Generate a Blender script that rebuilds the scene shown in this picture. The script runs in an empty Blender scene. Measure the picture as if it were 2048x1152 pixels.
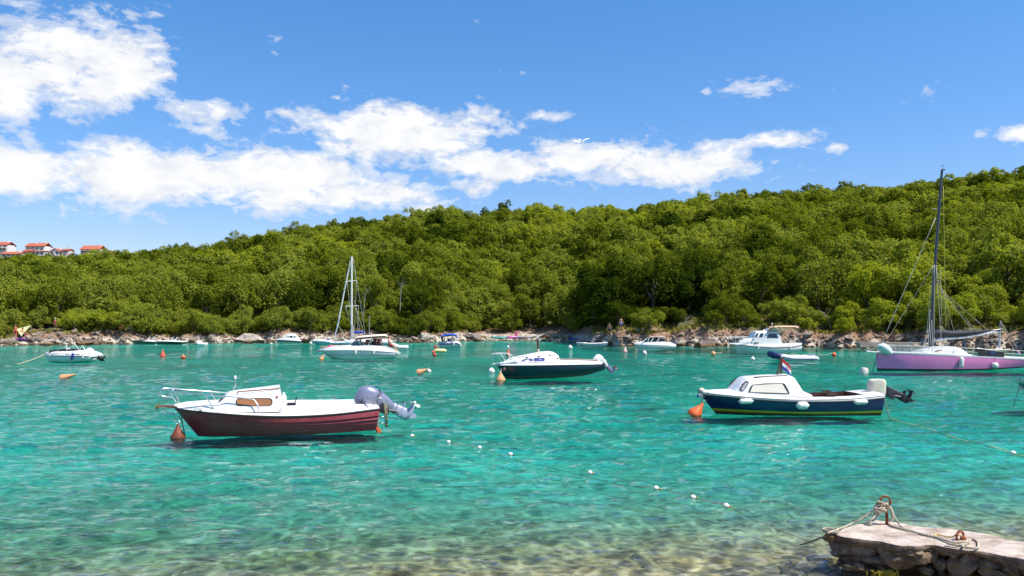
import bpy, bmesh, math, random
import numpy as np
from mathutils import Vector, Matrix, noise as mnoise

random.seed(7)
rng = np.random.default_rng(7)
sc = bpy.context.scene
COL = sc.collection
R = math.radians

# ------------------------------------------------------------------ camera
F, CX, HY, CH = 1607.0, 1024.0, 642.0, 3.0          # focal length (photo pixels), centre, horizon row, eye height
cam_d = bpy.data.cameras.new('camera')
cam_d.sensor_width = 36.0
cam_d.lens = 36.0 * F / 2048.0
cam_d.shift_y = (HY - 576.0) / 2048.0
cam_d.clip_start = 0.1
cam_d.clip_end = 6000.0
cam = bpy.data.objects.new('camera', cam_d)
cam.location = (0, 0, CH)
cam.rotation_euler = (R(90), 0, 0)
COL.objects.link(cam)
sc.camera = cam

# ------------------------------------------------------------------ light
SUN_EL, SUN_AZ = 58.0, 114.0          # azimuth measured from +Y (view direction) towards +X
sd = Vector((math.sin(R(SUN_AZ)) * math.cos(R(SUN_EL)), math.cos(R(SUN_AZ)) * math.cos(R(SUN_EL)), math.sin(R(SUN_EL))))
sun_d = bpy.data.lights.new('sun', 'SUN')
sun_d.energy = 3.8
sun_d.angle = R(0.53)
sun_d.color = (1.0, 0.955, 0.88)
sun = bpy.data.objects.new('sun', sun_d)
sun.rotation_euler = sd.to_track_quat('Z', 'Y').to_euler()
sun.location = (30, 30, 80)
COL.objects.link(sun)

sc.view_settings.view_transform = 'Standard'
sc.view_settings.look = 'None'
sc.view_settings.gamma = 1.0
sc.view_settings.exposure = 0.93
sc.view_settings.use_curve_mapping = False
sc.cycles.use_denoising = True
sc.cycles.max_bounces = 6
sc.cycles.diffuse_bounces = 3
sc.cycles.glossy_bounces = 3
sc.cycles.transmission_bounces = 2
sc.cycles.transparent_max_bounces = 8
sc.cycles.caustics_reflective = False
sc.cycles.caustics_refractive = False
sc.cycles.sample_clamp_indirect = 6.0

# ------------------------------------------------------------------ world: blue sky with fair-weather cumulus
world = bpy.data.worlds.new('World')
sc.world = world
world.use_nodes = True
nt = world.node_tree
nt.nodes.clear()

def NN(t, kind, **kw):
    n = t.nodes.new(kind)
    for k, v in kw.items():
        setattr(n, k, v)
    return n

def mth(t, op, a, b=None, c=None, clamp=False):
    n = t.nodes.new('ShaderNodeMath')
    n.operation = op
    n.use_clamp = clamp
    for i, v in enumerate((a, b, c)):
        if v is None:
            continue
        if isinstance(v, (int, float)):
            n.inputs[i].default_value = v
        else:
            t.links.new(v, n.inputs[i])
    return n.outputs[0]

def mixc(t, fac, a, b, mode='MIX'):
    n = t.nodes.new('ShaderNodeMix')
    n.data_type = 'RGBA'
    n.blend_type = mode
    n.clamp_factor = True
    for sock, v in ((n.inputs[0], fac), (n.inputs[6], a), (n.inputs[7], b)):
        if isinstance(v, (int, float)):
            sock.default_value = v
        elif isinstance(v, tuple):
            sock.default_value = v if len(v) == 4 else v + (1,)
        else:
            t.links.new(v, sock)
    return n.outputs[2]

def ramp(t, fac, stops, interp='LINEAR'):
    n = t.nodes.new('ShaderNodeValToRGB')
    n.color_ramp.interpolation = interp
    e = n.color_ramp.elements
    while len(e) < len(stops):
        e.new(0.5)
    for el, (p, c) in zip(e, stops):
        el.position = p
        if isinstance(c, (int, float)):
            c = (c, c, c)
        el.color = tuple(c) + (1,) if len(c) == 3 else c
    t.links.new(fac, n.inputs[0])
    return n.outputs[0]

def noise_tex(t, vec, scale, detail=4, rough=0.55, dist=0.0, dim='3D', lac=2.0):
    n = t.nodes.new('ShaderNodeTexNoise')
    n.noise_dimensions = dim
    n.inputs['Scale'].default_value = scale
    n.inputs['Detail'].default_value = detail
    n.inputs['Roughness'].default_value = rough
    n.inputs['Distortion'].default_value = dist
    n.inputs['Lacunarity'].default_value = lac
    if vec is not None:
        t.links.new(vec, n.inputs['Vector'])
    return n

def vscale(t, vec, s, off=(0, 0, 0)):
    n = t.nodes.new('ShaderNodeMapping')
    n.inputs['Scale'].default_value = s
    n.inputs['Location'].default_value = off
    t.links.new(vec, n.inputs['Vector'])
    return n.outputs[0]

sky = NN(nt, 'ShaderNodeTexSky', sky_type='NISHITA')
sky.sun_disc = False
sky.sun_elevation = R(SUN_EL)
sky.sun_rotation = R(SUN_AZ)
sky.altitude = 0
sky.air_density = 1.0
sky.dust_density = 0.35
sky.ozone_density = 3.6
hs = NN(nt, 'ShaderNodeHueSaturation')
hs.inputs['Saturation'].default_value = 1.28
hs.inputs['Value'].default_value = 1.0
nt.links.new(sky.outputs[0], hs.inputs['Color'])
SKY_STRENGTH = 0.110
tc = NN(nt, 'ShaderNodeTexCoord')
sep = NN(nt, 'ShaderNodeSeparateXYZ')
nt.links.new(tc.outputs['Generated'], sep.inputs[0])
sx, sy, sz = sep.outputs
az = mth(nt, 'ARCTAN2', sx, sy)                       # 0 = view direction, + to the right, radians
hor = mth(nt, 'SQRT', mth(nt, 'ADD', mth(nt, 'MULTIPLY', sx, sx), mth(nt, 'MULTIPLY', sy, sy)))
el = mth(nt, 'ARCTAN2', sz, hor)
cmb = NN(nt, 'ShaderNodeCombineXYZ')
nt.links.new(mth(nt, 'MULTIPLY', az, 1.0), cmb.inputs[0])
nt.links.new(mth(nt, 'MULTIPLY', el, 1.75), cmb.inputs[1])
skyv = cmb.outputs[0]
warp = noise_tex(nt, skyv, 7.0, 3, 0.55)
wv = NN(nt, 'ShaderNodeVectorMath', operation='SUBTRACT')
nt.links.new(warp.outputs['Color'], wv.inputs[0]); wv.inputs[1].default_value = (0.5, 0.5, 0.5)
wv2 = NN(nt, 'ShaderNodeVectorMath', operation='SCALE')
nt.links.new(wv.outputs[0], wv2.inputs[0]); wv2.inputs['Scale'].default_value = 0.05
wv3 = NN(nt, 'ShaderNodeVectorMath', operation='ADD')
nt.links.new(skyv, wv3.inputs[0]); nt.links.new(wv2.outputs[0], wv3.inputs[1])
fbm = noise_tex(nt, wv3.outputs[0], 15.0, 9, 0.60)
fine = noise_tex(nt, wv3.outputs[0], 60.0, 6, 0.62)

def sky_dir(px, py):
    u, v = (px - CX) / F, (HY - py) / F
    return math.atan(u), math.atan(v / math.sqrt(1 + u * u))

# banks of cloud: centre (photo pixels turned into a direction), half-width and half-height, strength
CLOUDS = [(165, 130, 205, 118, 1.0), (20, 150, 150, 95, .9), (405, 225, 165, 34, .57), (170, 25, 70, 16, .55), (320, 32, 55, 16, .42),
          (40, 270, 90, 22, .45), (40, 350, 150, 60, 1.0), (255, 350, 250, 82, 1.05), (420, 352, 140, 66, 1.0), (580, 356, 220, 66, 1.12),
          (800, 270, 235, 66, 1.05), (660, 382, 270, 46, 1.02), (980, 332, 175, 42, 1.02), (1180, 322, 160, 48, .98), (1350, 328, 170, 46, .98), (1500, 340, 130, 26, .68),
          (1545, 282, 95, 22, .66), (1680, 298, 36, 14, .52), (1515, 178, 82, 24, .78), (1412, 184, 16, 10, .5), (1110, 232, 78, 19, .66),
          (640, 228, 46, 18, .6), (575, 226, 34, 14, .52), (695, 222, 40, 12, .5), (672, 197, 20, 9, .5), (738, 200, 14, 7, .45), (420, 265, 70, 22, .56), (505, 240, 40, 14, .46),
          (340, 250, 34, 11, .5), (550, 253, 16, 9, .45), (1962, 266, 26, 15, .62), (2040, 268, 62, 26, .78), (270, 437, 95, 9, .45), (950, 368, 90, 30, .8),
          (0, 40, 40, 26, .55), (30, 8, 50, 12, .5), (1730, 288, 16, 8, .42), (1000, 226, 60, 12, .38),
          (-260, 260, 260, 120, .9), (-700, 330, 300, 70, .85), (2330, 250, 170, 50, .8), (2700, 180, 260, 60, .8)]
mask = None
for (px, py, wx, wy, k) in CLOUDS:
    a0, e0 = sky_dir(px, py)
    a1, _ = sky_dir(px + wx * .5, py)
    am, _ = sky_dir(px - wx * .5, py)
    wa = (a1 - am)
    we = wy / F / (1 + ((px - CX) / F) ** 2) ** .5
    da = mth(nt, 'MULTIPLY', mth(nt, 'SUBTRACT', az, a0), 1 / wa)
    de = mth(nt, 'MULTIPLY', mth(nt, 'SUBTRACT', el, e0), 1 / we)
    d2 = mth(nt, 'ADD', mth(nt, 'MULTIPLY', da, da), mth(nt, 'MULTIPLY', de, de))
    g = mth(nt, 'MULTIPLY', mth(nt, 'POWER', 2.718, mth(nt, 'MULTIPLY', d2, -0.95)), k)
    mask = g if mask is None else mth(nt, 'SMOOTH_MAX', mask, g, 0.12)
# the rest of the sky, outside the view: scattered cumulus of the same kind, thinning overhead
gen = noise_tex(nt, tc.outputs['Generated'], 2.6, 2, 0.5)
away = mth(nt, 'SUBTRACT', mth(nt, 'ABSOLUTE', az), 0.95)
away = mth(nt, 'MULTIPLY', away, 3.0, clamp=True)
gen_m = mth(nt, 'MULTIPLY', mth(nt, 'MULTIPLY', mth(nt, 'SUBTRACT', gen.outputs[0], 0.42), 4.0, clamp=True), 0.9)
lowband = mth(nt, 'SUBTRACT', 1.0, mth(nt, 'MULTIPLY', mth(nt, 'ABSOLUTE', mth(nt, 'SUBTRACT', el, 0.3)), 2.2), clamp=True)
gen_m = mth(nt, 'MULTIPLY', mth(nt, 'MULTIPLY', gen_m, away), lowband)
mask = mth(nt, 'MAXIMUM', mask, gen_m)
dens = mth(nt, 'ADD', mth(nt, 'MULTIPLY', mth(nt, 'SUBTRACT', mask, 0.53), 1.2),
           mth(nt, 'ADD', mth(nt, 'MULTIPLY', mth(nt, 'SUBTRACT', fbm.outputs[0], 0.5), 2.15), mth(nt, 'MULTIPLY', mth(nt, 'SUBTRACT', fine.outputs[0], 0.5), 0.5)))
cov = mth(nt, 'MULTIPLY', mth(nt, 'ADD', dens, 0.20), 1.75, clamp=True)
cov = ramp(nt, cov, [(0, 0), (.5, .55), (1, 1)], 'EASE')
# slightly grey-blue bellies, white sunlit billows
shade_n = noise_tex(nt, wv3.outputs[0], 26.0, 6, 0.55)
thick = mth(nt, 'MULTIPLY', mth(nt, 'ADD', dens, 0.25), 0.9, clamp=True)
sh = mth(nt, 'ADD', mth(nt, 'MULTIPLY', shade_n.outputs[0], 0.9), mth(nt, 'MULTIPLY', thick, 0.35))
ccol = ramp(nt, sh, [(0.36, (.62, .66, .73)), (0.60, (.76, .78, .82)), (0.78, (.87, .875, .885)), (.98, (1.02, 1.01, 1.0))])
bg_sky = NN(nt, 'ShaderNodeBackground')
# hazy summer air: the low sky is duller than the clear-air model gives
hz = mth(nt, 'POWER', 2.718, mth(nt, 'MULTIPLY', mth(nt, 'MAXIMUM', el, 0.0), -3.5))
skyc = mixc(nt, hz, hs.outputs[0], (.66, .54, .66), 'MULTIPLY')
nt.links.new(skyc, bg_sky.inputs[0])
bg_sky.inputs[1].default_value = SKY_STRENGTH
bg_c = NN(nt, 'ShaderNodeBackground')
nt.links.new(ccol, bg_c.inputs[0])
bg_c.inputs[1].default_value = 0.62
mixw = NN(nt, 'ShaderNodeMixShader')
nt.links.new(cov, mixw.inputs[0]); nt.links.new(bg_sky.outputs[0], mixw.inputs[1]); nt.links.new(bg_c.outputs[0], mixw.inputs[2])
outw = NN(nt, 'ShaderNodeOutputWorld')
nt.links.new(mixw.outputs[0], outw.inputs[0])
world.cycles.sampling_method = 'MANUAL'
world.cycles.sample_map_resolution = 512

# ------------------------------------------------------------------ helpers
MATS = {}

def material(name, color, rough=0.5, metal=0.0, vary=0.0, vscale_=6.0, bump=0.0, bscale=30.0, spec=0.5, dark=None, coat=0.0):
    """Principled material; 'vary' mixes in a second tone by noise (wear, weathering)."""
    if name in MATS:
        return MATS[name]
    m = bpy.data.materials.new(name)
    m.use_nodes = True
    t = m.node_tree
    p = t.nodes['Principled BSDF']
    p.inputs['Base Color'].default_value = tuple(color) + (1,)
    p.inputs['Roughness'].default_value = rough
    p.inputs['Metallic'].default_value = metal
    p.inputs['Specular IOR Level'].default_value = spec
    p.inputs['Coat Weight'].default_value = coat
    p.inputs['Coat Roughness'].default_value = 0.08
    if vary or bump:
        tcn = t.nodes.new('ShaderNodeTexCoord')
        o = tcn.outputs['Object']
        if vary:
            n = noise_tex(t, o, vscale_, 5, 0.65)
            f = ramp(t, n.outputs[0], [(.38, 0), (.68, 1)])
            d = dark or tuple(c * (1 - vary) for c in color)
            t.links.new(mixc(t, f, tuple(color), tuple(d)), p.inputs['Base Color'])
            t.links.new(mth(t, 'ADD', mth(t, 'MULTIPLY', f, .18), rough, clamp=True), p.inputs['Roughness'])
        if bump:
            n2 = noise_tex(t, o, bscale, 5, 0.6)
            b = t.nodes.new('ShaderNodeBump')
            b.inputs['Strength'].default_value = bump
            b.inputs['Distance'].default_value = 0.02
            t.links.new(n2.outputs[0], b.inputs['Height'])
            t.links.new(b.outputs[0], p.inputs['Normal'])
    MATS[name] = m
    return m

def tag(o, label=None, cat=None, group=None, kind=None):
    if label: o['label'] = label
    if cat: o['category'] = cat
    if group: o['group'] = group
    if kind: o['kind'] = kind
    return o

def link(o, parent=None):
    COL.objects.link(o)
    if parent is not None:
        o.parent = parent
    return o

def empty(name, loc=(0, 0, 0), rz=0.0, label=None, cat=None, group=None, kind=None):
    o = bpy.data.objects.new(name, None)
    o.empty_display_size = 0.3
    o.location = loc
    o.rotation_euler = (0, 0, rz)
    link(o)
    return tag(o, label, cat, group, kind)

def copy_tree(o, parent=None):
    c = o.copy()
    COL.objects.link(c)
    if parent is not None:
        c.parent = parent
    for ch in list(o.children):
        copy_tree(ch, c)
    return c

class MB:
    """Collects vertices and faces, builds them as one mesh object."""
    def __init__(s):
        s.v, s.f = [], []

    def add(s, vs, fs):
        n = len(s.v)
        s.v += [tuple(map(float, p)) for p in vs]
        s.f += [tuple(i + n for i in f) for f in fs]
        return s

    def grid(s, rows, close_u=False, close_v=False, flip=False):
        n, m = len(rows), len(rows[0])
        vs = [p for r in rows for p in r]
        fs = []
        for i in range(n if close_v else n - 1):
            for j in range(m if close_u else m - 1):
                a, b = i * m + j, i * m + (j + 1) % m
                c, d = ((i + 1) % n) * m + (j + 1) % m, ((i + 1) % n) * m + j
                fs.append((a, b, c, d))
        return s.add(vs, fs)

    def loft(s, rings, caps=True):
        """closed rings of equal length"""
        n, m = len(rings), len(rings[0])
        vs = [p for r in rings for p in r]
        fs = []
        for i in range(n - 1):
            for j in range(m):
                fs.append((i * m + j, i * m + (j + 1) % m, (i + 1) * m + (j + 1) % m, (i + 1) * m + j))
        if caps:
            fs.append(tuple(range(m)))
            fs.append(tuple((n - 1) * m + j for j in range(m))[::-1])
        return s.add(vs, fs)

    def box(s, c, size, rot=None, taper=1.0):
        hx, hy, hz = size[0] / 2, size[1] / 2, size[2] / 2
        vs = [Vector((x * hx * (taper if z > 0 else 1), y * hy * (taper if z > 0 else 1), z * hz)) for x in (-1, 1) for y in (-1, 1) for z in (-1, 1)]
        if rot is not None:
            vs = [rot @ v for v in vs]
        vs = [v + Vector(c) for v in vs]
        return s.add(vs, [(0, 1, 3, 2), (4, 6, 7, 5), (0, 4, 5, 1), (2, 3, 7, 6), (0, 2, 6, 4), (1, 5, 7, 3)])

    def tube(s, pts, r, n=8, caps=True):
        """polyline tube; r is a number or one radius per point"""
        P = [Vector(p) for p in pts]
        rs = [r] * len(P) if isinstance(r, (int, float)) else list(r)
        rings, ref = [], None
        for i, p in enumerate(P):
            t = (P[min(i + 1, len(P) - 1)] - P[max(i - 1, 0)])
            if t.length < 1e-9:
                t = Vector((0, 0, 1))
            t.normalize()
            if ref is None:
                ref = t.orthogonal().normalized()
            a = (ref - t * ref.dot(t))
            a = a.normalized() if a.length > 1e-6 else t.orthogonal().normalized()
            ref = a
            b = t.cross(a)
            rings.append([p + (a * math.cos(k * 2 * math.pi / n) + b * math.sin(k * 2 * math.pi / n)) * rs[i] for k in range(n)])
        return s.loft(rings, caps)

    def lathe(s, prof, origin=(0, 0, 0), n=16, axis=None):
        """prof: (radius, height) from one end to the other"""
        M = axis.to_track_quat('Z', 'Y').to_matrix() if axis is not None else Matrix.Identity(3)
        rings = [[Vector(origin) + M @ Vector((r * math.cos(k * 2 * math.pi / n), r * math.sin(k * 2 * math.pi / n), z)) for k in range(n)] for r, z in prof]
        return s.loft(rings)

    def ball(s, c, r, n=12, m=8, squash=(1, 1, 1)):
        rings = []
        for i in range(m + 1):
            a = math.pi * i / m
            rr = max(math.sin(a), 1e-3)
            rings.append([(c[0] + squash[0] * r * rr * math.cos(k * 2 * math.pi / n), c[1] + squash[1] * r * rr * math.sin(k * 2 * math.pi / n), c[2] - squash[2] * r * math.cos(a)) for k in range(n)])
        return s.loft(rings)

    def prism(s, a, b):
        """solid between two polygons of equal length"""
        n = len(a)
        return s.add(list(a) + list(b), [tuple(range(n))[::-1], tuple(range(n, 2 * n))] + [(i, (i + 1) % n, n + (i + 1) % n, n + i) for i in range(n)])

    def rope(s, pts, r, pitch=None, strands=3, n=5):
        """laid rope: helical strands round a smooth path"""
        P = smooth_path(pts, max(2, int(path_len(pts) / (r * 1.1) / max(1, len(pts) - 1))))
        pitch = pitch or r * 7
        L = 0.0
        lines = [[] for _ in range(strands)]
        ref = None
        for i, p in enumerate(P):
            if i: L += (p - P[i - 1]).length
            t = (P[min(i + 1, len(P) - 1)] - P[max(i - 1, 0)]).normalized()
            if ref is None: ref = t.orthogonal().normalized()
            a = (ref - t * ref.dot(t)).normalized(); ref = a
            b = t.cross(a)
            for k in range(strands):
                w = 2 * math.pi * (L / pitch + k / strands)
                lines[k].append(p + (a * math.cos(w) + b * math.sin(w)) * r * 0.5)
        for l in lines:
            s.tube(l, r * 0.56, n)
        return s

    def mesh(s, name, mats, smooth=None, recalc=True):
        me = bpy.data.meshes.new(name)
        me.from_pydata(s.v, [], s.f)
        if recalc:
            bm = bmesh.new(); bm.from_mesh(me)
            bmesh.ops.recalc_face_normals(bm, faces=bm.faces)
            bm.to_mesh(me); bm.free()
        for m in (mats if isinstance(mats, (list, tuple)) else [mats]):
            me.materials.append(m)
        if smooth is not None:
            me.shade_smooth() if smooth >= 180 else me.shade_smooth()
            if smooth < 180:
                me.set_sharp_from_angle(angle=R(smooth))
        return me

    def build(s, name, mats, parent=None, smooth=40, recalc=True, loc=None):
        o = bpy.data.objects.new(name, s.mesh(name, mats, smooth, recalc))
        if loc is not None: o.location = loc
        return link(o, parent)

def path_len(pts):
    P = [Vector(p) for p in pts]
    return sum((P[i + 1] - P[i]).length for i in range(len(P) - 1))

def smooth_path(pts, k=6):
    """Catmull-Rom through the points"""
    P = [Vector(p) for p in pts]
    if len(P) < 3:
        return [P[0].lerp(P[-1], i / k) for i in range(k + 1)]
    Q = [P[0] * 2 - P[1]] + P + [P[-1] * 2 - P[-2]]
    out = []
    for i in range(1, len(Q) - 2):
        p0, p1, p2, p3 = Q[i - 1:i + 3]
        for j in range(k):
            t = j / k
            out.append(0.5 * ((2 * p1) + (p2 - p0) * t + (2 * p0 - 5 * p1 + 4 * p2 - p3) * t * t + (3 * p1 - p0 - 3 * p2 + p3) * t ** 3))
    out.append(P[-1])
    return out

def sag(a, b, drop, n=14):
    a, b = Vector(a), Vector(b)
    return [a.lerp(b, i / n) - Vector((0, 0, drop * 4 * (i / n) * (1 - i / n))) for i in range(n + 1)]

def at(px, py, Y):
    """the point of the place that stands Y metres ahead in the direction of a photo pixel"""
    return Vector(((px - CX) * Y / F, Y, CH + (HY - py) * Y / F))

def on_water(px, py):
    Y = CH * F / (py - HY)
    return Vector(((px - CX) * Y / F, Y, 0.0))
# ------------------------------------------------------------------ terrain functions (u = X / Y, the bearing from the viewpoint)
SHORE = [(-1.6, 70), (-0.9, 92), (-0.64, 100), (-0.42, 112), (-0.30, 116), (-0.2, 118), (-0.10, 119), (-0.04, 127), (0.03, 127), (0.075, 122),
         (0.105, 110), (0.13, 101), (0.2, 100), (0.33, 97), (0.42, 92), (0.53, 88), (0.64, 84), (0.9, 76), (1.6, 60)]
su, sY = zip(*SHORE)
RIDGE = [(-1.6, 380, 520), (-0.9, 355, 514), (-0.64, 350, 521), (-0.55, 345, 519), (-0.48, 335, 514), (-0.40, 320, 501), (-0.33, 310, 484), (-0.26, 300, 463), (-0.2, 290, 444), (-0.1, 285, 421),
         (-0.015, 280, 423), (0.02, 280, 413), (0.08, 275, 416), (0.17, 270, 418), (0.235, 265, 400), (0.3, 260, 393), (0.42, 255, 380), (0.48, 250, 373), (0.545, 245, 360), (0.6, 240, 347), (0.66, 238, 343), (0.9, 230, 320), (1.6, 210, 320)]
ru, rY, rp = zip(*RIDGE)

def shoreY(u):
    w = 0.9 * np.sin(u * 71) + 0.6 * np.sin(u * 163 + 1) + 0.35 * np.sin(u * 347 + 2)
    return np.interp(u, su, sY) + w * np.clip((np.abs(u - 0.01) - .05) * 30, .1, 1)

def ridge(u):
    Y = np.interp(u, ru, rY)
    return Y, CH + (HY - np.interp(u, ru, rp)) / F * Y - 6.2     # crest of the ground, a tree lower than the skyline

def bank(u):
    """height of the low rocky bank above the water; nothing at the pebble beach"""
    b = 1.2 + 0.35 * np.sin(u * 23 + 1) + 0.25 * np.sin(u * 61)
    b = b + .75 * np.clip((u - .11) * 18, 0, 1)      # earthy bank on the right
    return np.where((u > -0.055) & (u < 0.10), 0.25, b)

def ground(u, Y):
    s = shoreY(u); rYv, H = ridge(u); b = bank(u)
    d = Y - s
    beach = (u > -0.055) & (u < 0.10)
    z = np.interp(d, [-6, -1.2, 0.0], [-0.9, -0.35, -0.02])
    z = np.where(d > 0, b * np.clip(d / np.where(beach, 6, 2.2), 0, 1) ** .8, z)
    t = np.clip((d - 5) / (rYv - s - 5), 0, 1)
    hill = (H - b) * (t ** 0.93)
    und = 1.5 * np.sin(u * 19 + Y * .06) * np.sin(Y * .045 + u * 8) * np.clip(t * 5, 0, 1) * np.clip((1 - t) * 6, 0, 1)
    z = z + hill + und
    back = np.clip((Y - rYv) / 260.0, 0, 1)
    z = z - back * (H * 0.75)
    return z

# ------------------------------------------------------------------ ground of the far shore
us = np.concatenate([np.linspace(-1.6, -0.75, 30), np.linspace(-0.74, 0.74, 420), np.linspace(0.75, 1.6, 30)])
ds = np.concatenate([[-6, -3, -1.2, -.5], np.linspace(0, 8, 17), np.linspace(9, 40, 16), np.linspace(45, 300, 36), np.linspace(320, 620, 10)])
U, D = np.meshgrid(us, ds)
Yg = shoreY(U) + D
Zg = ground(U, Yg)
rough = np.array([[mnoise.noise(Vector((u * 160, y * .8, 0))) for u, y in zip(ur, yr)] for ur, yr in zip(U[:24], Yg[:24])])
Zg[:24] += rough * np.clip((D[:24] + 0.2) * 0.25, 0, 0.35)
b_ = MB()
b_.grid(np.stack([U * Yg, Yg, Zg], -1).tolist())
gm = material('hillside_earth', (.1, .09, .04), 0.95)
t = gm.node_tree; p = t.nodes['Principled BSDF']
geo = t.nodes.new('ShaderNodeNewGeometry')
sp = t.nodes.new('ShaderNodeSeparateXYZ'); t.links.new(geo.outputs['Position'], sp.inputs[0])
n1 = noise_tex(t, geo.outputs['Position'], 0.35, 6, .6)
n2 = noise_tex(t, geo.outputs['Position'], 2.2, 5, .65)
zz = mth(t, 'ADD', sp.outputs[2], mth(t, 'MULTIPLY', mth(t, 'SUBTRACT', n1.outputs[0], .5), 2.6))
grass = mixc(t, ramp(t, n2.outputs[0], [(.3, 0), (.7, 1)]), (.055, .062, .014), (.125, .115, .03))
earth = mixc(t, ramp(t, n2.outputs[0], [(.35, 0), (.65, 1)]), (.13, .06, .03), (.32, .20, .13))
stone_c = mixc(t, ramp(t, n2.outputs[0], [(.3, 0), (.6, 1)]), (.24, .2, .15), (.5, .45, .37))
c = mixc(t, ramp(t, zz, [(0, 0), (.55, 0.0)]), stone_c, earth)
f1 = mth(t, 'MULTIPLY', mth(t, 'SUBTRACT', zz, 0.55), 1.6, clamp=True)
f2 = mth(t, 'MULTIPLY', mth(t, 'SUBTRACT', zz, 1.7), 1.8, clamp=True)
c = mixc(t, f2, mixc(t, f1, stone_c, earth), grass)
t.links.new(c, p.inputs['Base Color'])
bp_ = t.nodes.new('ShaderNodeBump'); bp_.inputs['Strength'].default_value = .8; bp_.inputs['Distance'].default_value = .25
t.links.new(n2.outputs[0], bp_.inputs['Height']); t.links.new(bp_.outputs[0], p.inputs['Normal'])
hillside = b_.build('hillside', gm, smooth=60, recalc=False)
tag(hillside, kind='structure')

# a farther rise on which the houses stand
fu = np.linspace(-1.3, -0.34, 60); fY = np.linspace(440, 900, 26)
U2, Y2 = np.meshgrid(fu, fY)
crest = np.interp(fu, [-1.3, -.64, -.56, -.5, -.44, -.38, -.34], [41, 44, 43.5, 42, 39, 24, 5])[None, :]
Z2 = crest * np.clip((Y2 - 430) / 90, 0, 1) ** .7 - np.clip(Y2 - 560, 0, 400) * .05
MB().grid(np.stack([U2 * Y2, Y2, Z2], -1).tolist()).build('distant_hill', gm, smooth=60, recalc=False)['kind'] = 'structure'

# ------------------------------------------------------------------ sea floor and water
def optical(X, Y):
    """how deep (in colour) the water is: clear at the near edge, turquoise in the bay, shallow again by the far rocks"""
    s = shoreY(X / np.maximum(Y, 1))
    near = np.interp(Y - 0.27 * X * np.clip((17 - Y) / 6, 0, 1), [6, 9, 10.2, 11.3, 12.6, 14.5, 19, 26, 40, 60], [.0, .06, .16, .42, .85, 1.25, 1.9, 2.5, 3.0, 3.3])
    far = np.interp(s - Y, [-2, 0, 2.5, 7, 16, 30], [.05, .1, .7, 1.7, 2.7, 3.6])
    return np.minimum(near, far)

bed_m = material('sea_floor', (.5, .45, .35), 0.9)
t = bed_m.node_tree; p = t.nodes['Principled BSDF']
geo = t.nodes.new('ShaderNodeNewGeometry')
pos = geo.outputs['Position']
sp = t.nodes.new('ShaderNodeSeparateXYZ'); t.links.new(pos, sp.inputs[0])
big = noise_tex(t, vscale(t, pos, (.16, .10, 0)), 1.0, 5, .6)
mid = noise_tex(t, vscale(t, pos, (1, .8, 0)), 1.1, 5, .62)
peb = NN(t, 'ShaderNodeTexVoronoi'); peb.inputs['Scale'].default_value = 6.5
t.links.new(pos, peb.inputs['Vector'])
pebc = ramp(t, peb.outputs['Color'], [(0, (.17, .12, .04)), (.35, (.44, .34, .14)), (.7, (.60, .49, .25)), (1, (.74, .65, .42))])
peb_d = ramp(t, peb.outputs['Distance'], [(.0, 1.0), (.55, .75), (.8, .35)])
pebc = mixc(t, 1.0, pebc, peb_d, 'MULTIPLY')
mud = ramp(t, mid.outputs[0], [(.38, (.09, .065, .02)), (.5, (.36, .28, .11)), (.60, (.56, .46, .25))])
nearc = mixc(t, .5, pebc, mud)
sand = mixc(t, ramp(t, big.outputs[0], [(.36, 0), (.6, 1)]), (.48, .47, .36), (.80, .79, .68))
ff = mth(t, 'MULTIPLY', mth(t, 'SUBTRACT', sp.outputs[1], 11.5), .14, clamp=True)
bedc = mixc(t, ff, nearc, sand)
# eel-grass beds: dark olive patches near the right-hand rocks and here and there in the bay
wn = noise_tex(t, vscale(t, pos, (.07, .05, 0)), 1.0, 5, .55)
wx = mth(t, 'MULTIPLY', mth(t, 'SUBTRACT', sp.outputs[0], 2.0), .10, clamp=True)
wy = mth(t, 'MULTIPLY', mth(t, 'SUBTRACT', sp.outputs[1], 66.0), .04, clamp=True)
wthr = mth(t, 'SUBTRACT', .64, mth(t, 'MULTIPLY', mth(t, 'MULTIPLY', wx, wy), .26))
weed = mth(t, 'MULTIPLY', mth(t, 'SUBTRACT', wn.outputs[0], wthr), 14, clamp=True)
bedc = mixc(t, mth(t, 'MULTIPLY', weed, .8), bedc, (.10, .085, .02))
t.links.new(bedc, p.inputs['Base Color'])
bb = MB()
ys = np.concatenate([[-6, 0, 4, 6, 7], np.linspace(7.5, 16, 60), np.linspace(17, 60, 40), np.linspace(64, 140, 30)])
rows = []
for y in ys:
    xs = np.linspace(-1.3, 1.3, 150) * max(y, 8)
    zb = [-.28 - .05 * mnoise.noise(Vector((x * .5, y * .5, 0))) - .035 * mnoise.noise(Vector((x * 2.3, y * 2.3, 4))) + (.06 if y < 9 else .06 * max(0, 1 - (y - 9) / 4)) for x in xs]
    rows.append([(x, y, z) for x, z in zip(xs, zb)])
bed = bb.grid(rows).build('sea_floor', bed_m, smooth=180, recalc=False)
tag(bed, kind='structure')

wm = bpy.data.materials.new('sea_water'); wm.use_nodes = True
t = wm.node_tree; t.nodes.clear()
at_n = NN(t, 'ShaderNodeAttribute', attribute_name='depth')
dep = at_n.outputs['Fac']
geo = NN(t, 'ShaderNodeNewGeometry'); pos = geo.outputs['Position']
def powc(base):
    return mth(t, 'POWER', base, dep)
cc = NN(t, 'ShaderNodeCombineColor')
for i, b in enumerate((0.40, 0.866, 0.822)):
    t.links.new(powc(b), cc.inputs[i])
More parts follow.
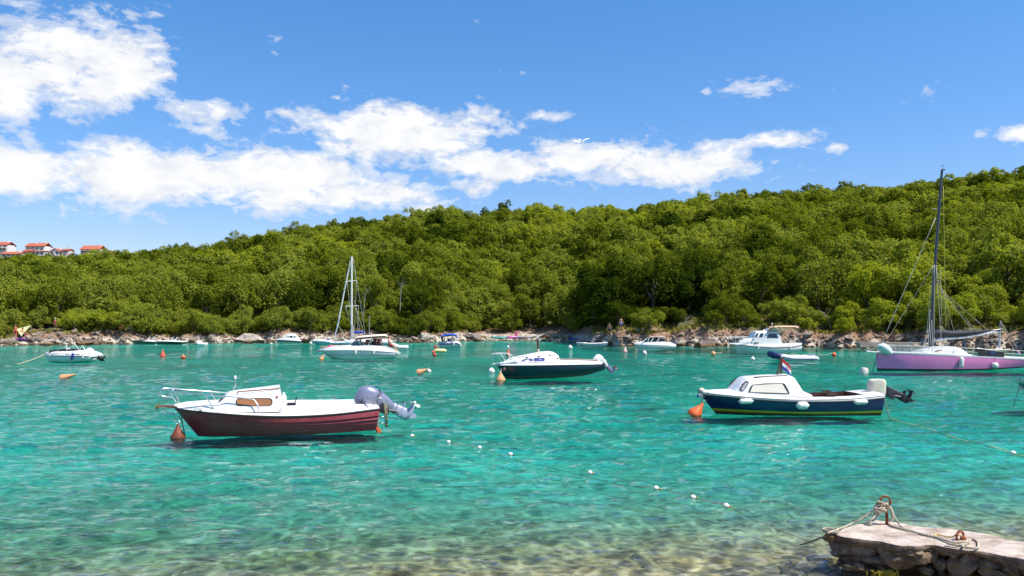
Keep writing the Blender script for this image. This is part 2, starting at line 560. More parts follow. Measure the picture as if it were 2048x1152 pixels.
# ripples: wind chop of several sizes, crests lying across the wind
w1 = noise_tex(t, vscale(t, pos, (1.0, 2.1, 1.0)), 2.5, 3, .55, .25)
w2 = noise_tex(t, vscale(t, pos, (2.6, 5.2, 1.0)), 3.0, 4, .6, .3)
w3 = noise_tex(t, vscale(t, pos, (.45, .95, 1)), 1.0, 4, .55)
hgt = mth(t, 'ADD', mth(t, 'ADD', mth(t, 'MULTIPLY', w1.outputs[0], .060), mth(t, 'MULTIPLY', w2.outputs[0], .034)), mth(t, 'MULTIPLY', w3.outputs[0], .20))
bmp = NN(t, 'ShaderNodeBump'); bmp.inputs['Strength'].default_value = 1.0; bmp.inputs['Distance'].default_value = 1.0
t.links.new(hgt, bmp.inputs['Height'])
# caustic web and bright-and-dark ripples painted into the water's transmission colour
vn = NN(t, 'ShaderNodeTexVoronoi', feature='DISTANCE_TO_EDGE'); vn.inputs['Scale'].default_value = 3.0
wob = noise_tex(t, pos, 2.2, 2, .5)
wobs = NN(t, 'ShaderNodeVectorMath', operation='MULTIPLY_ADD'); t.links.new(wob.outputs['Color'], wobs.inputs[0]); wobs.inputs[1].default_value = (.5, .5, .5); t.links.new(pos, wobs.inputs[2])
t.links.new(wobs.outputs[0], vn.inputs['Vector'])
painted_caustics = ramp(t, vn.outputs['Distance'], [(0, 1.0), (.07, .95), (.20, .48), (.5, .38)])
painted_ripples = ramp(t, mth(t, 'ADD', mth(t, 'MULTIPLY', w1.outputs[0], .55), mth(t, 'MULTIPLY', w2.outputs[0], .45)), [(.38, .40), (.50, .86), (.60, 1.0)])
lens = mixc(t, mth(t, 'SUBTRACT', 1.0, mth(t, 'MULTIPLY', dep, .55), clamp=True), painted_ripples, painted_caustics)  # blend of painted caustics and ripple tones; a tint only, nothing is focused
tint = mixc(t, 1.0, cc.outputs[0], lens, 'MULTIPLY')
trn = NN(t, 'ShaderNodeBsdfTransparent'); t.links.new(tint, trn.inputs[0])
gls = NN(t, 'ShaderNodeBsdfGlossy'); gls.inputs['Roughness'].default_value = .04
gls.inputs['Color'].default_value = (1, 1, 1, 1)
t.links.new(bmp.outputs[0], gls.inputs['Normal'])
fr = NN(t, 'ShaderNodeFresnel'); fr.inputs['IOR'].default_value = 1.33
t.links.new(bmp.outputs[0], fr.inputs['Normal'])
fac = mth(t, 'MINIMUM', mth(t, 'MULTIPLY', fr.outputs[0], 1.02), .56)
mx = NN(t, 'ShaderNodeMixShader')
t.links.new(fac, mx.inputs[0]); t.links.new(trn.outputs[0], mx.inputs[1]); t.links.new(gls.outputs[0], mx.inputs[2])
om = NN(t, 'ShaderNodeOutputMaterial'); t.links.new(mx.outputs[0], om.inputs[0])

# surface: real chop near the viewer, flattening into fine relief far away
yrow = [-6.0, 0.0, 4.0, 6.0]
y = 7.2
while y < 66:
    yrow.append(y); y *= 1.0062
yrow += list(np.linspace(68, 134, 40))
yrow = np.array(yrow)
nc = 620
uu = np.concatenate([np.linspace(-1.35, -.74, 24)[:-1], np.linspace(-.74, .74, nc), np.linspace(.74, 1.35, 24)[1:]])
WX = uu[None, :] * np.maximum(yrow, 8)[:, None]
WY = np.repeat(yrow[:, None], len(uu), 1)
WZ = np.zeros_like(WX)
wr = np.random.default_rng(3)
for k in range(46):
    lam = 0.22 * (1.068 ** k) if k < 34 else wr.uniform(.4, 1.9)
    th = R(103) + wr.normal(0, .42)
    amp = 0.0128 * lam ** .85 * wr.uniform(.35, 1)
    kx, ky = 2 * math.pi / lam * math.cos(th), 2 * math.pi / lam * math.sin(th)
    cell = np.maximum(WY * .0062, .04)
    fade = np.clip((lam / cell - 3.0) / 3.0, 0, 1)
    ph = wr.uniform(0, 6.28)
    a = kx * WX + ky * WY + ph + .8 * np.sin(WX * .31 + k) + .6 * np.sin(WY * .23 + 2 * k)
    WZ += amp * fade * (np.sin(a) + .25 * np.sin(2 * a + .6))
WZ *= .8
WZ *= np.clip((yrow - 6) / 3, 0, 1)[:, None]
n, m = WX.shape
me = bpy.data.meshes.new('sea_water')
co = np.stack([WX, WY, WZ], -1).reshape(-1, 3)
idx = np.arange(n * m).reshape(n, m)
quads = np.stack([idx[:-1, :-1], idx[:-1, 1:], idx[1:, 1:], idx[1:, :-1]], -1).reshape(-1, 4)
me.vertices.add(len(co)); me.vertices.foreach_set('co', co.ravel())
me.loops.add(quads.size); me.loops.foreach_set('vertex_index', quads.ravel().astype(np.int32))
me.polygons.add(len(quads)); me.polygons.foreach_set('loop_start', np.arange(0, quads.size, 4, dtype=np.int32))
me.update(calc_edges=True)
me.shade_smooth()
ad = me.attributes.new('depth', 'FLOAT', 'POINT')
ad.data.foreach_set('value', optical(co[:, 0], co[:, 1]).astype(np.float32))
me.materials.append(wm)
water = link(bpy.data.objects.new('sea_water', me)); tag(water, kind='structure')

# ------------------------------------------------------------------ trees
def leaf_material(name, dark, light, transl):
    m = bpy.data.materials.new(name); m.use_nodes = True
    t = m.node_tree; t.nodes.clear()
    ha = NN(t, 'ShaderNodeAttribute', attribute_name='hue', attribute_type='INSTANCER')
    g = NN(t, 'ShaderNodeNewGeometry')
    oi = NN(t, 'ShaderNodeObjectInfo')
    f = mth(t, 'ADD', ha.outputs['Fac'], mth(t, 'MULTIPLY', mth(t, 'SUBTRACT', g.outputs['Random Per Island'], .5), .34))
    f = mth(t, 'ADD', f, mth(t, 'MULTIPLY', mth(t, 'SUBTRACT', oi.outputs['Random'], .5), .46))
    c = ramp(t, f, [(0, dark), (.25, tuple(a + (b - a) * .3 for a, b in zip(dark, light))), (.48, tuple(a + (b - a) * .55 for a, b in zip(dark, light))), (.68, tuple(.82 * b + g_ for b, g_ in zip(light, (0, 0, .028)))), (1, light)])
    d = NN(t, 'ShaderNodeBsdfDiffuse'); t.links.new(c, d.inputs[0])
    tr = NN(t, 'ShaderNodeBsdfTranslucent')
    t.links.new(mixc(t, 1.0, c, (1.25, 1.2, .35), 'MULTIPLY'), tr.inputs[0])
    mx = NN(t, 'ShaderNodeMixShader'); mx.inputs[0].default_value = transl
    t.links.new(d.outputs[0], mx.inputs[1]); t.links.new(tr.outputs[0], mx.inputs[2])
    o = NN(t, 'ShaderNodeOutputMaterial'); t.links.new(mx.outputs[0], o.inputs[0])
    return m

LEAF = leaf_material('oak_leaves', (.034, .060, .007), (.285, .325, .028), .47)
BARK = material('bark', (.16, .13, .10), .9, vary=.5, vscale_=3, bump=.4, bscale=8)
PALE_BARK = material('pale_bark', (.36, .31, .26), .9, vary=.4, vscale_=3)

def crown_mesh(name, n_leaf, size, seed, flat=.78, lobes=17):
    """unit crown (radius 1, centred on the origin): leaf sprays spread over and between lobes of foliage"""
    g = np.random.default_rng(seed)
    C, Rr = [], []
    for i in range(lobes):
        a = g.uniform(0, 2 * math.pi); r = math.sqrt(g.uniform(0.02, 1)) * .92; z = g.uniform(-.5, .72) * (1 - .45 * r)
        C.append((r * math.cos(a), r * math.sin(a), z * flat / .78)); Rr.append(g.uniform(.17, .36) * (1.2 - .45 * r))
    C.append((0, 0, .1)); Rr.append(.42)
    C = np.array(C); Rr = np.array(Rr)
    w = Rr ** 2 / (Rr ** 2).sum()
    k = g.choice(len(C), n_leaf, p=w)
    d = g.normal(size=(n_leaf, 3)); d /= np.linalg.norm(d, axis=1)[:, None]
    d[:, 2] = np.where(d[:, 2] < -.45, -d[:, 2], d[:, 2])
    rad = Rr[k] * g.uniform(.72, 1.08, n_leaf)
    P = C[k] + d * rad[:, None] + g.normal(size=(n_leaf, 3)) * .035
    keep = np.ones(n_leaf, bool)
    for c, r in zip(C, Rr):
        keep &= ~(np.linalg.norm(P - c, axis=1) < r * .62)
    P, d = P[keep], d[keep]
    n = len(P)
    nrm = d + g.normal(size=(n, 3)) * .5 + np.array([.12, 0, .75]); nrm /= np.linalg.norm(nrm, axis=1)[:, None]
    ref = g.normal(size=(n, 3)); ta = np.cross(nrm, ref); ta /= np.linalg.norm(ta, axis=1)[:, None]
    tb = np.cross(nrm, ta)
    s = size * g.uniform(.55, 1.25, n)[:, None]
    asp = g.uniform(.5, .95, n)[:, None]
    dr = nrm * s * .25
    V = np.stack([P - ta * s, P - tb * s * asp - dr, P + ta * s, P + tb * s * asp + dr], 1).reshape(-1, 3)
    return V, np.arange(n * 4).reshape(-1, 4)

def quad_mesh(name, V, Q, mats, extra=None):
    me = bpy.data.meshes.new(name)
    fs = Q.tolist(); vs = V.tolist()
    nl = len(fs)
    if extra is not None:
        o = len(vs); vs += [tuple(p) for p in extra.v]; fs += [tuple(i + o for i in f) for f in extra.f]
    me.from_pydata(vs, [], fs)
    for m in mats: me.materials.append(m)
    if extra is not None:
        mi = np.zeros(len(fs), np.int32); mi[nl:] = 1
        me.polygons.foreach_set('material_index', mi)
    return me

def trunk_mb(seed, h=1.0, r=.07, limbs=5, spread=.6):
    """tapered, slightly bent trunk of unit height with limbs reaching into the crown"""
    g = random.Random(seed)
    mb = MB()
    bx, by = g.uniform(-.12, .12), g.uniform(-.12, .12)
    pts = [(0, 0, -.08), (bx * .3, by * .3, h * .3), (bx * .8, by * .8, h * .62), (bx, by, h)]
    mb.tube(smooth_path(pts, 3), list(np.linspace(r, r * .4, 10)), 7)
    for i in range(limbs):
        a = i * 2 * math.pi / limbs + g.uniform(-.5, .5); z0 = h * g.uniform(.4, .75)
        e = (math.cos(a) * spread * g.uniform(.6, 1), math.sin(a) * spread * g.uniform(.6, 1), z0 + h * g.uniform(.25, .6))
        mb.tube([(bx * z0, by * z0, z0), (e[0] * .5, e[1] * .5, z0 + (e[2] - z0) * .38), e], [r * .45, r * .3, r * .12], 5)
    return mb

NEAR_CROWNS = [quad_mesh('crown', *crown_mesh('crown', 5400, .043, 20 + i, flat=(.8, .95, .7, .85, 1.0, .75)[i], lobes=(24, 30, 20, 27, 22, 34)[i]), [LEAF]) for i in range(6)]
NEAR_TRUNKS = [trunk_mb(i).mesh('trunk', BARK, 60) for i in range(4)]
FAR_TREES = []
for i in range(7):
    V, Q = crown_mesh('far', 2800, .060, 60 + i, flat=(.8, .95, .7, .88, .75, 1.0, .85)[i], lobes=(20, 25, 17, 22, 28, 19, 24)[i])
    tk = trunk_mb(40 + i); tk.v = [(x, y, z * 1.3 - 1.6) for x, y, z in tk.v]
    FAR_TREES.append(quad_mesh('forest_tree', V, Q, [LEAF, BARK], tk))

# where the trees stand: every few metres up the slope, nearest first
tr = np.random.default_rng(11)
spots = []
def hue_at(x, y):
    return .5 + .85 * mnoise.noise(Vector((x * .03, y * .03, 3))) + .5 * mnoise.noise(Vector((x * .11, y * .11, 7)))
cell = {}
# clearings at the water: the sunshade, the rock shelf, the sunbathers, the grassy bank over the boulders, the broken rocks
CLEAR = [(-10, 84, 7), (84, 142, 10), (234, 264, 5), (860, 962, 4.5), (1178, 1295, 7), (1300, 2060, 9.5)]
def cleared(u, d):
    px = CX + F * u
    for a_, c_, m_ in CLEAR:
        if a_ < px < c_ and d < m_: return True
    return False
def far_enough(x, y, r):
    cx, cy = int(x // 8), int(y // 8)
    for i in (-1, 0, 1):
        for j in (-1, 0, 1):
            for (a, b, c) in cell.get((cx + i, cy + j), ()):
                if (a - x) ** 2 + (b - y) ** 2 < (.5 * (c + r)) ** 2: return False
    return True
for k in range(60000):
    u = tr.uniform(-.78, .78); d = 2.0 + tr.uniform(0, 1) ** 1.25 * 236
    Y = float(shoreY(np.array(u))) + d
    rYv, H = ridge(np.array(u))
    if Y > rYv + 14: continue
    if -.055 < u < .10 and d < 8: continue
    x = u * Y
    front = d < 9
    sp_ = 2.3 if front else (4.3 if Y < 175 else 4.6)
    sp_ *= tr.uniform(.8, 1.15)
    if cleared(u, d) and (u < .16 or tr.uniform() < .95): continue
    if not far_enough(x, Y, sp_): continue
    cell.setdefault((int(x // 8), int(Y // 8)), []).append((x, Y, sp_))
    big = max(0.0, tr.normal(0, .45))
    if front: rad, hh = tr.uniform(1.2, 2.6), tr.uniform(.8, 1.3)
    elif d < 22: rad, hh = tr.uniform(2.5, 3.9) + big, tr.uniform(1.1, 1.5)
    else: rad, hh = tr.uniform(2.5, 3.8) + big, tr.uniform(1.05, 1.45)
    spots.append((Y, x, d, rad, hh))
spots.sort()
# landmarks along the far shore, for telling trees and rocks apart
MARKS = [(20, 'beside the sunshade on the rocks'), (110, 'behind the child in the white hat'), (190, 'behind the white stern of the moored bowrider'), (255, 'beside the two people by the dark boats'),
         (290, 'behind the first dark-hulled speedboat'), (340, 'behind the second dark-hulled speedboat'), (405, 'behind the tiny grey dinghy'), (470, 'above the pale rock shelf past the dinghy'),
         (530, 'before the bow of the hardtop boat'), (580, 'behind the small hardtop cabin boat'), (635, 'behind the pale blue open boat'), (700, "behind the sailing yacht's white mast"),
         (760, 'behind the cream sun canopy'), (825, 'above the big pale boulder'), (895, 'behind the boat with the blue canopy'), (950, 'at the near end of the pebble beach'),
         (1005, 'behind the teal kayak on the beach'), (1060, 'behind the beach bathers'), (1120, 'behind the seated beach couple'), (1180, 'where the beach meets the rocks'), (1235, 'behind the two standing bathers'),
         (1310, 'behind the white hardtop motorboat'), (1390, 'between the hardtop motorboat and the white cruiser'), (1450, "behind the white cruiser's bow rail"), (1530, 'behind the white cabin cruiser'), (1600, 'behind the tan awning'),
         (1680, 'above the concrete block on the shore'), (1760, "behind the pink yacht's bow"), (1850, "behind the pink yacht's black mast"), (1930, "behind the pink yacht's furled black sail"), (2010, "behind the pink yacht's boom end")]
def mark(px):
    return min(MARKS, key=lambda m: abs(m[0] - px))[1]

def place_tree(mk_root, root, Y, x, d, rad, hh, hue, i, low):
    semi = rad * hh * .80
    base = .15 if d < 9 else (.9 if d < 25 else 1.2)
    cz = base + semi * .78
    u = x / Y
    z = float(ground(np.array(u), np.array(Y)))
    root.location = (x, Y, z - .1)
    root.rotation_euler = (0, 0, (i * 2.4) % 6.28)
    tk, cr = root.children
    if 'crown' in tk.name: tk, cr = cr, tk
    cr.data = NEAR_CROWNS[i % 6]; tk.data = NEAR_TRUNKS[i % 4]
    cr.location = (0, 0, cz); cr.scale = (rad, rad * (.92 + .16 * ((i * 7) % 5) / 5), semi * 1.15)
    tk.scale = (rad * .8, rad * .8, cz + semi * .25)
    cr['hue'] = hue

proto = empty('broadleaf_tree')
link(bpy.data.objects.new('trunk', NEAR_TRUNKS[0]), proto)
link(bpy.data.objects.new('crown', NEAR_CROWNS[0]), proto)
far_pts = []
count = 0
seen_lab = {}
for (Y, x, d, rad, hh) in spots:
    hue = min(max(hue_at(x, Y) + (.14 if d < 9 else 0), .02), .98)
    if count < 298 and abs(x / Y) < .655:
        root = proto if count == 0 else copy_tree(proto)
        place_tree(None, root, Y, x, d, rad, hh, hue, count, d < 9)
        col = 'dark green' if hue < .36 else ('mid green' if hue < .62 else 'yellow-green')
        size = 'small' if rad < 1.8 else ('medium' if rad < 2.9 else 'large')
        kind = 'bushy tree' if d < 9 else ('round-topped tree' if hh < 1.32 else 'tall-crowned tree')
        row = 'at the shore' if d < 9 else ('in front row' if d < 16 else 'further upslope')
        tag(root, f'{size} {col} {kind} {row} {mark(CX + F * x / Y)}', 'tree', 'trees of the wooded far shore')
        count += 1
    else:
        far_pts.append((x, Y, float(ground(np.array(x / Y), np.array(Y))), rad, hh, hue))
# trees round the houses and over the far rise
hr = np.random.default_rng(5)
for k in range(230):
    u = hr.uniform(-.70, -.40); Y = hr.uniform(455, 560)
    z = float(np.interp(u, [-1.3, -.64, -.56, -.5, -.44, -.38, -.34], [41, 44, 43.5, 42, 39, 24, 5])) * min(max((Y - 430) / 90, 0), 1) ** .7
    far_pts.append((u * Y, Y, z - 2.5, hr.uniform(2.2, 3.6), hr.uniform(1.0, 1.3), hr.uniform(.0, .45)))

# low undergrowth filling the gaps under the first rows of trees
ur = np.random.default_rng(77)
for k in range(1500):
    u = ur.uniform(-.70, .70); d = ur.uniform(2.6, 45)
    if -.055 < u < .10 and d < 9: continue
    if cleared(u, d) and (u < .16 or ur.uniform() < .93): continue
    Y = float(shoreY(np.array(u))) + d; r = ur.uniform(.8, 1.7)
    far_pts.append((u * Y, Y, float(ground(np.array(u), np.array(Y))) - 1.2, r, ur.uniform(.8, 1.1), min(max(hue_at(u * Y, Y) + .1, .05), .95)))
lib = bpy.data.collections.new('forest_tree_kinds')
for i, m_ in enumerate(FAR_TREES):
    o = bpy.data.objects.new('forest_tree_kind', m_); lib.objects.link(o)
me = bpy.data.meshes.new('forest')
P = np.array(far_pts)
semi = P[:, 3] * P[:, 4] * .8
me.from_pydata(np.stack([P[:, 0], P[:, 1], P[:, 2] + 1.1 + semi * .75], 1).tolist(), [], [])
for nm, vals in (('rad', P[:, 3]), ('tall', semi * 1.15), ('hue', P[:, 5])):
    a = me.attributes.new(nm, 'FLOAT', 'POINT'); a.data.foreach_set('value', vals.astype(np.float32))
forest = link(bpy.data.objects.new('forest', me)); tag(forest, kind='stuff')
ng = bpy.data.node_groups.new('forest_scatter', 'GeometryNodeTree')
ng.interface.new_socket('Geometry', in_out='INPUT', socket_type='NodeSocketGeometry')
ng.interface.new_socket('Geometry', in_out='OUTPUT', socket_type='NodeSocketGeometry')
gi, go = ng.nodes.new('NodeGroupInput'), ng.nodes.new('NodeGroupOutput')
ci = ng.nodes.new('GeometryNodeCollectionInfo'); ci.inputs['Collection'].default_value = lib
ci.inputs['Separate Children'].default_value = True; ci.inputs['Reset Children'].default_value = True
ip = ng.nodes.new('GeometryNodeInstanceOnPoints'); ip.inputs['Pick Instance'].default_value = True
def named(nm):
    n = ng.nodes.new('GeometryNodeInputNamedAttribute'); n.data_type = 'FLOAT'; n.inputs['Name'].default_value = nm
    return n.outputs[0]
cx_ = ng.nodes.new('ShaderNodeCombineXYZ')
rad_ = named('rad')
ng.links.new(rad_, cx_.inputs[0]); ng.links.new(rad_, cx_.inputs[1]); ng.links.new(named('tall'), cx_.inputs[2])
rv = ng.nodes.new('FunctionNodeRandomValue'); rv.data_type = 'FLOAT_VECTOR'
rv.inputs[0].default_value = (0, 0, 0); rv.inputs[1].default_value = (.0, .0, 6.28)
ri = ng.nodes.new('FunctionNodeRandomValue'); ri.data_type = 'INT'
ri.inputs[4].default_value = 0; ri.inputs[5].default_value = 6; ri.inputs['Seed'].default_value = 4
ng.links.new(gi.outputs[0], ip.inputs['Points']); ng.links.new(ci.outputs[0], ip.inputs['Instance'])
ng.links.new(ri.outputs[2], ip.inputs['Instance Index']); ng.links.new(rv.outputs[0], ip.inputs['Rotation']); ng.links.new(cx_.outputs[0], ip.inputs['Scale'])
ng.links.new(ip.outputs[0], go.inputs[0])
forest.modifiers.new('scatter', 'NODES').node_group = ng

# ------------------------------------------------------------------ rocks of the far shore
def rock_mesh(name, seed, sub=2, ang=.35):
    bm = bmesh.new(); bmesh.ops.create_icosphere(bm, subdivisions=sub, radius=1.0)
    g = random.Random(seed)
    planes = [(Vector((g.gauss(0, 1), g.gauss(0, 1), g.gauss(0, 1))).normalized(), g.uniform(.5, .85)) for _ in range(13)]
    for v in bm.verts:
        p = v.co.copy()
        for nrm, dd in planes:
            e = p.dot(nrm) - dd
            if e > 0: p -= nrm * e
        p *= 1 + ang * .45 * mnoise.noise(p * 1.9 + Vector((seed, 0, 0))) + (ang * .3 * mnoise.noise(p * 5 + Vector((seed, 3, 0))) if sub > 2 else 0)
        v.co = p
    me = bpy.data.meshes.new(name); bm.to_mesh(me); bm.free()
    me.shade_smooth(); me.set_sharp_from_angle(angle=R(28))
    return me

def rock_material(name, lo, hi, stain, wet=True):
    m = bpy.data.materials.new(name); m.use_nodes = True
    t = m.node_tree; p = t.nodes['Principled BSDF']; p.inputs['Roughness'].default_value = .9
    g = NN(t, 'ShaderNodeNewGeometry'); oi = NN(t, 'ShaderNodeObjectInfo')
    tcn = NN(t, 'ShaderNodeTexCoord')
    n1 = noise_tex(t, g.outputs['Position'], 1.6, 6, .65); n2 = noise_tex(t, g.outputs['Position'], 7, 6, .7)
    c = mixc(t, ramp(t, n2.outputs[0], [(.35, 0), (.62, 1)]), lo, hi)
    c = mixc(t, mth(t, 'MULTIPLY', ramp(t, n1.outputs[0], [(.5, 0), (.66, 1)]), .8), c, stain)
    c = mixc(t, mth(t, 'MULTIPLY', oi.outputs['Random'], .5), c, lo)
    # cracks and pits
    vo = NN(t, 'ShaderNodeTexVoronoi', feature='DISTANCE_TO_EDGE'); vo.inputs['Scale'].default_value = 1.7
    wv_ = NN(t, 'ShaderNodeVectorMath', operation='MULTIPLY_ADD'); t.links.new(n1.outputs['Color'], wv_.inputs[0]); wv_.inputs[1].default_value = (1.4, 1.4, 1.4); t.links.new(g.outputs['Position'], wv_.inputs[2])
    t.links.new(wv_.outputs[0], vo.inputs['Vector'])
    crk = ramp(t, vo.outputs['Distance'], [(0, 1), (.05, .8), (.11, 0)])
    c = mixc(t, mth(t, 'MULTIPLY', crk, .75), c, (.07, .045, .03))
    if wet:       # tide mark: brown algae just above the water
        s = NN(t, 'ShaderNodeSeparateXYZ'); t.links.new(g.outputs['Position'], s.inputs[0])
        wz = mth(t, 'SUBTRACT', 1.0, mth(t, 'MULTIPLY', mth(t, 'ADD', s.outputs[2], mth(t, 'MULTIPLY', n1.outputs[0], -.25)), 4.0), clamp=True)
        c = mixc(t, mth(t, 'MULTIPLY', wz, .85), c, (.15, .085, .025))
    t.links.new(c, p.inputs['Base Color'])
    b = NN(t, 'ShaderNodeBump'); b.inputs['Strength'].default_value = .7; b.inputs['Distance'].default_value = .12
    t.links.new(n2.outputs[0], b.inputs['Height']); t.links.new(b.outputs[0], p.inputs['Normal'])
    return m
LIME = rock_material('limestone', (.13, .09, .06), (.43, .36, .29), (.24, .11, .05))
ROCKS = [rock_mesh('stone', i) for i in range(9)]
ROCKS_S = [rock_mesh('stone', 30 + i, 1) for i in range(8)]
for m_ in ROCKS + ROCKS_S: m_.materials.append(LIME)
kr = np.random.default_rng(21)
def put_stone(u, d, s, meshes=ROCKS_S, sink=.3, squash=.75):
    Y = float(shoreY(np.array(u))) + d
    z = float(ground(np.array(u), np.array(Y)))
    o = bpy.data.objects.new('stone', meshes[int(kr.integers(len(meshes)))])
    o.location = (u * Y, Y, max(z, -.15) + s * (squash - sink) * .6)
    o.rotation_euler = (kr.normal(0, .3), kr.normal(0, .3), kr.uniform(0, 6.3))
    o.scale = (s * kr.uniform(.8, 1.5), s * kr.uniform(.7, 1.1), s * squash * kr.uniform(.75, 1.1))
    return link(o, hillside)
n_st = 0
for k in range(700):
    if n_st >= 290: break
    u = kr.uniform(-.655, .655)
    if -.05 < u < .105: continue
    dens_ = 1.0 if (-.33 < u < -.05 or .10 < u < .2 or u < -.45) else .7
    if kr.uniform() > dens_: continue
    d = abs(kr.normal(0, 1)) * .85 - .3
    s = min(kr.lognormal(-1.0, .42), .85)
    put_stone(u, d, s, ROCKS if s > .5 else ROCKS_S); n_st += 1
# small stones too many to count
rb = MB()
small = [([v.co.copy() for v in m_.vertices], [tuple(p.vertices) for p in m_.polygons]) for m_ in [rock_mesh('rubble', 70 + i, 1) for i in range(5)]]
for k in range(2600):
    u = kr.uniform(-.70, .70)
    beach = -.05 < u < .105
    if u > .13 and kr.uniform() < .35: continue
    d = kr.uniform(-.5, 3.0 if u < .13 else 1.5) if not beach else kr.uniform(-.6, 1.2)
    s = min(kr.lognormal(-1.75, .4), .4) * (.5 if beach else 1)
    Y = float(shoreY(np.array(u))) + d
    z = float(ground(np.array(u), np.array(Y)))
    vs, fs = small[k % 5]
    a = kr.uniform(0, 6.28); ca, sa = math.cos(a), math.sin(a)
    rb.add([(u * Y + s * 1.3 * (v.x * ca - v.y * sa), Y + s * (v.x * sa + v.y * ca), max(z, -.1) + s * .3 + s * .7 * v.z) for v in vs], fs)
o = rb.build('shore_rubble', LIME, smooth=40, recalc=False); tag(o, kind='stuff')

# boulders big enough to be picked out
def boulder(px, py_base, w_px, h_px, label, seed=3, mat=None, dY=0.0):
    u = (px - CX) / F; Y = float(shoreY(np.array(u))) + dY
    s = w_px / F * Y / 2; h = h_px / F * Y / 2
    me = rock_mesh('boulder', seed, 3, .8); me.materials.append(mat or LIME)
    o = bpy.data.objects.new('boulder', me); o.location = (u * Y, Y, h * .35); o.scale = (s * 1.25, s * .8, h * 1.05)
    o.rotation_euler = (0, 0, seed)
    return tag(link(o), label, 'rock', 'big boulders of the far shore')
PALE = rock_material('pale_limestone', (.30, .25, .20), (.60, .54, .47), (.32, .19, .10))
boulder(852, 686, 38, 26, 'large rounded pale boulder beside the boat with the blue canopy', 3, PALE, .6)
boulder(945, 684, 56, 24, 'dark rugged outcrop where the pebble beach begins', 5, rock_material('dark_rock', (.10, .07, .055), (.34, .29, .26), (.16, .09, .05)), 1.2)
boulder(108, 688, 80, 20, 'long bare shelf of pink-white rock under the child', 7, PALE, 1.5)
boulder(178, 688, 60, 16, 'low dark rock ledge behind the bowrider', 8, MATS.get('dk') or bpy.data.materials['dark_rock'], .4)
boulder(393, 684, 30, 22, 'pale round rock just behind the tiny dinghy', 9, PALE, 1.6)
boulder(428, 682, 44, 26, 'tall pale rock with a brown cleft past the dinghy', 11, PALE, 1.8)
boulder(500, 684, 70, 24, 'flat pale rock slab before the hardtop cabin boat', 12, PALE, .8)
boulder(1200, 684, 30, 22, 'whitish boulder where the beach meets the rocks', 14, PALE, 1.5)
boulder(1232, 684, 44, 30, 'broken pale boulder behind the two standing bathers', 15, PALE, 3.0)
boulder(1420, 690, 60, 18, 'low brown rock ledge in front of the cruiser bow', 16, bpy.data.materials['dark_rock'], .6)

# grass and scrub of the bank
gr_m = leaf_material('bank_grass', (.06, .075, .012), (.26, .24, .04), .3)
V, Q = [], []
for k in range(9000):
    u = kr.uniform(-.68, .68)
    if -.05 < u < .10 and kr.uniform() < .8: continue
    d = kr.uniform(1.8, 9.5)
    if u < .1: d = kr.uniform(2.2, 5)
    Y = float(shoreY(np.array(u))) + d
    if mnoise.noise(Vector((u * 40, d * .35, 2))) < -.12: continue
    z = float(ground(np.array(u), np.array(Y))); x = u * Y
    h = kr.uniform(.15, .5); w = kr.uniform(.1, .28); a = kr.uniform(0, 3.14); dx, dy = w * math.cos(a), w * math.sin(a)
    lx, ly = kr.normal(0, .12), kr.normal(0, .12)
    V += [(x - dx, Y - dy, z), (x + dx, Y + dy, z), (x + dx * .7 + lx, Y + dy * .7 + ly, z + h), (x - dx * .7 + lx, Y - dy * .7 + ly, z + h * .85)]
V = np.array(V)
go_ = bpy.data.objects.new('bank_grass', quad_mesh('bank_grass', V, np.arange(len(V)).reshape(-1, 4), [gr_m]))
go_['hue'] = .6
tag(link(go_), kind='stuff')

# bare, pale dead trees and leaning trunks seen against the wood
def dead_tree(px, py0, py1, Y, lean, label, seed):
    b, tp = at(px, py0, Y), at(px, py1, Y)
    h = tp.z - b.z
    root = empty('dead_tree', b, 0, label, 'tree', 'bare trees among the foliage')
    g = random.Random(seed)
    mb = MB(); P = smooth_path([(0, 0, -1.5), (lean * .3, 0, h * .4), (lean * .7, .1, h * .75), (lean, 0, h)], 4)
    mb.tube(P, list(np.linspace(.055, .02, len(P))), 6); mb.build('trunk', PALE_BARK, root)
    mb = MB()
    for i in range(7):
        z = h * g.uniform(.35, .9); s = g.choice((-1, 1)); L = g.uniform(.3, .8)
        mb.tube([(lean * z / h, 0, z), (lean * z / h + s * L * .6, g.uniform(-.3, .3), z + L * .5), (lean * z / h + s * L, g.uniform(-.4, .4), z + L * 1.1)], [.02, .014, .006], 5)
    mb.build('branch', PALE_BARK, root)
dead_tree(800, 602, 556, 121, .5, 'bare forked white tree above the speedboat canopy', 1)
dead_tree(727, 612, 574, 119, .6, "bare white tree just past the sailing yacht's mast", 2)
dead_tree(1381, 548, 500, 150, .3, 'bare reddish dead tree high on the slope', 3)
dead_tree(173, 612, 580, 122, .3, 'thin bare white tree high above the bowrider', 4)
dead_tree(1664, 655, 622, 99, -1.2, 'leaning pale trunk on the grassy bank beyond the awning', 5)
dead_tree(1370, 668, 628, 104, .2, 'slender pale upright trunk on the grassy bank', 6)
dead_tree(1423, 668, 624, 104, -.6, 'slender leaning trunk on the bank before the cruiser bow', 7)
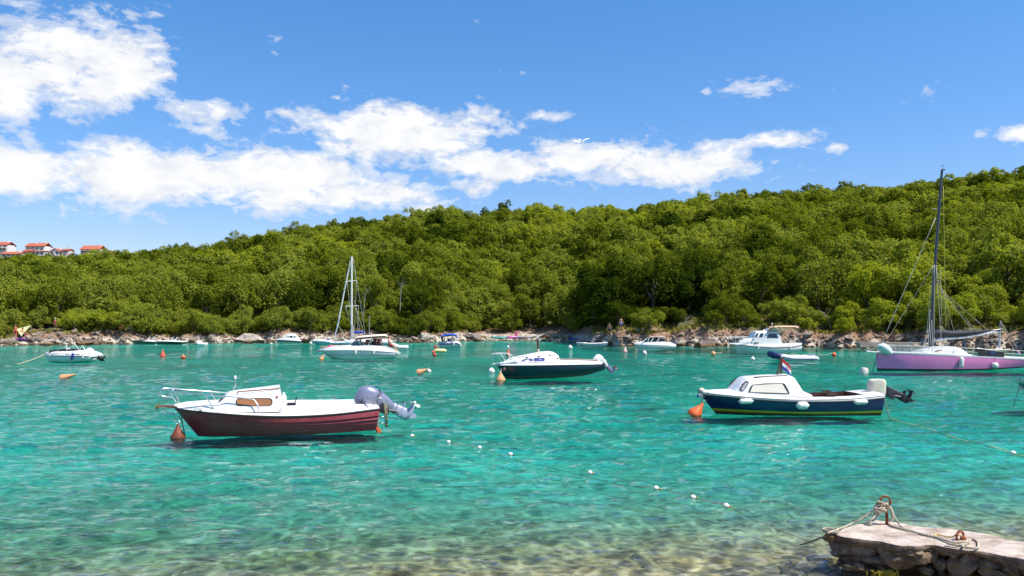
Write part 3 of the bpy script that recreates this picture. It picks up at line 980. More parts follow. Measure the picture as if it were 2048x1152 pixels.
# ------------------------------------------------------------------ boat-building helpers
WHITE = material('white_gelcoat', (.73, .72, .695), .28, vary=.12, vscale_=2.5, coat=.25)
WHITE2 = material('weathered_white', (.68, .675, .65), .45, vary=.16, vscale_=3.5)
STEEL = material('stainless_steel', (.72, .70, .68), .25, metal=.9)
BLACK = material('black_rubber', (.015, .015, .016), .55)
DARKG = material('smoked_glass', (.012, .018, .022), .08, coat=.5)
WOOD = material('varnished_wood', (.30, .12, .05), .4, vary=.5, vscale_=9)
WOOD_D = material('dark_wood', (.09, .035, .02), .5, vary=.4, vscale_=9)
GREY_PL = material('grey_plastic', (.22, .22, .23), .5)
ROPE_W = material('pale_rope', (.52, .44, .33), .9, vary=.45, vscale_=14)
CREAM = material('cream_canvas', (.66, .55, .42), .85, vary=.12, vscale_=4, bump=.2, bscale=6)
NAVY = material('navy_fabric', (.012, .02, .14), .7)
RED = material('signal_red', (.55, .03, .02), .5)
ORANGE = material('buoy_orange', (.55, .11, .03), .55, vary=.35, vscale_=7)
ORANGE_P = material('faded_orange', (.72, .34, .15), .6, vary=.3, vscale_=7)
BUOYW = material('buoy_white', (.78, .76, .70), .5, vary=.2, vscale_=8)

class Boat:
    """A boat's root Empty on the water plus the survey that turns photo pixels into the boat's own metres.
    Local x runs from the bow aft, y to the far side, z up from the water."""
    def __init__(s, name, px, py, yaw, label, cat='boat', group='boats moored in the bay', Y=None):
        p = on_water(px, py) if Y is None else Vector(((px - CX) * Y / F, Y, 0))
        s.c, s.s = math.cos(R(yaw)), math.sin(R(yaw))
        s.o = p
        s.root = empty(name, p, R(yaw), label, cat, group)

    def q(s, px, py, yl=0.0):
        k = (px - CX) / F
        x = (k * (s.o.y + yl * s.c) - s.o.x + yl * s.s) / (s.c - k * s.s)
        Y = s.o.y + x * s.s + yl * s.c
        return Vector((x, yl, CH + (HY - py) / F * Y))

    def path(s, pts, yl=0.0):
        return [s.q(p[0], p[1], p[2] if len(p) > 2 else yl) for p in pts]

def resample(pts, n):
    """smooth curve through control points, n samples evenly by index"""
    k = max(4, int(3 * n / len(pts)))
    P = smooth_path(pts, k)
    L = [0]
    for i in range(1, len(P)):
        L.append(L[-1] + (P[i] - P[i - 1]).length)
    out = []
    j = 0
    for i in range(n):
        t = L[-1] * i / (n - 1)
        while j < len(L) - 2 and L[j + 1] < t: j += 1
        f = (t - L[j]) / max(L[j + 1] - L[j], 1e-9)
        out.append(P[j].lerp(P[j + 1], min(max(f, 0), 1)))
    return out

class Hull:
    """hull sides between a sheer line and a bottom line, each traced as (px, py, half-beam)"""
    def __init__(s, boat, sheer, bottom, n=26, bulge=.05, draft=.08):
        s.b, s.n, s.draft, s.bulge = boat, n, min(draft, .08), bulge
        s.S = resample([boat.q(px, py, -b) for px, py, b in sheer], n)
        s.W = resample([boat.q(px, py, -b) for px, py, b in bottom], n)

    def pt(s, i, f, off=0.0):
        """point on the near side: station i, height fraction f from bottom to sheer"""
        a, b = s.W[i], s.S[i]
        p = a.lerp(b, f)
        p.y -= s.bulge * 4 * f * (1 - f) * min(1, abs(p.y) * 2.5)
        if off:
            p.y -= off * (1 if i else .2)
            if i == 0: p.x -= off
        return p

    def mir(s, p): return Vector((p.x, -p.y, p.z))

    def band(s, f0, f1, name, mat, off=0.0, rows=4, transom=True, keel=False, smooth=35, parent=None):
        mb = MB()
        fr = [f0 + (f1 - f0) * k / rows for k in range(rows + 1)]
        for side in (0, 1):
            g = []
            for i in range(s.n):
                r = [s.pt(i, f, off) for f in fr]
                if keel:
                    w = s.W[i]
                    r = [Vector((w.x, 0, w.z - s.draft * (0.25 + .75 * min(1, i / (s.n * .25)))))] + r
                g.append([s.mir(p) for p in r] if side else r)
            mb.grid(g)
        if transom:
            e = [s.pt(s.n - 1, f, off) for f in fr]
            if keel:
                w = s.W[-1]; e = [Vector((w.x, 0, w.z - s.draft))] + e
            for a, b in zip(e[:-1], e[1:]):
                mb.add([a, b, s.mir(b), s.mir(a)], [(0, 1, 2, 3)])
        bow = [s.pt(0, f, off) for f in fr]
        for a, b in zip(bow[:-1], bow[1:]):
            mb.add([a, b, s.mir(b), s.mir(a)], [(0, 1, 2, 3)])
        if off:     # close the lip back to the hull
            for f in (f0, f1):
                for sg in (0, 1):
                    g = []
                    for i in range(s.n):
                        r = [s.pt(i, f, off), s.pt(i, f, 0)]
                        g.append([s.mir(p) for p in r] if sg else r)
                    mb.grid(g)
        o = mb.build(name, mat, parent or s.b.root, smooth)
        return o

    def rail(s, f, r, name, mat, out=.0, aft=True):
        """moulding that runs all round the hull"""
        P = [s.pt(i, f, out) for i in range(s.n)]
        Q = [s.mir(p) for p in P][::-1]
        mb = MB()
        if aft: mb.tube(Q + P, r, 6) if False else mb.tube([*P[::-1], *[s.mir(p) for p in P]], r, 6)
        if aft: mb.tube([P[-1], s.mir(P[-1])], r, 6)
        return mb.build(name, mat, s.b.root, 60)

    def deck(s, name, mat, inset=.10, crown=.04, well=None, drop=.0, floor_mat=None):
        """deck at the sheer; well = (x0, x1, width fraction, depth) leaves an open cockpit"""
        mb, fl = MB(), MB()
        st = list(range(s.n))
        rows = []
        for i in st:
            p = s.S[i]; B = abs(p.y)
            rows.append((p.x, B, p.z - drop))
        if well:
            x0, x1, wf, dp = well
            ins = []
            for x in (x0, x1):
                for (a, b) in zip(rows[:-1], rows[1:]):
                    if a[0] <= x <= b[0]:
                        f = (x - a[0]) / (b[0] - a[0] + 1e-9)
                        ins.append(tuple(a[k] + (b[k] - a[k]) * f for k in range(3)))
            rows = sorted(rows + ins)
        for sg in (1, -1):
            prev = None
            for (x, B, z) in rows:
                inn = well and x0 - 1e-6 <= x <= x1 + 1e-6
                w = B * (well[2] if well else .5)
                outer = [(x, sg * B, z), (x, sg * B * .93, z + crown * .5), (x, sg * w, z + crown)]
                cur = (outer, (x, sg * 0, z + crown * 1.15), inn, (x, sg * w, z - (well[3] if well else 0)), (x, 0, z - (well[3] if well else 0)))
                if prev:
                    mb.grid([prev[0], cur[0]])
                    mid_open = well and prev[2] and cur[2]
                    if mid_open:
                        fl.grid([[prev[0][-1], prev[3], prev[4]], [cur[0][-1], cur[3], cur[4]]])
                    else:
                        mb.grid([[prev[0][-1], prev[1]], [cur[0][-1], cur[1]]])
                if well and (abs(x - x0) < 1e-6 or abs(x - x1) < 1e-6):
                    fl.add([cur[0][-1], cur[1], cur[4], cur[3]], [(0, 1, 2, 3)])
                prev = cur
        o = mb.build(name, mat, s.b.root, 35)
        if well: fl.build('cockpit', floor_mat or mat, s.b.root, 35)
        return o

class Cabin:
    """closed superstructure lofted through sections (px, py of base, py of top, half-width at base, half-width at top)"""
    def __init__(s, boat, secs, name, mat, crown=.05, parent=None, round_=.35, smooth=42):
        s.b = boat
        s.sec = []
        rings = []
        for (px, pb, ptp, wb, wt) in secs:
            b, t = boat.q(px, pb, -wb), boat.q(px, ptp, -wt)
            s.sec.append((b, t))
            h = t.z - b.z
            r = min(round_ * wt, abs(h) * round_, .16)
            k = lambda w, z, x: (x, w, z)
            half = [k(-wb, b.z, b.x), k(-(wb + (wt - wb) * .5), b.z + h * .5, (b.x + t.x) / 2), k(-(wt + (wb - wt) * r / max(h, .05)), t.z - r, t.x), k(-(wt - r * .3), t.z - r * .3, t.x), k(-(wt - r), t.z, t.x), k(-(wt - r) * .5, t.z + crown * .75, t.x)]
            ring = half + [(t.x, 0, t.z + crown)] + [(x, -w, z) for x, w, z in half[::-1]]
            rings.append(ring)
        mb = MB(); mb.loft(rings)
        s.o = mb.build(name, mat, parent or boat.root, smooth)

    def on_side(s, px, py):
        yl = -.6
        for _ in range(6):
            p = s.b.q(px, py, yl)
            i = 0
            while i < len(s.sec) - 2 and s.sec[i + 1][0].x < p.x: i += 1
            (b0, t0), (b1, t1) = s.sec[i], s.sec[i + 1]
            f = min(max((p.x - b0.x) / max(b1.x - b0.x, 1e-6), 0), 1)
            b, t = b0.lerp(b1, f), t0.lerp(t1, f)
            v = min(max((p.z - b.z) / max(t.z - b.z, 1e-6), 0), 1.05)
            yl = b.y + (t.y - b.y) * v
        return s.b.q(px, py, yl)

    def window(s, poly, frame=.035, fmat=BLACK, pmat=DARKG, name='window', proud=.02, far=True, pane='pane'):
        pts = [s.on_side(*p) for p in poly]
        out = []
        for sg in ((1, -1) if far else (1,)):
            P = [Vector((p.x, p.y * sg, p.z)) for p in pts]
            c = sum(P, Vector()) / len(P)
            def grow(p, d):
                e = (p - c); e.y = 0
                return p + e.normalized() * d
            yo = Vector((0, -sg * proud, 0)); yi = Vector((0, sg * .05, 0))
            O = [grow(p, frame) for p in P]
            mb = MB(); n = len(P)
            fo, fi = [p + yo for p in O], [p + yo for p in P]
            bo, bi = [p + yi for p in O], [p + yi for p in P]
            mb.add(fo + fi + bo + bi, [(i, (i + 1) % n, n + (i + 1) % n, n + i) for i in range(n)] + [(2 * n + i, 2 * n + (i + 1) % n, (i + 1) % n, i) for i in range(n)] + [(n + i, n + (i + 1) % n, 3 * n + (i + 1) % n, 3 * n + i) for i in range(n)])
            w = mb.build(name, fmat, s.b.root, 30)
            mb = MB(); mb.prism([p + yo * .45 for p in P], [p + yi * .6 for p in P])
            mb.build(pane, pmat, w, None)
            out.append(w)
        return out

def rrect(x0, y0, x1, y1, r, n=4):
    pts = []
    for cx, cy, a0 in ((x1 - r, y1 - r, 0), (x0 + r, y1 - r, 90), (x0 + r, y0 + r, 180), (x1 - r, y0 + r, 270)):
        for k in range(n + 1):
            a = R(a0 + 90 * k / n)
            pts.append((cx + r * math.cos(a), cy + r * math.sin(a)))
    return pts

def rail(boat, pts, r, name, mat=STEEL, k=5, parent=None, yl=0.0):
    mb = MB(); mb.tube(smooth_path(boat.path(pts, yl), k) if k > 1 else boat.path(pts, yl), r, 7)
    return mb.build(name, mat, parent or boat.root, 180)

DKMETAL = material('dark_engine_metal', (.05, .05, .06), .45, metal=.4)
def outboard(boat, pos, scale, tilt, cowl, leg, prop_mat, cover=None, rz=0.0, strap=True):
    """outboard engine: cowling, apron, leg, gearcase with skeg, three-bladed propeller; tilted up about the transom"""
    e = bpy.data.objects.new('outboard_engine', None); link(e, boat.root)
    e.location = pos; e.scale = (scale,) * 3; e.rotation_euler = (0, -R(tilt), rz)
    def sq(cx, rx, ry, z, k=.72, n=20):
        out = []
        for i in range(n):
            a = 2 * math.pi * i / n; c, s_ = math.cos(a), math.sin(a)
            out.append((cx + rx * math.copysign(abs(c) ** k, c), ry * math.copysign(abs(s_) ** k, s_), z))
        return out
    if cover is None:
        mb = MB(); mb.loft([sq(.14, .17, .13, .02), sq(.15, .25, .18, .06), sq(.16, .285, .205, .2), sq(.15, .285, .2, .38), sq(.13, .25, .18, .5), sq(.11, .17, .13, .575), sq(.10, .05, .04, .595)])
        mb.build('cowling', cowl, e, 60)
        if strap:
            mb = MB(); mb.loft([sq(.16, .292, .212, .10), sq(.16, .292, .212, .125)]); mb.build('cowling_seam', BLACK, e, 40)
        mb = MB(); mb.loft([sq(.16, .27, .19, .05), sq(.19, .21, .15, -.12), sq(.2, .12, .085, -.34), sq(.2, .1, .07, -.42)]); mb.build('apron', cowl, e, 50)
    mb = MB(); mb.loft([sq(.2, .10, .075, .0), sq(.2, .125, .075, -.5), sq(.2, .145, .06, -.7), sq(.2, .13, .04, -.82)]); mb.build('leg', leg, e, 50)
    mb = MB(); mb.box((.27, 0, -.6), (.36, .2, .02)); mb.build('cavitation_plate', leg, e, 30)
    mb = MB(); mb.lathe([(.005, 0), (.05, .05), (.068, .16), (.07, .3), (.055, .4)], (.06, 0, -.82), 14, Vector((1, 0, 0)))
    mb.prism([(.12, -.008, -.85), (.12, .008, -.85), (.3, .008, -.85), (.3, -.008, -.85)], [(.22, -.006, -1.02), (.22, .006, -1.02), (.3, .006, -1.02), (.3, -.006, -1.02)])
    mb.build('gearcase', leg, e, 40)
    pr = MB(); pr.lathe([(.05, 0), (.04, .1), (.02, .13)], (.46, 0, -.82), 10, Vector((1, 0, 0)))
    for k in range(3):
        a = k * 2.094 + .4
        u = Vector((0, math.cos(a), math.sin(a))); v = Vector((0, -math.sin(a), math.cos(a)))
        c = Vector((.51, 0, -.82))
        pl = [c + u * .03 + v * .02, c + u * .08 + v * .07 + Vector((.03, 0, 0)), c + u * .15 + v * .06 + Vector((.035, 0, 0)), c + u * .17, c + u * .13 - v * .06 - Vector((.035, 0, 0)), c + u * .05 - v * .04 - Vector((.02, 0, 0))]
        pr.prism(pl, [p + Vector((.012, 0, 0)) for p in pl])
    pr.build('propeller', prop_mat, e, 30)
    mb = MB(); mb.box((.03, 0, -.13), (.14, .30, .40)); mb.box((-.06, 0, .04), (.14, .24, .05)); mb.tube([(.1, -.1, -.3), (.16, -.1, -.5)], .03, 6); mb.tube([(.1, .1, -.3), (.16, .1, -.5)], .03, 6); mb.build('clamp_bracket', DKMETAL, e, 30)
    for sg in (-1, 1):
        MB().loft([[(.12 + .1 * math.cos(a), sg * y, -.12 + .13 * math.sin(a)) for a in [2 * math.pi * k / 12 for k in range(12)]] for y in (.13, .165)]).build('swivel_cover', DKMETAL, e, 40)
    if cover is None:
        mb = MB()
        for sg in (-1, 1): mb.box((.02, sg * .185, .42), (.10, .02, .02))
        mb.build('cowl_vent', BLACK, e)
    MB().loft([sq(.2, .135, .08, -.44), sq(.2, .135, .08, -.46)]).build('leg_seam', BLACK, e, 30)
    return e

def fender(boat, px, py, L, r, tilt, label, yl, mat=BUOYW, hang=None, group='fenders hung from boats'):
    """inflated fender, a thing of its own, hanging against the hull by a short line"""
    p = boat.q(px, py, yl)
    w = Vector((boat.o.x + p.x * boat.c - p.y * boat.s, boat.o.y + p.x * boat.s + p.y * boat.c, p.z))
    ax = Vector((math.cos(R(tilt)) * boat.c, math.cos(R(tilt)) * boat.s, math.sin(R(tilt))))
    root = empty('fender', w, 0, label, 'fender', group)
    prof = [(.012, -L / 2 - .03), (.02, -L / 2)] + [(r * math.sin(R(a)), -L / 2 + r * .9 * (1 - math.cos(R(a)))) for a in (30, 60, 90)] + [(r * math.sin(R(a)), L / 2 - r * .9 * (1 - math.cos(R(a)))) for a in (90, 60, 30)] + [(.02, L / 2), (.012, L / 2 + .03)]
    mb = MB(); mb.lathe(prof, (0, 0, 0), 14, ax); mb.build('body', mat, root, 180)
    if hang is not None:
        h = boat.q(hang[0], hang[1], yl + .03)
        hw = Vector((boat.o.x + h.x * boat.c - h.y * boat.s, boat.o.y + h.x * boat.s + h.y * boat.c, h.z)) - w
        mb = MB(); mb.tube([ax * (L / 2) if tilt > 20 else Vector((0, 0, r * .9)), hw], .012, 5); mb.build('lanyard', ROPE_W, root)
    return root

def flag_cloth(w, h, nx=10, ny=6, wave=.06, droop=.5, seed=0):
    """points of a hanging flag, hoist along -z from the origin, fly towards +x with droop"""
    g = []
    for j in range(ny + 1):
        r = []
        for i in range(nx + 1):
            u, v = i / nx, j / ny
            r.append(Vector((u * w * math.cos(droop * u * .8), wave * math.sin(u * 7 + v * 1.5 + seed) * u, -v * h - droop * w * u ** 1.1 * .8)))
        g.append(r)
    return g

FLAGC = {'red': material('flag_red', (.60, .02, .03), .8), 'white': material('flag_white', (.80, .80, .80), .8), 'blue': material('flag_blue', (.03, .05, .35), .8)}
def tricolour(parent, loc, w, h, rz=0.0, droop=.5, emblem=True, seed=0):
    e = bpy.data.objects.new('flag', None); link(e, parent); e.location = loc; e.rotation_euler = (0, 0, rz)
    G = flag_cloth(w, h, 10, 6, .05 * w, droop, seed)
    for k, c in enumerate(('red', 'white', 'blue')):
        mb = MB(); mb.grid(G[k * 2:k * 2 + 3]); mb.build(c + '_stripe', FLAGC[c], e, 180, recalc=False)
    if emblem:      # checkered shield across the middle stripe
        r_, w_ = MB(), MB()
        for a in range(5):
            for b in range(5):
                u0 = .38 + .048 * a; v0 = .26 + .095 * b
                def P(u, v, dy=-.006):
                    uu_, vv_ = u, v
                    return Vector((uu_ * w * math.cos(droop * uu_ * .8), .05 * w * math.sin(uu_ * 7 + vv_ * 1.5 + seed) * uu_ + dy, -vv_ * h - droop * w * uu_ ** 1.1 * .8))
                for sgn in (-.006, .006):
                    ((r_ if (a + b) % 2 == 0 else w_)).add([P(u0, v0, sgn), P(u0 + .048, v0, sgn), P(u0 + .048, v0 + .095, sgn), P(u0, v0 + .095, sgn)], [(0, 1, 2, 3)])
        em = r_.build('shield', FLAGC['red'], e, None, recalc=False)
        o = w_.build('shield_checks', FLAGC['white'], e, None, recalc=False)
    return e

def to_world(boat, p):
    return Vector((boat.o.x + p.x * boat.c - p.y * boat.s, boat.o.y + p.x * boat.s + p.y * boat.c, p.z))

def line(a, b, r, drop, label, mat=ROPE_W, cat='rope', name='mooring_line', group='mooring lines', n=14):
    o = MB().tube(sag(a, b, drop, n), r, 6).build(name, mat, None, 180)
    return tag(o, label, cat, group)
# ------------------------------------------------------------------ maroon cabin boat, nearest on the near side of the bay
MAROON = material('maroon_paint', (.21, .013, .019), .42, vary=.45, vscale_=3.0, dark=(.24, .04, .055), coat=0.0)
b = Boat('cabin_boat', 396, 871, 17, 'maroon and white cabin boat with its silver outboard tilted up')
sheer = [(348, 814, .03), (364, 819.5, .30), (422, 826, .70), (507, 832, .95), (592, 833, 1.0), (677, 828, .97), (759, 818, .86)]
bot = [(396, 871.5, .02), (425, 871.8, .16), (470, 872, .38), (535, 872, .60), (600, 870, .72), (648, 867, .75), (752, 860, .72)]
h = Hull(b, sheer, bot, 30, .06)
hull = h.band(0, .10, 'hull', MAROON, keel=True, rows=2)
# lapped strakes, each one standing a little proud of the one below
fr = [0, .17, .34, .52, .70, 1.0]
for k in range(5):
    mb = MB()
    for sg in (0, 1):
        g = []
        for i in range(h.n):
            r = [h.pt(i, fr[k], .004 + .048 * min(1, i / 5)), h.pt(i, fr[k] + .025, .004 + .048 * min(1, i / 5)), h.pt(i, fr[k + 1] - .001, .004)]
            r = [h.pt(i, fr[k], 0.0)] + r
            g.append([h.mir(p) for p in r] if sg else r)
        mb.grid(g)
    e = [h.pt(h.n - 1, f, .004) for f in (fr[k], fr[k + 1])]
    mb.add([e[0], e[1], h.mir(e[1]), h.mir(e[0])], [(0, 1, 2, 3)])
    e = [h.pt(0, f, .012) for f in (fr[k], fr[k + 1])]
    mb.add([e[0], e[1], h.mir(e[1]), h.mir(e[0])], [(0, 1, 2, 3)])
    mb.build('strake', MAROON, b.root, 30)
h.rail(1.0, .026, 'rub_rail', BLACK, .012)
sternx = h.S[-1].x
x0 = b.q(572, 810, -.8).x; x1 = b.q(738, 810, -.8).x
h.deck('deck', WHITE, crown=.05, well=(x0, x1, .70, .35), drop=-.02, floor_mat=material('grey_cockpit', (.46, .455, .44), .6, vary=.2, vscale_=4))
cab = Cabin(b, [(352, 813, 811.5, .05, .03), (372, 819, 809, .36, .26), (405, 822, 808, .6, .48), (437, 823.5, 808, .74, .58), (446, 824, 799, .75, .56), (457, 824, 789.5, .76, .55), (475, 824, 786.5, .76, .55), (520, 824, 781.5, .77, .56), (560, 824, 776.5, .78, .57), (566, 824, 804, .78, .66)], 'cabin', WHITE, .05)
cab.window(rrect(474, 796.5, 543, 811, 6.5), .028, material('brown_gasket', (.05, .02, .018), .5), material('amber_curtain', (.30, .12, .035), .35, vary=.25, vscale_=14, coat=.6), proud=.018)
# raking windscreen
w0, w1 = b.q(439, 806, -.5), b.q(455, 790.5, -.48)
mb = MB(); mb.prism([(w0.x - .025, -.42, w0.z + .05), (w0.x - .025, .42, w0.z + .05), (w1.x - .03, .40, w1.z - .02), (w1.x - .03, -.40, w1.z - .02)], [(w0.x + .03, -.42, w0.z + .03), (w0.x + .03, .42, w0.z + .03), (w1.x + .03, .40, w1.z - .04), (w1.x + .03, -.40, w1.z - .04)])
mb.build('windscreen', DARKG, b.root, None)
# cockpit coaming: a rounded white wall down each side
for sg in (1, -1):
    rings = []
    for px, pt_, pb, w in ((557, 824, 832, .80), (560, 816, 831.5, .86), (566, 812.5, 831, .88), (600, 811.5, 831, .9), (660, 811, 827.5, .88), (715, 809.5, 823, .84), (728, 809, 821, .82), (732, 814, 820, .81), (742, 816, 819.5, .80)):
        t_, bb_ = b.q(px, pt_, -w + .04), b.q(px, pb, -w)
        rings.append([(t_.x, sg * -(w), bb_.z - .02), (t_.x, sg * -(w - .03), (t_.z + bb_.z) / 2), (t_.x, sg * -(w - .06), t_.z - .02), (t_.x, sg * -(w - .09), t_.z), (t_.x, sg * -(w - .17), t_.z), (t_.x, sg * -(w - .2), t_.z - .03), (t_.x, sg * -(w - .2), bb_.z - .05)])
    MB().loft(rings).build('coaming', WHITE, b.root, 50)
mb = MB(); p = b.q(738, 812, -.4); mb.box((p.x, 0, p.z - .06), (.16, 1.55, .2)); mb.build('stern_bench', WHITE, b.root, 30)
p = b.q(600, 808, .35); mb = MB(); mb.box((p.x + .1, .2, p.z - .25), (.5, .7, .3)); mb.build('thwart', WHITE, b.root)
# engine control lever
p = b.q(583, 808, -.35); mb = MB(); mb.box((p.x, -.35, p.z), (.22, .1, .07)); mb.tube(b.path([(590, 806), (592.5, 797)], -.35), .014, 6); mb.box(b.q(593, 796.5, -.35), (.03, .04, .06)); mb.build('throttle_lever', BLACK, b.root)
p = b.q(568.5, 800, -.1); mb = MB(); mb.loft([[(p.x - .07, -.3, p.z - .2), (p.x + .09, -.3, p.z - .2), (p.x + .09, .1, p.z - .2), (p.x - .07, .1, p.z - .2)], [(p.x - .05, -.26, p.z + .1), (p.x + .05, -.26, p.z + .1), (p.x + .05, .06, p.z + .1), (p.x - .05, .06, p.z + .1)], [(p.x - .03, -.2, p.z + .2), (p.x + .01, -.2, p.z + .2), (p.x + .01, 0, p.z + .2), (p.x - .03, 0, p.z + .2)]]); mb.build('companion_post', WHITE, b.root, 40)
# pulpit rails
nr = -.55
rail(b, [(518, 824.5, -.88), (517, 815, -.86), (511, 803, -.8), (503, 798, -.78), (470, 794.5, -.74), (410, 789, -.6), (360, 784, -.34), (330, 780, -.12), (318, 783, -.02), (314.5, 789, 0), (318, 795, 0), (328, 797.5, -.05), (345, 795, -.12)], .016, 'bow_rail', STEEL, 6)
rail(b, [(463, 787, .5), (420, 783, .45), (372, 779.5, .28), (340, 776.5, .1), (325, 778, .02), (319.5, 785, 0), (322, 791, 0), (332, 793.5, .03), (343, 794, .1)], .016, 'bow_rail', STEEL, 6)
for pts in ([(410, 789, -.6), (418, 803, -.62), (427, 817, -.64), (426.5, 822, -.65)], [(420, 783, .45), (429, 797, .5), (434.5, 808.5, .5)], [(336, 781, -.16), (345, 794, -.16), (354, 807.5, -.2)], [(345, 778, .12), (353, 793, .14), (359, 807.5, .2)]):
    rail(b, pts, .015, 'stanchion', STEEL, 4)
mb = MB(); P = [b.q(314, 810.5, -.09), b.q(357, 813, -.13)]
mb.prism([(P[0].x, -.09, P[0].z), (P[1].x, -.14, P[1].z - .0), (P[1].x, .14, P[1].z), (P[0].x, .09, P[0].z)], [(P[0].x, -.09, P[0].z - .045), (P[1].x, -.14, P[1].z - .045), (P[1].x, .14, P[1].z - .045), (P[0].x, .09, P[0].z - .045)])
mb.build('bowsprit', WOOD, b.root, 30)
mb = MB(); mb.lathe([(.02, -.05), (.05, -.03), (.05, .03), (.02, .05)], b.q(314, 814.5, 0), 12, Vector((0, 1, 0))); mb.build('anchor_roller', material('old_brass', (.35, .27, .08), .5, metal=.6), b.root)
rail(b, [(325, 816), (333, 824), (347, 831), (363, 836)], .014, 'bobstay', STEEL, 4)
# cabin top: teak grab rails, lamp mast, side lamp
for (yl, pts) in ((-.5, [(474, 787.5), (475.5, 784), (480, 783.2), (520, 780), (550, 777.5), (560, 775.5)]), (.45, [(476, 784), (479, 781), (485, 780), (520, 777.8), (545, 776)])):
    rail(b, pts, .017, 'grab_rail', WOOD, 4, yl=yl)
rail(b, [(461.5, 790), (466, 780), (471.5, 769), (471.3, 764), (470.4, 757)], .013, 'lamp_mast', STEEL, 3, yl=-.1)
mb = MB(); p = b.q(470.3, 754.5, -.1); mb.lathe([(.03, -.04), (.032, -.02), (.028, .03), (.01, .045)], p, 10); mb.build('mast_lamp', BUOYW, b.root, 60)
p = cab.on_side(554, 793.5); mb = MB(); mb.lathe([(.03, -.03), (.03, .02), (.012, .04)], p, 10, Vector((0, -1, 0))); mb.build('side_lamp', RED, b.root)
for px in (392, 397): mb = MB(); mb.ball(b.q(px, 817, -.58), .017, 8, 5); mb.build('vent_plug', BLACK, b.root)
p = b.q(395, 818, -.62); mb = MB(); mb.box((p.x, p.y, p.z), (.22, .08, .06)); mb.build('mooring_cleat', WHITE2, b.root)
LILAC = material('silver_lilac_paint', (.25, .25, .34), .3, metal=.35, coat=.4)
LILAC2 = material('pale_lilac_paint', (.42, .42, .55), .35, metal=.2)
outboard(b, b.q(751, 816, 0), 1.12, 62, LILAC, LILAC2, WHITE2)
# boarding ladder and hoop on the transom
rail(b, [(749.5, 817, -.55), (749.8, 804, -.55), (752.5, 798, -.55), (757.5, 795.6, -.55), (763, 797, -.55), (768, 803, -.55), (768.5, 815, -.55)], .016, 'ladder_hoop', STEEL, 4)
OLIVE = material('weedy_steel', (.22, .21, .12), .6, vary=.4, vscale_=20)
for yl, dx in ((-.6, 0), (-.38, 3.2)):
    rail(b, [(769.5 + dx, 806, yl), (771.5 + dx, 853.5, yl)], .02, 'ladder_rail', OLIVE, 1)
for y_ in (816, 827, 838, 849):
    mb = MB(); mb.tube([b.q(770 + (y_ - 806) / 22, y_, -.6), b.q(773 + (y_ - 806) / 22, y_, -.38)], .016, 6); mb.build('ladder_rung', OLIVE, b.root)
for y_ in (833, 846): rail(b, [(757, y_, -.5), (770.5, y_, -.5)], .012, 'ladder_strut', STEEL, 1)
p = b.q(756, 861, -.3); mb = MB(); mb.box((p.x, 0, p.z + .02), (.12, 1.2, .07)); mb.build('trim_tab', material('antifoul_orange', (.7, .12, .02), .6), b.root)
line(to_world(b, b.q(742.5, 817, -.84)), to_world(b, b.q(764, 868, -.6)), .014, .02, 'thin white line from the maroon boat stern down into the water')
maroon = b

# ------------------------------------------------------------------ blue cabin boat with the flag
BLUEP = material('navy_paint', (.008, .022, .115), .32, vary=.35, vscale_=2.5, coat=.3)
b = Boat('cabin_boat', 1432, 826.6, 1.5, 'navy blue and white cabin boat flying a small checkered-shield flag')
sheer = [(1397, 785, .04), (1418, 787.5, .38), (1472, 793, .80), (1555, 799, .98), (1616, 800.5, 1.0), (1702, 798.5, .95), (1769, 792, .84)]
bot = [(1432, 827, .02), (1452, 828, .2), (1506, 829.6, .5), (1604, 832, .74), (1702, 831.4, .76), (1762, 831, .70)]
h = Hull(b, sheer, bot, 28, .05)
h.band(0, .15, 'bottom', material('brown_antifoul', (.14, .045, .03), .7, vary=.4, vscale_=5), keel=True, rows=2)
h.band(.15, .27, 'waterline_stripe', material('yellow_paint', (.52, .42, .015), .45), off=.004, rows=1)
h.band(.27, .90, 'hull', BLUEP, off=.002)
h.band(.90, 1.0, 'gunwale', WHITE, off=.02, rows=2)
h.rail(.905, .02, 'rub_rail', BLACK, .03)
BRN = material('brown_interior', (.085, .028, .02), .6)
h.deck('deck', WHITE, crown=.06, well=(b.q(1612, 790, -.7).x, b.q(1728, 790, -.7).x, .74, .32), drop=-.02, floor_mat=BRN)
cab = Cabin(b, [(1408, 786.5, 783.5, .2, .12), (1440, 789.5, 783.5, .5, .42), (1473, 791, 783.8, .72, .56), (1479, 791.3, 776, .74, .55), (1493, 792, 759.5, .76, .54), (1499, 792, 757.2, .77, .56), (1540, 793, 754.5, .8, .6), (1584, 793.5, 752.5, .82, .6), (1592, 793.5, 756, .82, .62), (1607, 793.6, 782.5, .82, .7), (1624, 793.6, 790, .82, .74)], 'cabin', WHITE, .04, round_=.3)
CURT = material('cream_curtain', (.66, .60, .50), .8)
win = cab.window([(1498.7, 783.6), (1502, 775), (1506.5, 770), (1530, 768), (1564, 766.8), (1568, 769), (1575, 781), (1577, 786.4), (1573, 787.2), (1530, 785.6)], .03, BLACK, DARKG, proud=.02, pane='pane')
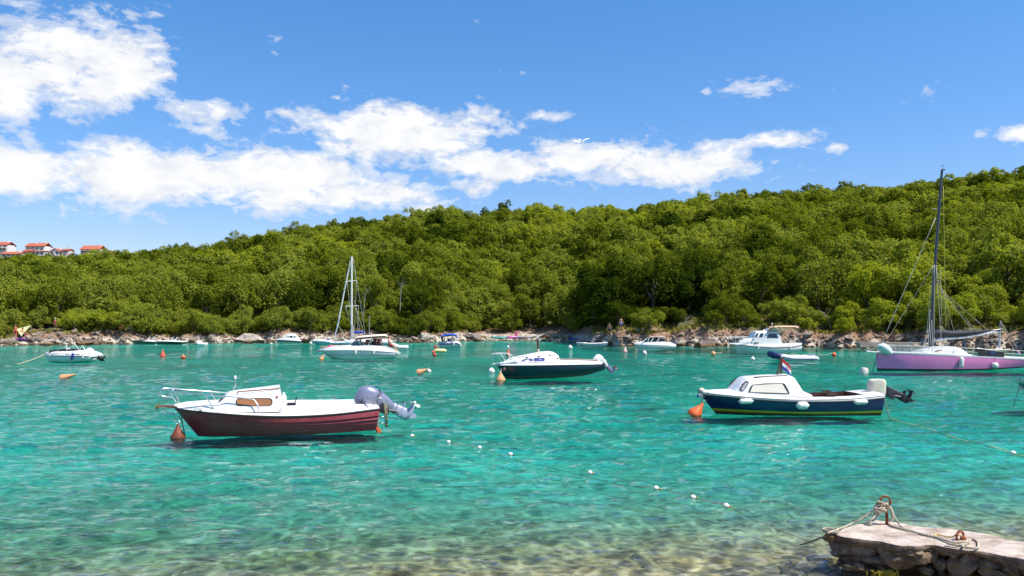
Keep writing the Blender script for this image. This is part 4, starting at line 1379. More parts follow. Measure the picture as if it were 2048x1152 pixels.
# drawn curtains behind the big side windows, hanging in folds
for sg in (1, -1):
    rows = []
    top = [(1506 + k * (1564 - 1506) / 46, 770 - 3 * k / 46) for k in range(47)]
    low = [(1500 + k * (1576 - 1500) / 46, 783.8 + 2.8 * k / 46) for k in range(47)]
    for P_ in (top, low):
        r = []
        for k, pp in enumerate(P_):
            q_ = cab.on_side(*pp); r.append((q_.x, sg * (q_.y - .0135 - .006 * math.sin(k * 2.1)), q_.z))
        rows.append(r)
    MB().grid(rows).build('curtain', CURT, win[0 if sg == 1 else 1], 180, recalc=False)
cab.window([(1481.5, 778.8), (1486, 770), (1491.8, 763.4), (1496.4, 764.8), (1492, 772), (1485.8, 782)], .025, BLACK, material('pale_window', (.45, .42, .42), .15, coat=.5))
for yl, pts in ((-.42, [(1510, 756), (1512, 754.5), (1560, 751.8), (1575, 751.5)]), (.4, [(1508, 753), (1511, 752), (1560, 749.8), (1572, 750)])):
    rail(b, pts, .022, 'roof_rail', WOOD_D, 3, yl=yl)
# two-legged mast with lamp
for yl, x0_, x1_ in ((-.14, 1554, 1562), (.14, 1561, 1564)):
    mb = MB(); mb.tube([b.q(x0_, 751.5, yl), b.q(x1_, 717, yl * .3)], .03, 6); mb.build('mast_leg', WOOD_D, b.root, 40)
mb = MB(); mb.box(b.q(1563, 717, 0), (.07, .12, .1)); mb.box(b.q(1559.5, 735, 0), (.05, .16, .04)); mb.build('mast_head', WOOD_D, b.root)
mb = MB(); mb.lathe([(.03, -.04), (.035, 0), (.012, .05)], b.q(1563.3, 713.2, 0), 10); mb.build('mast_lamp', BUOYW, b.root)
rail(b, [(1566, 722, -.05), (1568, 752, -.05)], .008, 'halyard', ROPE_W, 1)
tricolour(b.root, b.q(1564.5, 718, -.1), .40, .32, R(-8), 1.0)
for yl, px, py in ((.62, 1652, 782), (-.74, 1664, 788.2)):
    mb = MB(); p = b.q(px, py, yl); mb.box((p.x, yl, p.z), (.28, .1, .05)); mb.build('oarlock_block', WOOD_D, b.root)
p = b.q(1402, 783, 0); 
mb = MB()
for k in range(4): mb.ball((p.x + .04 * k - .05, -.1 + .06 * k, p.z + .05), .07, 8, 6)
mb.build('rope_bundle', ROPE_W, b.root, 180)
# outboard under a canvas hood, tilted clear of the water
COVER = material('pale_canvas_hood', (.66, .60, .47), .85, vary=.15, vscale_=6, bump=.35, bscale=5)
e = outboard(b, b.q(1768, 788, 0), .95, 62, BLACK, BLACK, BLACK, cover=1)
mb = MB(); rings = []
for px0, px1, py in ((1737.5, 1768, 791), (1736, 1769.5, 784), (1736, 1770, 774), (1737, 1770, 765), (1739, 1769, 760.5), (1744, 1765, 758.5)):
    a_, c_ = b.q(px0, py, 0), b.q(px1, py, 0); cx_, rx = (a_.x + c_.x) / 2, (c_.x - a_.x) / 2
    rings.append([(cx_ + rx * math.copysign(abs(math.cos(t_)) ** .6, math.cos(t_)) * (1 + .03 * math.sin(5 * t_ + py)), .19 * math.copysign(abs(math.sin(t_)) ** .6, math.sin(t_)), a_.z) for t_ in [2 * math.pi * k / 22 for k in range(22)]])
mb.loft(rings).build('engine_hood', COVER, b.root, 60)
blue = b
fender(b, 1492, 802.5, .42, .085, 2, 'white fender lying lengthwise under the blue boat cabin', -.98, hang=(1492, 794))
fender(b, 1605, 811, .38, .12, 2, 'fat white fender amidships on the blue boat', -1.04, hang=(1610, 800))
fender(b, 1721.5, 804, .42, .085, 3, 'white fender near the blue boat stern', -1.0, hang=(1722, 797))
r_ = fender(b, 1403, 791, .2, .085, 10, 'white and blue fender lashed at the blue boat bow', -.1)
mb = MB(); mb.lathe([(.03, -.02), (.075, 0), (.03, .02)], (-.13, 0, -.02), 12, Vector((1, 0, .1))); mb.build('end_cap', material('fender_blue', (.02, .05, .3), .5), r_, 60)
line(to_world(b, b.q(1769.5, 799, -.7)), to_world(b, b.q(1779, 836, -.5)), .016, .02, 'white line slanting from the blue boat stern into the water')

# ------------------------------------------------------------------ dark teal sailing cruiser with its mast down
TEAL = material('dark_teal_paint', (.006, .028, .052), .3, vary=.25, vscale_=2, coat=.3)
b = Boat('mastless_sailboat', 1012, 757.6, 9, 'dark teal and white sailing cruiser with only a wooden mast stub')
sheer = [(993.7, 730.6, .04), (1012, 730.8, .4), (1048, 730.6, .85), (1085, 730.2, 1.05), (1121, 729.4, 1.08), (1165, 728.8, .98), (1203, 728, .80)]
bot = [(1012, 757.6, .02), (1028, 757.6, .25), (1062, 757, .62), (1105, 755.5, .78), (1140, 753.5, .76), (1172, 750.3, .7), (1194, 744.4, .62), (1211, 738.5, .55)]
h = Hull(b, sheer, bot, 30, .09, draft=.3)
h.band(0, .2, 'bottom', material('grey_antifoul', (.07, .075, .065), .6, vary=.3, vscale_=3), keel=True, rows=2)
h.band(.2, 1.0, 'hull', TEAL, off=.003)
h.rail(1.0, .022, 'rub_rail', WHITE2, .01)
b2 = [(993.5, 730, .04), (1012, 729.6, .38), (1048, 729, .82), (1085, 728.6, 1.02), (1121, 728, 1.05), (1165, 727.2, .95), (1204, 726.4, .76)]
Cabin(b, [(994, 731, 729.5, .06, .04), (1004, 731, 725.5, .26, .2), (1020, 730.8, 727, .5, .42), (1050, 730.4, 726.8, .8, .72), (1085, 730, 726.4, 1.0, .9), (1114, 729.4, 725.6, 1.03, .92), (1122, 729.4, 720.6, 1.03, .9), (1165, 728.8, 721.4, .94, .84), (1192, 728.2, 721.5, .84, .74), (1204, 727.8, 723.5, .78, .7)], 'topsides', WHITE, .03)
cab = Cabin(b, [(1008, 726, 724.5, .22, .15), (1016, 726, 721.5, .34, .24), (1028, 726, 716.6, .5, .36), (1054, 725.5, 711.8, .68, .5), (1072, 725, 708.3, .74, .53), (1085, 725, 705.8, .76, .55), (1101, 724.5, 704.6, .76, .55), (1109, 724.5, 706, .76, .54), (1114, 724.5, 708.5, .76, .56), (1117.5, 724.5, 711, .76, .58), (1119.5, 724.5, 720.5, .76, .62)], 'cabin', WHITE, .05)
VIOLET = material('violet_glass', (.09, .085, .30), .15, vary=.4, vscale_=9, coat=.5)
cab.window([(1043.5, 721.9), (1046, 719.6), (1053, 718), (1062.5, 717.2), (1064.8, 718.4), (1064.3, 721.9)], .02, GREY_PL, VIOLET)
cab.window(rrect(1067.8, 715.8, 1088.8, 722, 2.6), .02, GREY_PL, VIOLET)
for px, py in ((1054, 714.6), (1077.5, 712.3), (1100, 710.3)):
    p = cab.on_side(px, py); mb = MB(); mb.box(p, (.1, .06, .045)); mb.build('deck_fitting', WOOD_D, b.root)
p = cab.on_side(1115.2, 716.5); mb = MB(); mb.lathe([(.05, -.03), (.05, .02), (.02, .03)], p, 12, Vector((0, -1, 0))); mb.build('compass', BLACK, b.root)
rail(b, [(1020, 719.6, -.25), (1040, 714.5, -.36), (1062, 710.6, -.42)], .018, 'toe_rail', WOOD, 3)
rail(b, [(1120, 719.4, -.7), (1160, 719.6, -.78), (1196, 720.8, -.7)], .02, 'coaming_cap', WOOD, 3)
rail(b, [(1120, 718.2, .7), (1160, 718.6, .78), (1192, 720, .7)], .02, 'coaming_cap', WOOD, 3)
mb = MB(); mb.tube([b.q(1076.6, 709, 0), b.q(1076.2, 698, 0)], .065, 8); mb.build('mast_step', material('bare_pale_wood', (.55, .45, .33), .7), b.root)
mb = MB(); mb.tube([b.q(1076.3, 699.5, 0), b.q(1075, 676.5, 0)], .055, 8); mb.build('mast_stub', WOOD_D, b.root)
mb = MB(); mb.lathe([(.05, -.02), (.05, .03), (.02, .05)], b.q(1074.9, 675.5, 0), 10); mb.build('mast_cap', BUOYW, b.root)
PUL = material('white_tube', (.76, .74, .70), .35)
rail(b, [(981, 708.6, -.02), (993, 706.4, -.16), (1005, 706.2, -.3), (1019, 708, -.42), (1027, 716, -.5), (1034.5, 724.5, -.55)], .022, 'pulpit_rail', PUL, 4)
rail(b, [(981, 708.8, 0), (993, 707.6, .14), (1005, 707.2, .28), (1016, 708.2, .4), (1020, 716, .4), (1022, 722, .4)], .022, 'pulpit_rail', PUL, 4)
for pts in ([(985.5, 708.5, -.05), (987, 725, -.04)], [(992.5, 707, -.15), (1003.5, 723.5, -.2)], [(1000, 706.6, .2), (1012.5, 724, .25)], [(1005, 706.6, -.3), (1015.5, 722.5, -.34)]):
    rail(b, pts, .016, 'stanchion', PUL, 1)
mb = MB(); A, Bq = b.q(983.5, 727, 0), b.q(1008, 725.5, 0); mb.prism([(A.x, -.1, A.z), (Bq.x, -.16, Bq.z), (Bq.x, .16, Bq.z), (A.x, .1, A.z)], [(A.x, -.1, A.z - .05), (Bq.x, -.16, Bq.z - .05), (Bq.x, .16, Bq.z - .05), (A.x, .1, A.z - .05)]); mb.build('bow_platform', WHITE2, b.root)
o = MB(); o.ball(b.q(1009, 738.5, -.42), .09, 12, 6, (1, .3, 1)); o.build('bow_emblem', material('faded_red_disc', (.16, .06, .07), .6), b.root, 180)
outboard(b, b.q(1200.5, 728.5, 0), .86, 46, WHITE, material('violet_grey_leg', (.22, .2, .34), .4), RED, strap=False)
teal = b
# ------------------------------------------------------------------ pink racing yacht
PINK = material('pink_paint', (.86, .25, .52), .4, vary=.12, vscale_=1.2, coat=.2)
b = Boat('racing_yacht', 1755, 741, 2, 'long pink racing yacht with a black mast and white scalloped deck edge')
sheer = [(1754.2, 705, .05), (1790, 706.3, .55), (1836, 708, 1.0), (1880, 709.8, 1.25), (1921, 711.6, 1.38), (1989, 714.6, 1.4), (2048, 717.4, 1.3), (2092, 719, 1.15)]
bot = [(1755.5, 741, .04), (1790, 741.4, .52), (1819, 741.6, .84), (1887, 741.8, 1.22), (1950, 741, 1.32), (1989, 739.2, 1.30), (2040, 735.5, 1.15), (2094, 730, .95)]
h = Hull(b, sheer, bot, 34, .03, draft=.25)
h.band(0, .12, 'bottom', material('black_antifoul', (.02, .02, .022), .6), keel=True, rows=2)
h.band(.12, 1.0, 'hull', PINK, off=.004)
h.deck('deck', WHITE2, crown=.08, well=(b.q(1962, 708, -1).x, b.q(2070, 712, -1).x, .6, .35))
# scalloped white toe edge: one tongue after another laid over the pink
mb = MB()
for sg in (1, -1):
    P = resample(h.S, 76)
    for a_, c_ in zip(P[:-1], P[1:]):
        for q0, q1 in ((a_, c_),):
            m_ = q0.lerp(q1, .5)
            tri = [Vector((q0.x, q0.y - .012, q0.z + .03)), Vector((q1.x, q1.y - .012, q1.z + .03)), Vector((q1.x, q1.y - .012, q1.z - .02)), Vector((m_.x, m_.y - .012, m_.z - .075)), Vector((q0.x, q0.y - .012, q0.z - .02))]
            tri = [Vector((p.x, p.y * sg, p.z)) for p in tri]
            mb.prism(tri, [p + Vector((0, .02 * sg, 0)) for p in tri])
mb.build('scalloped_edge', WHITE, b.root, None)
cab = Cabin(b, [(1832, 707, 705.8, .5, .4), (1853, 707.5, 699.6, .66, .5), (1870, 708, 695.4, .74, .56), (1900, 708.6, 695, .78, .6), (1921, 709, 695.8, .8, .62), (1930, 709.3, 701, .8, .62), (1936, 709.4, 707, .8, .64)], 'coachroof', WHITE, .06)
cab.window([(1868, 704), (1871, 700.2), (1877, 699.2), (1920, 699.3), (1922.5, 700), (1922.5, 704.2)], .02, WHITE2, material('rose_brown_glass', (.30, .16, .14), .15, coat=.5))
MASTB = material('black_carbon', (.012, .018, .03), .25, coat=.5)
mb = MB(); P = [b.q(1860, 694.5, 0), b.q(1866, 600, 0), b.q(1874.5, 470, 0), b.q(1884, 340, 0)]
rings = []
for p, r in zip(smooth_path(P, 4), np.linspace(.105, .06, 13)):
    rings.append([(p.x + r * 1.25 * math.cos(k * math.pi / 5), r * .8 * math.sin(k * math.pi / 5), p.z) for k in range(10)])
mb.loft(rings).build('mast', MASTB, b.root, 60)
mb = MB(); mb.tube([b.q(1883, 340, 0), b.q(1890, 339, 0)], .04, 6); mb.build('masthead_crane', MASTB, b.root)
mb = MB(); mb.tube([b.q(1885, 339, 0), b.q(1884.5, 331, 0)], .012, 5); mb.tube([b.q(1881, 331.5, 0), b.q(1890, 329.5, 0)], .015, 5); mb.build('wind_vane', BLACK, b.root)
mb = MB(); 
for x0_, y0_, x1_, y1_ in ((1855, 645, 1862, 690), (1859, 640, 1866, 690)): mb.tube([b.q(x0_ + 4, y0_, -.12), b.q(x1_, y1_, -.14)], .022, 6)
mb.build('mast_track', STEEL, b.root)
mb = MB(); mb.tube([b.q(1866, 418, -.35), b.q(1880, 416, .35)], .02, 6); mb.build('spreader', STEEL, b.root)
WIRE = material('rigging_wire', (.50, .50, .46), .5)
def stay(bt, a, c, r, name='stay', mat=WIRE, sagv=0.0):
    A, C = bt.q(*a), bt.q(*c)
    mb = MB(); mb.tube(sag(A, C, sagv, 8), r, 5); return mb.build(name, mat, bt.root, 180)
stay(b, (1764.5, 684, 0), (1871, 436, 0), .014, 'forestay')
stay(b, (1768, 690, -.2), (1867.5, 530, -.1), .007, 'forestay')
for a, c in (((1868, 700, -.9), (1868.5, 530, -.1)), ((1884, 700, -.7), (1872, 530, -.1)), ((1850, 704, .9), (1865, 540, 0)), ((1844, 700, -.4), (1856, 660, -.1)), ((1856, 702, -.8), (1860, 620, -.1))):
    stay(b, a, c, .012, 'shroud')
YEL = material('yellow_halyard', (.50, .46, .10), .8)
stay(b, (1891.5, 664, 0), (1886.5, 372, 0), .013, 'halyard', YEL)
stay(b, (1889, 672, 0), (1892, 662, 0), .02, 'halyard', YEL)
stay(b, (1884, 655, -.1), (1881, 540, -.1), .010, 'halyard', WIRE)
for a, c in (((1912, 676, -.1), (1870, 528, 0)), ((1950, 667, -.1), (1881, 580, 0)), ((1955, 664, .1), (1881, 576, 0)), ((1975, 660, 0), (1882, 580, 0)), ((1942, 660, 0), (1935, 642, 0)), ((1900, 664, 0), (1876, 560, 0))):
    stay(b, a, c, .013, 'lazy_jack', ROPE_W)
# boom with the black sail flaked on it and white foot lashed below
mb = MB(); P = [b.q(1862, 676, 0), b.q(1930, 669, 0), b.q(2004, 659, 0)]; mb.tube(P, .07, 8); mb.build('boom', MASTB, b.root, 60)
mb = MB(); rings = []
for px, py, ry, rz in ((1862, 672, .05, .1), (1868, 668, .14, .20), (1880, 666.5, .18, .25), (1900, 668, .19, .20), (1930, 666.5, .18, .17), (1955, 664.5, .15, .14), (1975, 662, .1, .10), (1985, 661, .05, .05)):
    p = b.q(px, py, 0); rings.append([(p.x + .03 * math.sin(3 * k), ry * math.cos(k * math.pi / 7), p.z + rz * math.sin(k * math.pi / 7) * (1 + .12 * math.sin(k * 2.3 + px))) for k in range(14)])
mb.loft(rings).build('furled_sail', material('black_sailcloth', (.02, .02, .024), .7), b.root, 60)
mb = MB(); rings = []
for px, py, ry, rz in ((1866, 682, .04, .04), (1878, 678, .1, .09), (1900, 676.5, .12, .07), (1930, 674.5, .12, .08), (1955, 670, .11, .09), (1975, 666, .1, .11), (1990, 664.5, .07, .07), (1997, 663, .03, .03)):
    p = b.q(px, py, 0); rings.append([(p.x, ry * math.cos(k * math.pi / 6), p.z + rz * math.sin(k * math.pi / 6)) for k in range(12)])
mb.loft(rings).build('sail_foot', WHITE2, b.root, 60)
for px, py in ((1884, 671), (1911, 671), (1929, 669), (1948, 667), (1968, 664), (1982, 661)):
    p = b.q(px, py, 0); mb = MB(); mb.tube([(p.x + .04 * math.sin(k), .2 * math.cos(k * math.pi / 6), p.z + .24 * math.sin(k * math.pi / 6)) for k in range(13)], .016, 5); mb.build('sail_tie', BLACK, b.root)
mb = MB(); mb.tube([b.q(1999, 696, 0), b.q(1999, 662, 0)], .07, 8); mb.tube([b.q(1999, 662, 0), b.q(2001, 641, 0)], .02, 6); mb.build('boom_crutch', material('galvanised_tube', (.45, .45, .45), .5, metal=.5), b.root)
for a, c in (((2035, 697, -.6), (2001, 642, 0)), ((2028, 700, .8), (2001, 642, 0)), ((2003, 660, 0), (2001, 643, 0))): stay(b, a, c, .014, 'backstay', ROPE_W)
# guard rails with netting, tarpaulins, bow roller, sail bag
for sg in (-1, 1):
    P = [h.S[i] for i in range(2, h.n)]
    for zz_, r_ in ((.46, .012), (.24, .009)):
        mb = MB(); mb.tube([Vector((p.x, p.y * (1 if sg < 0 else -1) * .96, p.z + zz_)) for p in P], r_, 5); mb.build('guard_wire', WIRE, b.root, 180)
    for i in range(2, h.n, 4):
        p = h.S[i]; mb = MB(); mb.tube([(p.x, p.y * (1 if sg < 0 else -1) * .96, p.z), (p.x, p.y * (1 if sg < 0 else -1) * .96, p.z + .48)], .014, 5); mb.build('stanchion', STEEL, b.root)
NETM = material('netting', (.50, .49, .44), .9)
mb = MB()
for sg in (1, -1):
    for j in range(3, 15):
        p0, p1 = h.S[j], h.S[j + 1]
        for k in range(5):
            a_, c_ = p0.lerp(p1, k / 5), p0.lerp(p1, (k + 1) / 5)
            mb.tube([(a_.x, a_.y * .96 * sg, a_.z + .03), (c_.x, c_.y * .96 * sg, c_.z + .45)], .006, 3, False)
            mb.tube([(a_.x, a_.y * .96 * sg, a_.z + .45), (c_.x, c_.y * .96 * sg, c_.z + .03)], .006, 3, False)
mb.build('guard_net', NETM, b.root, None, recalc=False)['kind'] = 'stuff'
mb = MB(); A = [b.q(1956, 701, -1.36), b.q(2008, 703.5, -1.36), b.q(2008, 714.5, -1.38), b.q(1956, 713.4, -1.38)]
mb.prism(A, [p + Vector((0, .03, 0)) for p in A]); mb.build('black_dodger', material('black_cloth', (.012, .013, .02), .8), b.root, 30)
mb = MB(); mb.prism([b.q(1981, 701.5, -1.385), b.q(1990, 702, -1.385), b.q(1990, 709, -1.385), b.q(1981, 709, -1.385)], [b.q(1981, 701.5, -1.37), b.q(1990, 702, -1.37), b.q(1990, 709, -1.37), b.q(1981, 709, -1.37)]); mb.build('dodger_patch', material('deep_blue_patch', (.02, .05, .16), .7), b.root)
rows = []
for i in range(9):
    u_ = i / 8; rows.append([b.q(1954 + 66 * u_, 695 + 5 * math.sin(u_ * 3.1) * .6 + 2 * u_ + (1.5 if j in (0, 4) else 0), -1.3 + .65 * j) for j in range(5)])
mb = MB(); mb.grid(rows); mb.build('tarpaulin', material('grey_white_tarp', (.60, .58, .54), .8, vary=.3), b.root, 180, recalc=False)
mb = MB(); A, C = b.q(1732.5, 702.6, 0), b.q(1756, 705, 0); mb.tube([A, C], .05, 7); mb.build('bowsprit', WHITE2, b.root)
stay(b, (1733, 702, 0), (1756, 694, 0), .014, 'bobstay', ROPE_W)
mb = MB(); rings = []
for px, py, rr, ry in ((1758, 690, .10, .15), (1762, 691, .22, .26), (1768, 696, .30, .3), (1774, 702, .26, .28), (1780, 707, .14, .2)):
    p = b.q(px, py, -.45); rings.append([(p.x + rr * .8 * math.cos(k * math.pi / 7) * (1 + .08 * math.sin(3 * k)), p.y + ry * math.sin(k * math.pi / 7), p.z + rr * .6 * math.cos(k * math.pi / 7)) for k in range(14)])
mb.loft(rings).build('sail_bag', material('pale_aqua_bag', (.60, .72, .68), .7, vary=.2), b.root, 60)
tricolour(b.root, b.q(2034, 698, -.6), .32, .2, R(-10), 1.2, False, 2)
fender(b, 1923, 725, .62, .125, 86, 'long white fender hanging against the pink hull', -1.5, hang=(1922, 712))
root = empty('fender', to_world(b, b.q(1990, 731, -1.5)), 0, 'round white ball fender on the pink hull', 'fender', 'fenders hung from boats')
mb = MB(); mb.ball((0, 0, 0), .19, 16, 10); mb.build('body', BUOYW, root, 180)
mb = MB(); mb.lathe([(.05, .17), (.06, .2), (.03, .25)], (0, 0, 0), 10); mb.tube([(0, 0, .24), (0, .02, .5)], .014, 5); mb.build('lanyard', BLACK, root)
line(to_world(b, b.q(1756, 706, -.05)), to_world(b, b.q(1744, 743.5, -.3)), .016, .05, 'dark mooring line under the pink yacht bow', BLACK)
pinkb = b

# ------------------------------------------------------------------ white cabin cruiser with the tan awning
b = Boat('cabin_cruiser', 1476, 707.6, 5, 'white cabin cruiser with pilothouse and tan awning over the stern')
sheer = [(1466, 688.6, .05), (1484, 690.6, .55), (1505.5, 692.6, .95), (1546.5, 695.2, 1.15), (1583, 694.2, 1.12), (1604, 690.5, .98)]
bot = [(1476, 707.6, .03), (1490, 708, .3), (1506, 708.2, .6), (1532, 708, .85), (1570, 706.4, .95), (1602, 703.4, .9)]
h = Hull(b, sheer, bot, 26, .08, draft=.3)
h.band(0, 1, 'hull', WHITE, keel=True)
h.rail(1.0, .03, 'rub_rail', WOOD_D, .01)
Cabin(b, [(1459, 687.6, 686.6, .08, .05), (1480, 690, 686.8, .5, .45), (1506, 692, 688.6, .9, .84), (1546, 694.6, 689.4, 1.1, 1.04), (1584, 693.6, 686.6, 1.06, 1.0), (1603.5, 690, 686, .94, .88)], 'bulwark', WHITE, .02)
Cabin(b, [(1477, 689, 687.5, .3, .22), (1483, 689, 681, .5, .36), (1506, 691, 676.6, .8, .6), (1516, 692, 675, .85, .66)], 'foredeck_cabin', WHITE, .04)
cab = Cabin(b, [(1504, 691, 681, .8, .74), (1507.5, 691, 675.6, .82, .74), (1512.5, 691, 664, .84, .7), (1520, 691, 662.4, .86, .72), (1556, 691, 662, .88, .74), (1559, 690, 664, .88, .74), (1564.5, 690, 686, .88, .78)], 'pilothouse', WHITE, .04)
NAVG = material('blue_black_glass', (.012, .022, .05), .08, coat=.6)
cab.window([(1509.2, 674), (1513.5, 666.6), (1516.8, 666.6), (1514, 674)], .02, WHITE2, NAVG)
cab.window([(1517.4, 674.4), (1521, 666.8), (1528, 666.8), (1524.6, 674.6)], .02, WHITE2, NAVG)
cab.window([(1532.8, 675.6), (1538, 667.6), (1552, 667.6), (1555, 675.8)], .025, GREY_PL, NAVG)
mb = MB(); p = b.q(1540, 662, 0); p2 = b.q(1557, 662, 0)
for dz in (0, ): mb.loft([[(p.x - .2, -.66, p.z + .1), (p.x - .1, -.66, p.z + .28), (p2.x, -.66, p.z + .2), (p2.x, -.66, p.z + .04)], [(p.x - .2, .66, p.z + .1), (p.x - .1, .66, p.z + .28), (p2.x, .66, p.z + .2), (p2.x, .66, p.z + .04)]])
mb.build('hatch_roof', WHITE, b.root, 30)
TAN = material('tan_awning', (.62, .42, .27), .85, vary=.15, vscale_=3)
rows = [[b.q(px, py + .8 * abs(j - 2) ** 1.6, -1.0 + .5 * j) for j in range(5)] for px, py in ((1535, 659.5), (1541, 653.2), (1552, 651.8), (1570, 651.2), (1588, 651.4), (1598, 653.2), (1597.5, 655.5))]
mb = MB(); mb.grid(rows); mb.grid([[p - Vector((0, 0, .03)) for p in r] for r in rows]); mb.build('awning', TAN, b.root, 180)
mb = MB(); mb.tube([b.q(1559, 659.5, -1), b.q(1545, 652.5, -1)], .05, 5); mb.tube([b.q(1566, 661, -1), b.q(1560, 652.5, -1)], .05, 5); mb.build('awning_flap', TAN, b.root)
for px, y0_, y1_, yl in ((1578, 658, 676.5, -.95), (1597, 656, 687, -.9), (1574, 653, 678, .95), (1592, 652, 682, .9)):
    mb = MB(); mb.tube([b.q(px, y0_ - 5, yl), b.q(px, y1_ + 6, yl)], .02, 6); mb.build('awning_pole', STEEL, b.root)
rail(b, [(1510, 676.5, -.8), (1480, 676.4, -.6), (1462, 675, -.2), (1450.5, 674, 0), (1452, 680, 0)], .022, 'bow_rail', PUL, 4)
rail(b, [(1508, 673.5, .7), (1480, 673.8, .5), (1462, 673.8, .2), (1450.5, 674, 0)], .022, 'bow_rail', PUL, 4)
for x_, yl in ((1456, -.1), (1466, -.3), (1477, -.5), (1492, -.7), (1470, .3)): rail(b, [(x_, 675.6, yl), (x_ + 2, 688.5, yl)], .016, 'stanchion', STEEL, 1)
rail(b, [(1565, 685.8, -.9), (1585, 684.6, -.95), (1603, 684.6, -.85)], .02, 'grab_rail', WOOD_D, 3)
for px, py in ((1544, 648.5),): mb = MB(); mb.tube([b.q(px, 653, 0), b.q(px, 646.5, 0)], .02, 5); mb.lathe([(.05, 0), (.05, .08), (.02, .12)], b.q(px, 648.5, 0), 8); mb.build('roof_lamp', BUOYW, b.root)
mb = MB(); mb.lathe([(.06, 0), (.08, .05), (.03, .12)], b.q(1528, 662, -.3), 8); mb.build('searchlight', STEEL, b.root)
p = b.q(1513, 685.2, -.86); mb = MB(); mb.box(p, (.42, .08, .08)); mb.build('roof_vent', GREY_PL, b.root)
fender(b, 1516, 694.5, .42, .085, 84, 'white fender below the cruiser pilothouse windows', -1.1, hang=(1515, 686))
fender(b, 1580.5, 695, .42, .085, 72, 'white fender by the cruiser stern', -1.2, hang=(1578, 686))
cruiser = b
line(to_world(b, b.q(1467, 690, -.1)), on_water(1442, 706.8) + Vector((0, 0, .05)), .03, .12, "thick pale line from the cruiser's bow to an orange float")
line(on_water(1443, 706.9) + Vector((0, 0, .05)), on_water(1430, 707.2) + Vector((0, 0, .06)), .03, .0, 'slack pale line lying on the water by the orange float')
line(to_world(b, b.q(1603, 691, .4)), at(1627, 703.5, 71), .02, .15, 'thin line from the cruiser stern to the inflatable')

# ------------------------------------------------------------------ grey inflatable tender with dark blue bow
def inflatable(name, pxb, pxs, pyw, Y, r, half, yaw, label, main, bow_mat, stripe, rise=1.5, hump=True):
    bt = Boat(name, pxb, pyw, yaw, label, 'inflatable boat', 'inflatable tenders', Y=Y)
    L = bt.q(pxs, pyw, -half).x
    def tubeline(sg):
        pts = []
        for u_ in np.linspace(0, 1, 22):
            x = L * (1 - u_)
            y = half if u_ < .6 else half * math.cos((u_ - .6) / .4 * math.pi / 2) ** .75
            z = r * .62 + (max(0, u_ - .5) / .5) ** 1.7 * r * rise
            pts.append(Vector((x, sg * y, z)))
        return pts
    A, C = tubeline(-1), tubeline(1)
    full = A + C[::-1][1:]
    rad = [r * (.45 if i in (0, len(full) - 1) else (.8 if i in (1, len(full) - 2) else 1)) for i in range(len(full))]
    k = int(len(A) * .78)
    MB().tube(full[:k + 1], rad[:k + 1], 12).build('side_tube', main, bt.root, 180)
    MB().tube(full[-k - 1:], rad[-k - 1:], 12).build('side_tube', main, bt.root, 180)
    MB().tube(full[k:-k], [x * 1.015 for x in rad[k:-k]], 12).build('bow_tube', bow_mat, bt.root, 180)
    if stripe:
        for sg, l in ((-1, A), (1, C)):
            MB().tube([p + Vector((0, sg * r * .93, -r * .1)) for p in l[1:k + 2]], r * .16, 6).build('rubbing_strake', stripe, bt.root, 180)
    mb = MB(); mb.box((L * .5, 0, r * .5), (L * .8, half * 1.7, .05)); mb.build('floor', GREY_PL, bt.root)
    mb = MB(); mb.box((L * .93, 0, r * .95), (.06, half * 1.7, r * 1.9)); mb.build('transom', WHITE2, bt.root)
    mb = MB(); mb.box((L * .55, 0, r * 1.35), (.22, half * 2.1, .035)); mb.build('thwart', WHITE2, bt.root)
    return bt
PALEG = material('pale_grey_rubber', (.62, .63, .66), .5, vary=.1, vscale_=4)
NAVYR = material('navy_rubber', (.012, .025, .11), .5)
tender = inflatable('inflatable_tender', 1540, 1637, 719.5, 61.5, .235, .72, 3, 'grey inflatable tender with a dark blue bow beside the white cruiser', PALEG, NAVYR, NAVYR)
mb = MB(); mb.box(tender.q(1602, 709.5, -.955), (.17, .02, .06)); mb.build('red_patch', RED, tender.root)
o = inflatable('inflatable_tender', 786, 816, 697, 88, .2, .62, 4, 'small white inflatable tender behind the speedboat stern', WHITE2, WHITE2, None)
o = inflatable('inflatable_tender', 394, 409.5, 689.6, 101, .17, .55, 0, 'tiny pale grey inflatable by the pale rocks', PALEG, PALEG, None)
mb = MB(); mb.ball(o.q(391.5, 688, 0), .17, 10, 6, (1.2, 1, .7)); mb.build('yellow_bag', material('signal_yellow', (.7, .55, .02), .5), o.root, 180)
line(to_world(tender, tender.q(1634, 708.5, 0)), on_water(1664, 708.5) + Vector((0, 0, .1)), .018, .1, 'thin line from the grey inflatable to an orange ball buoy')

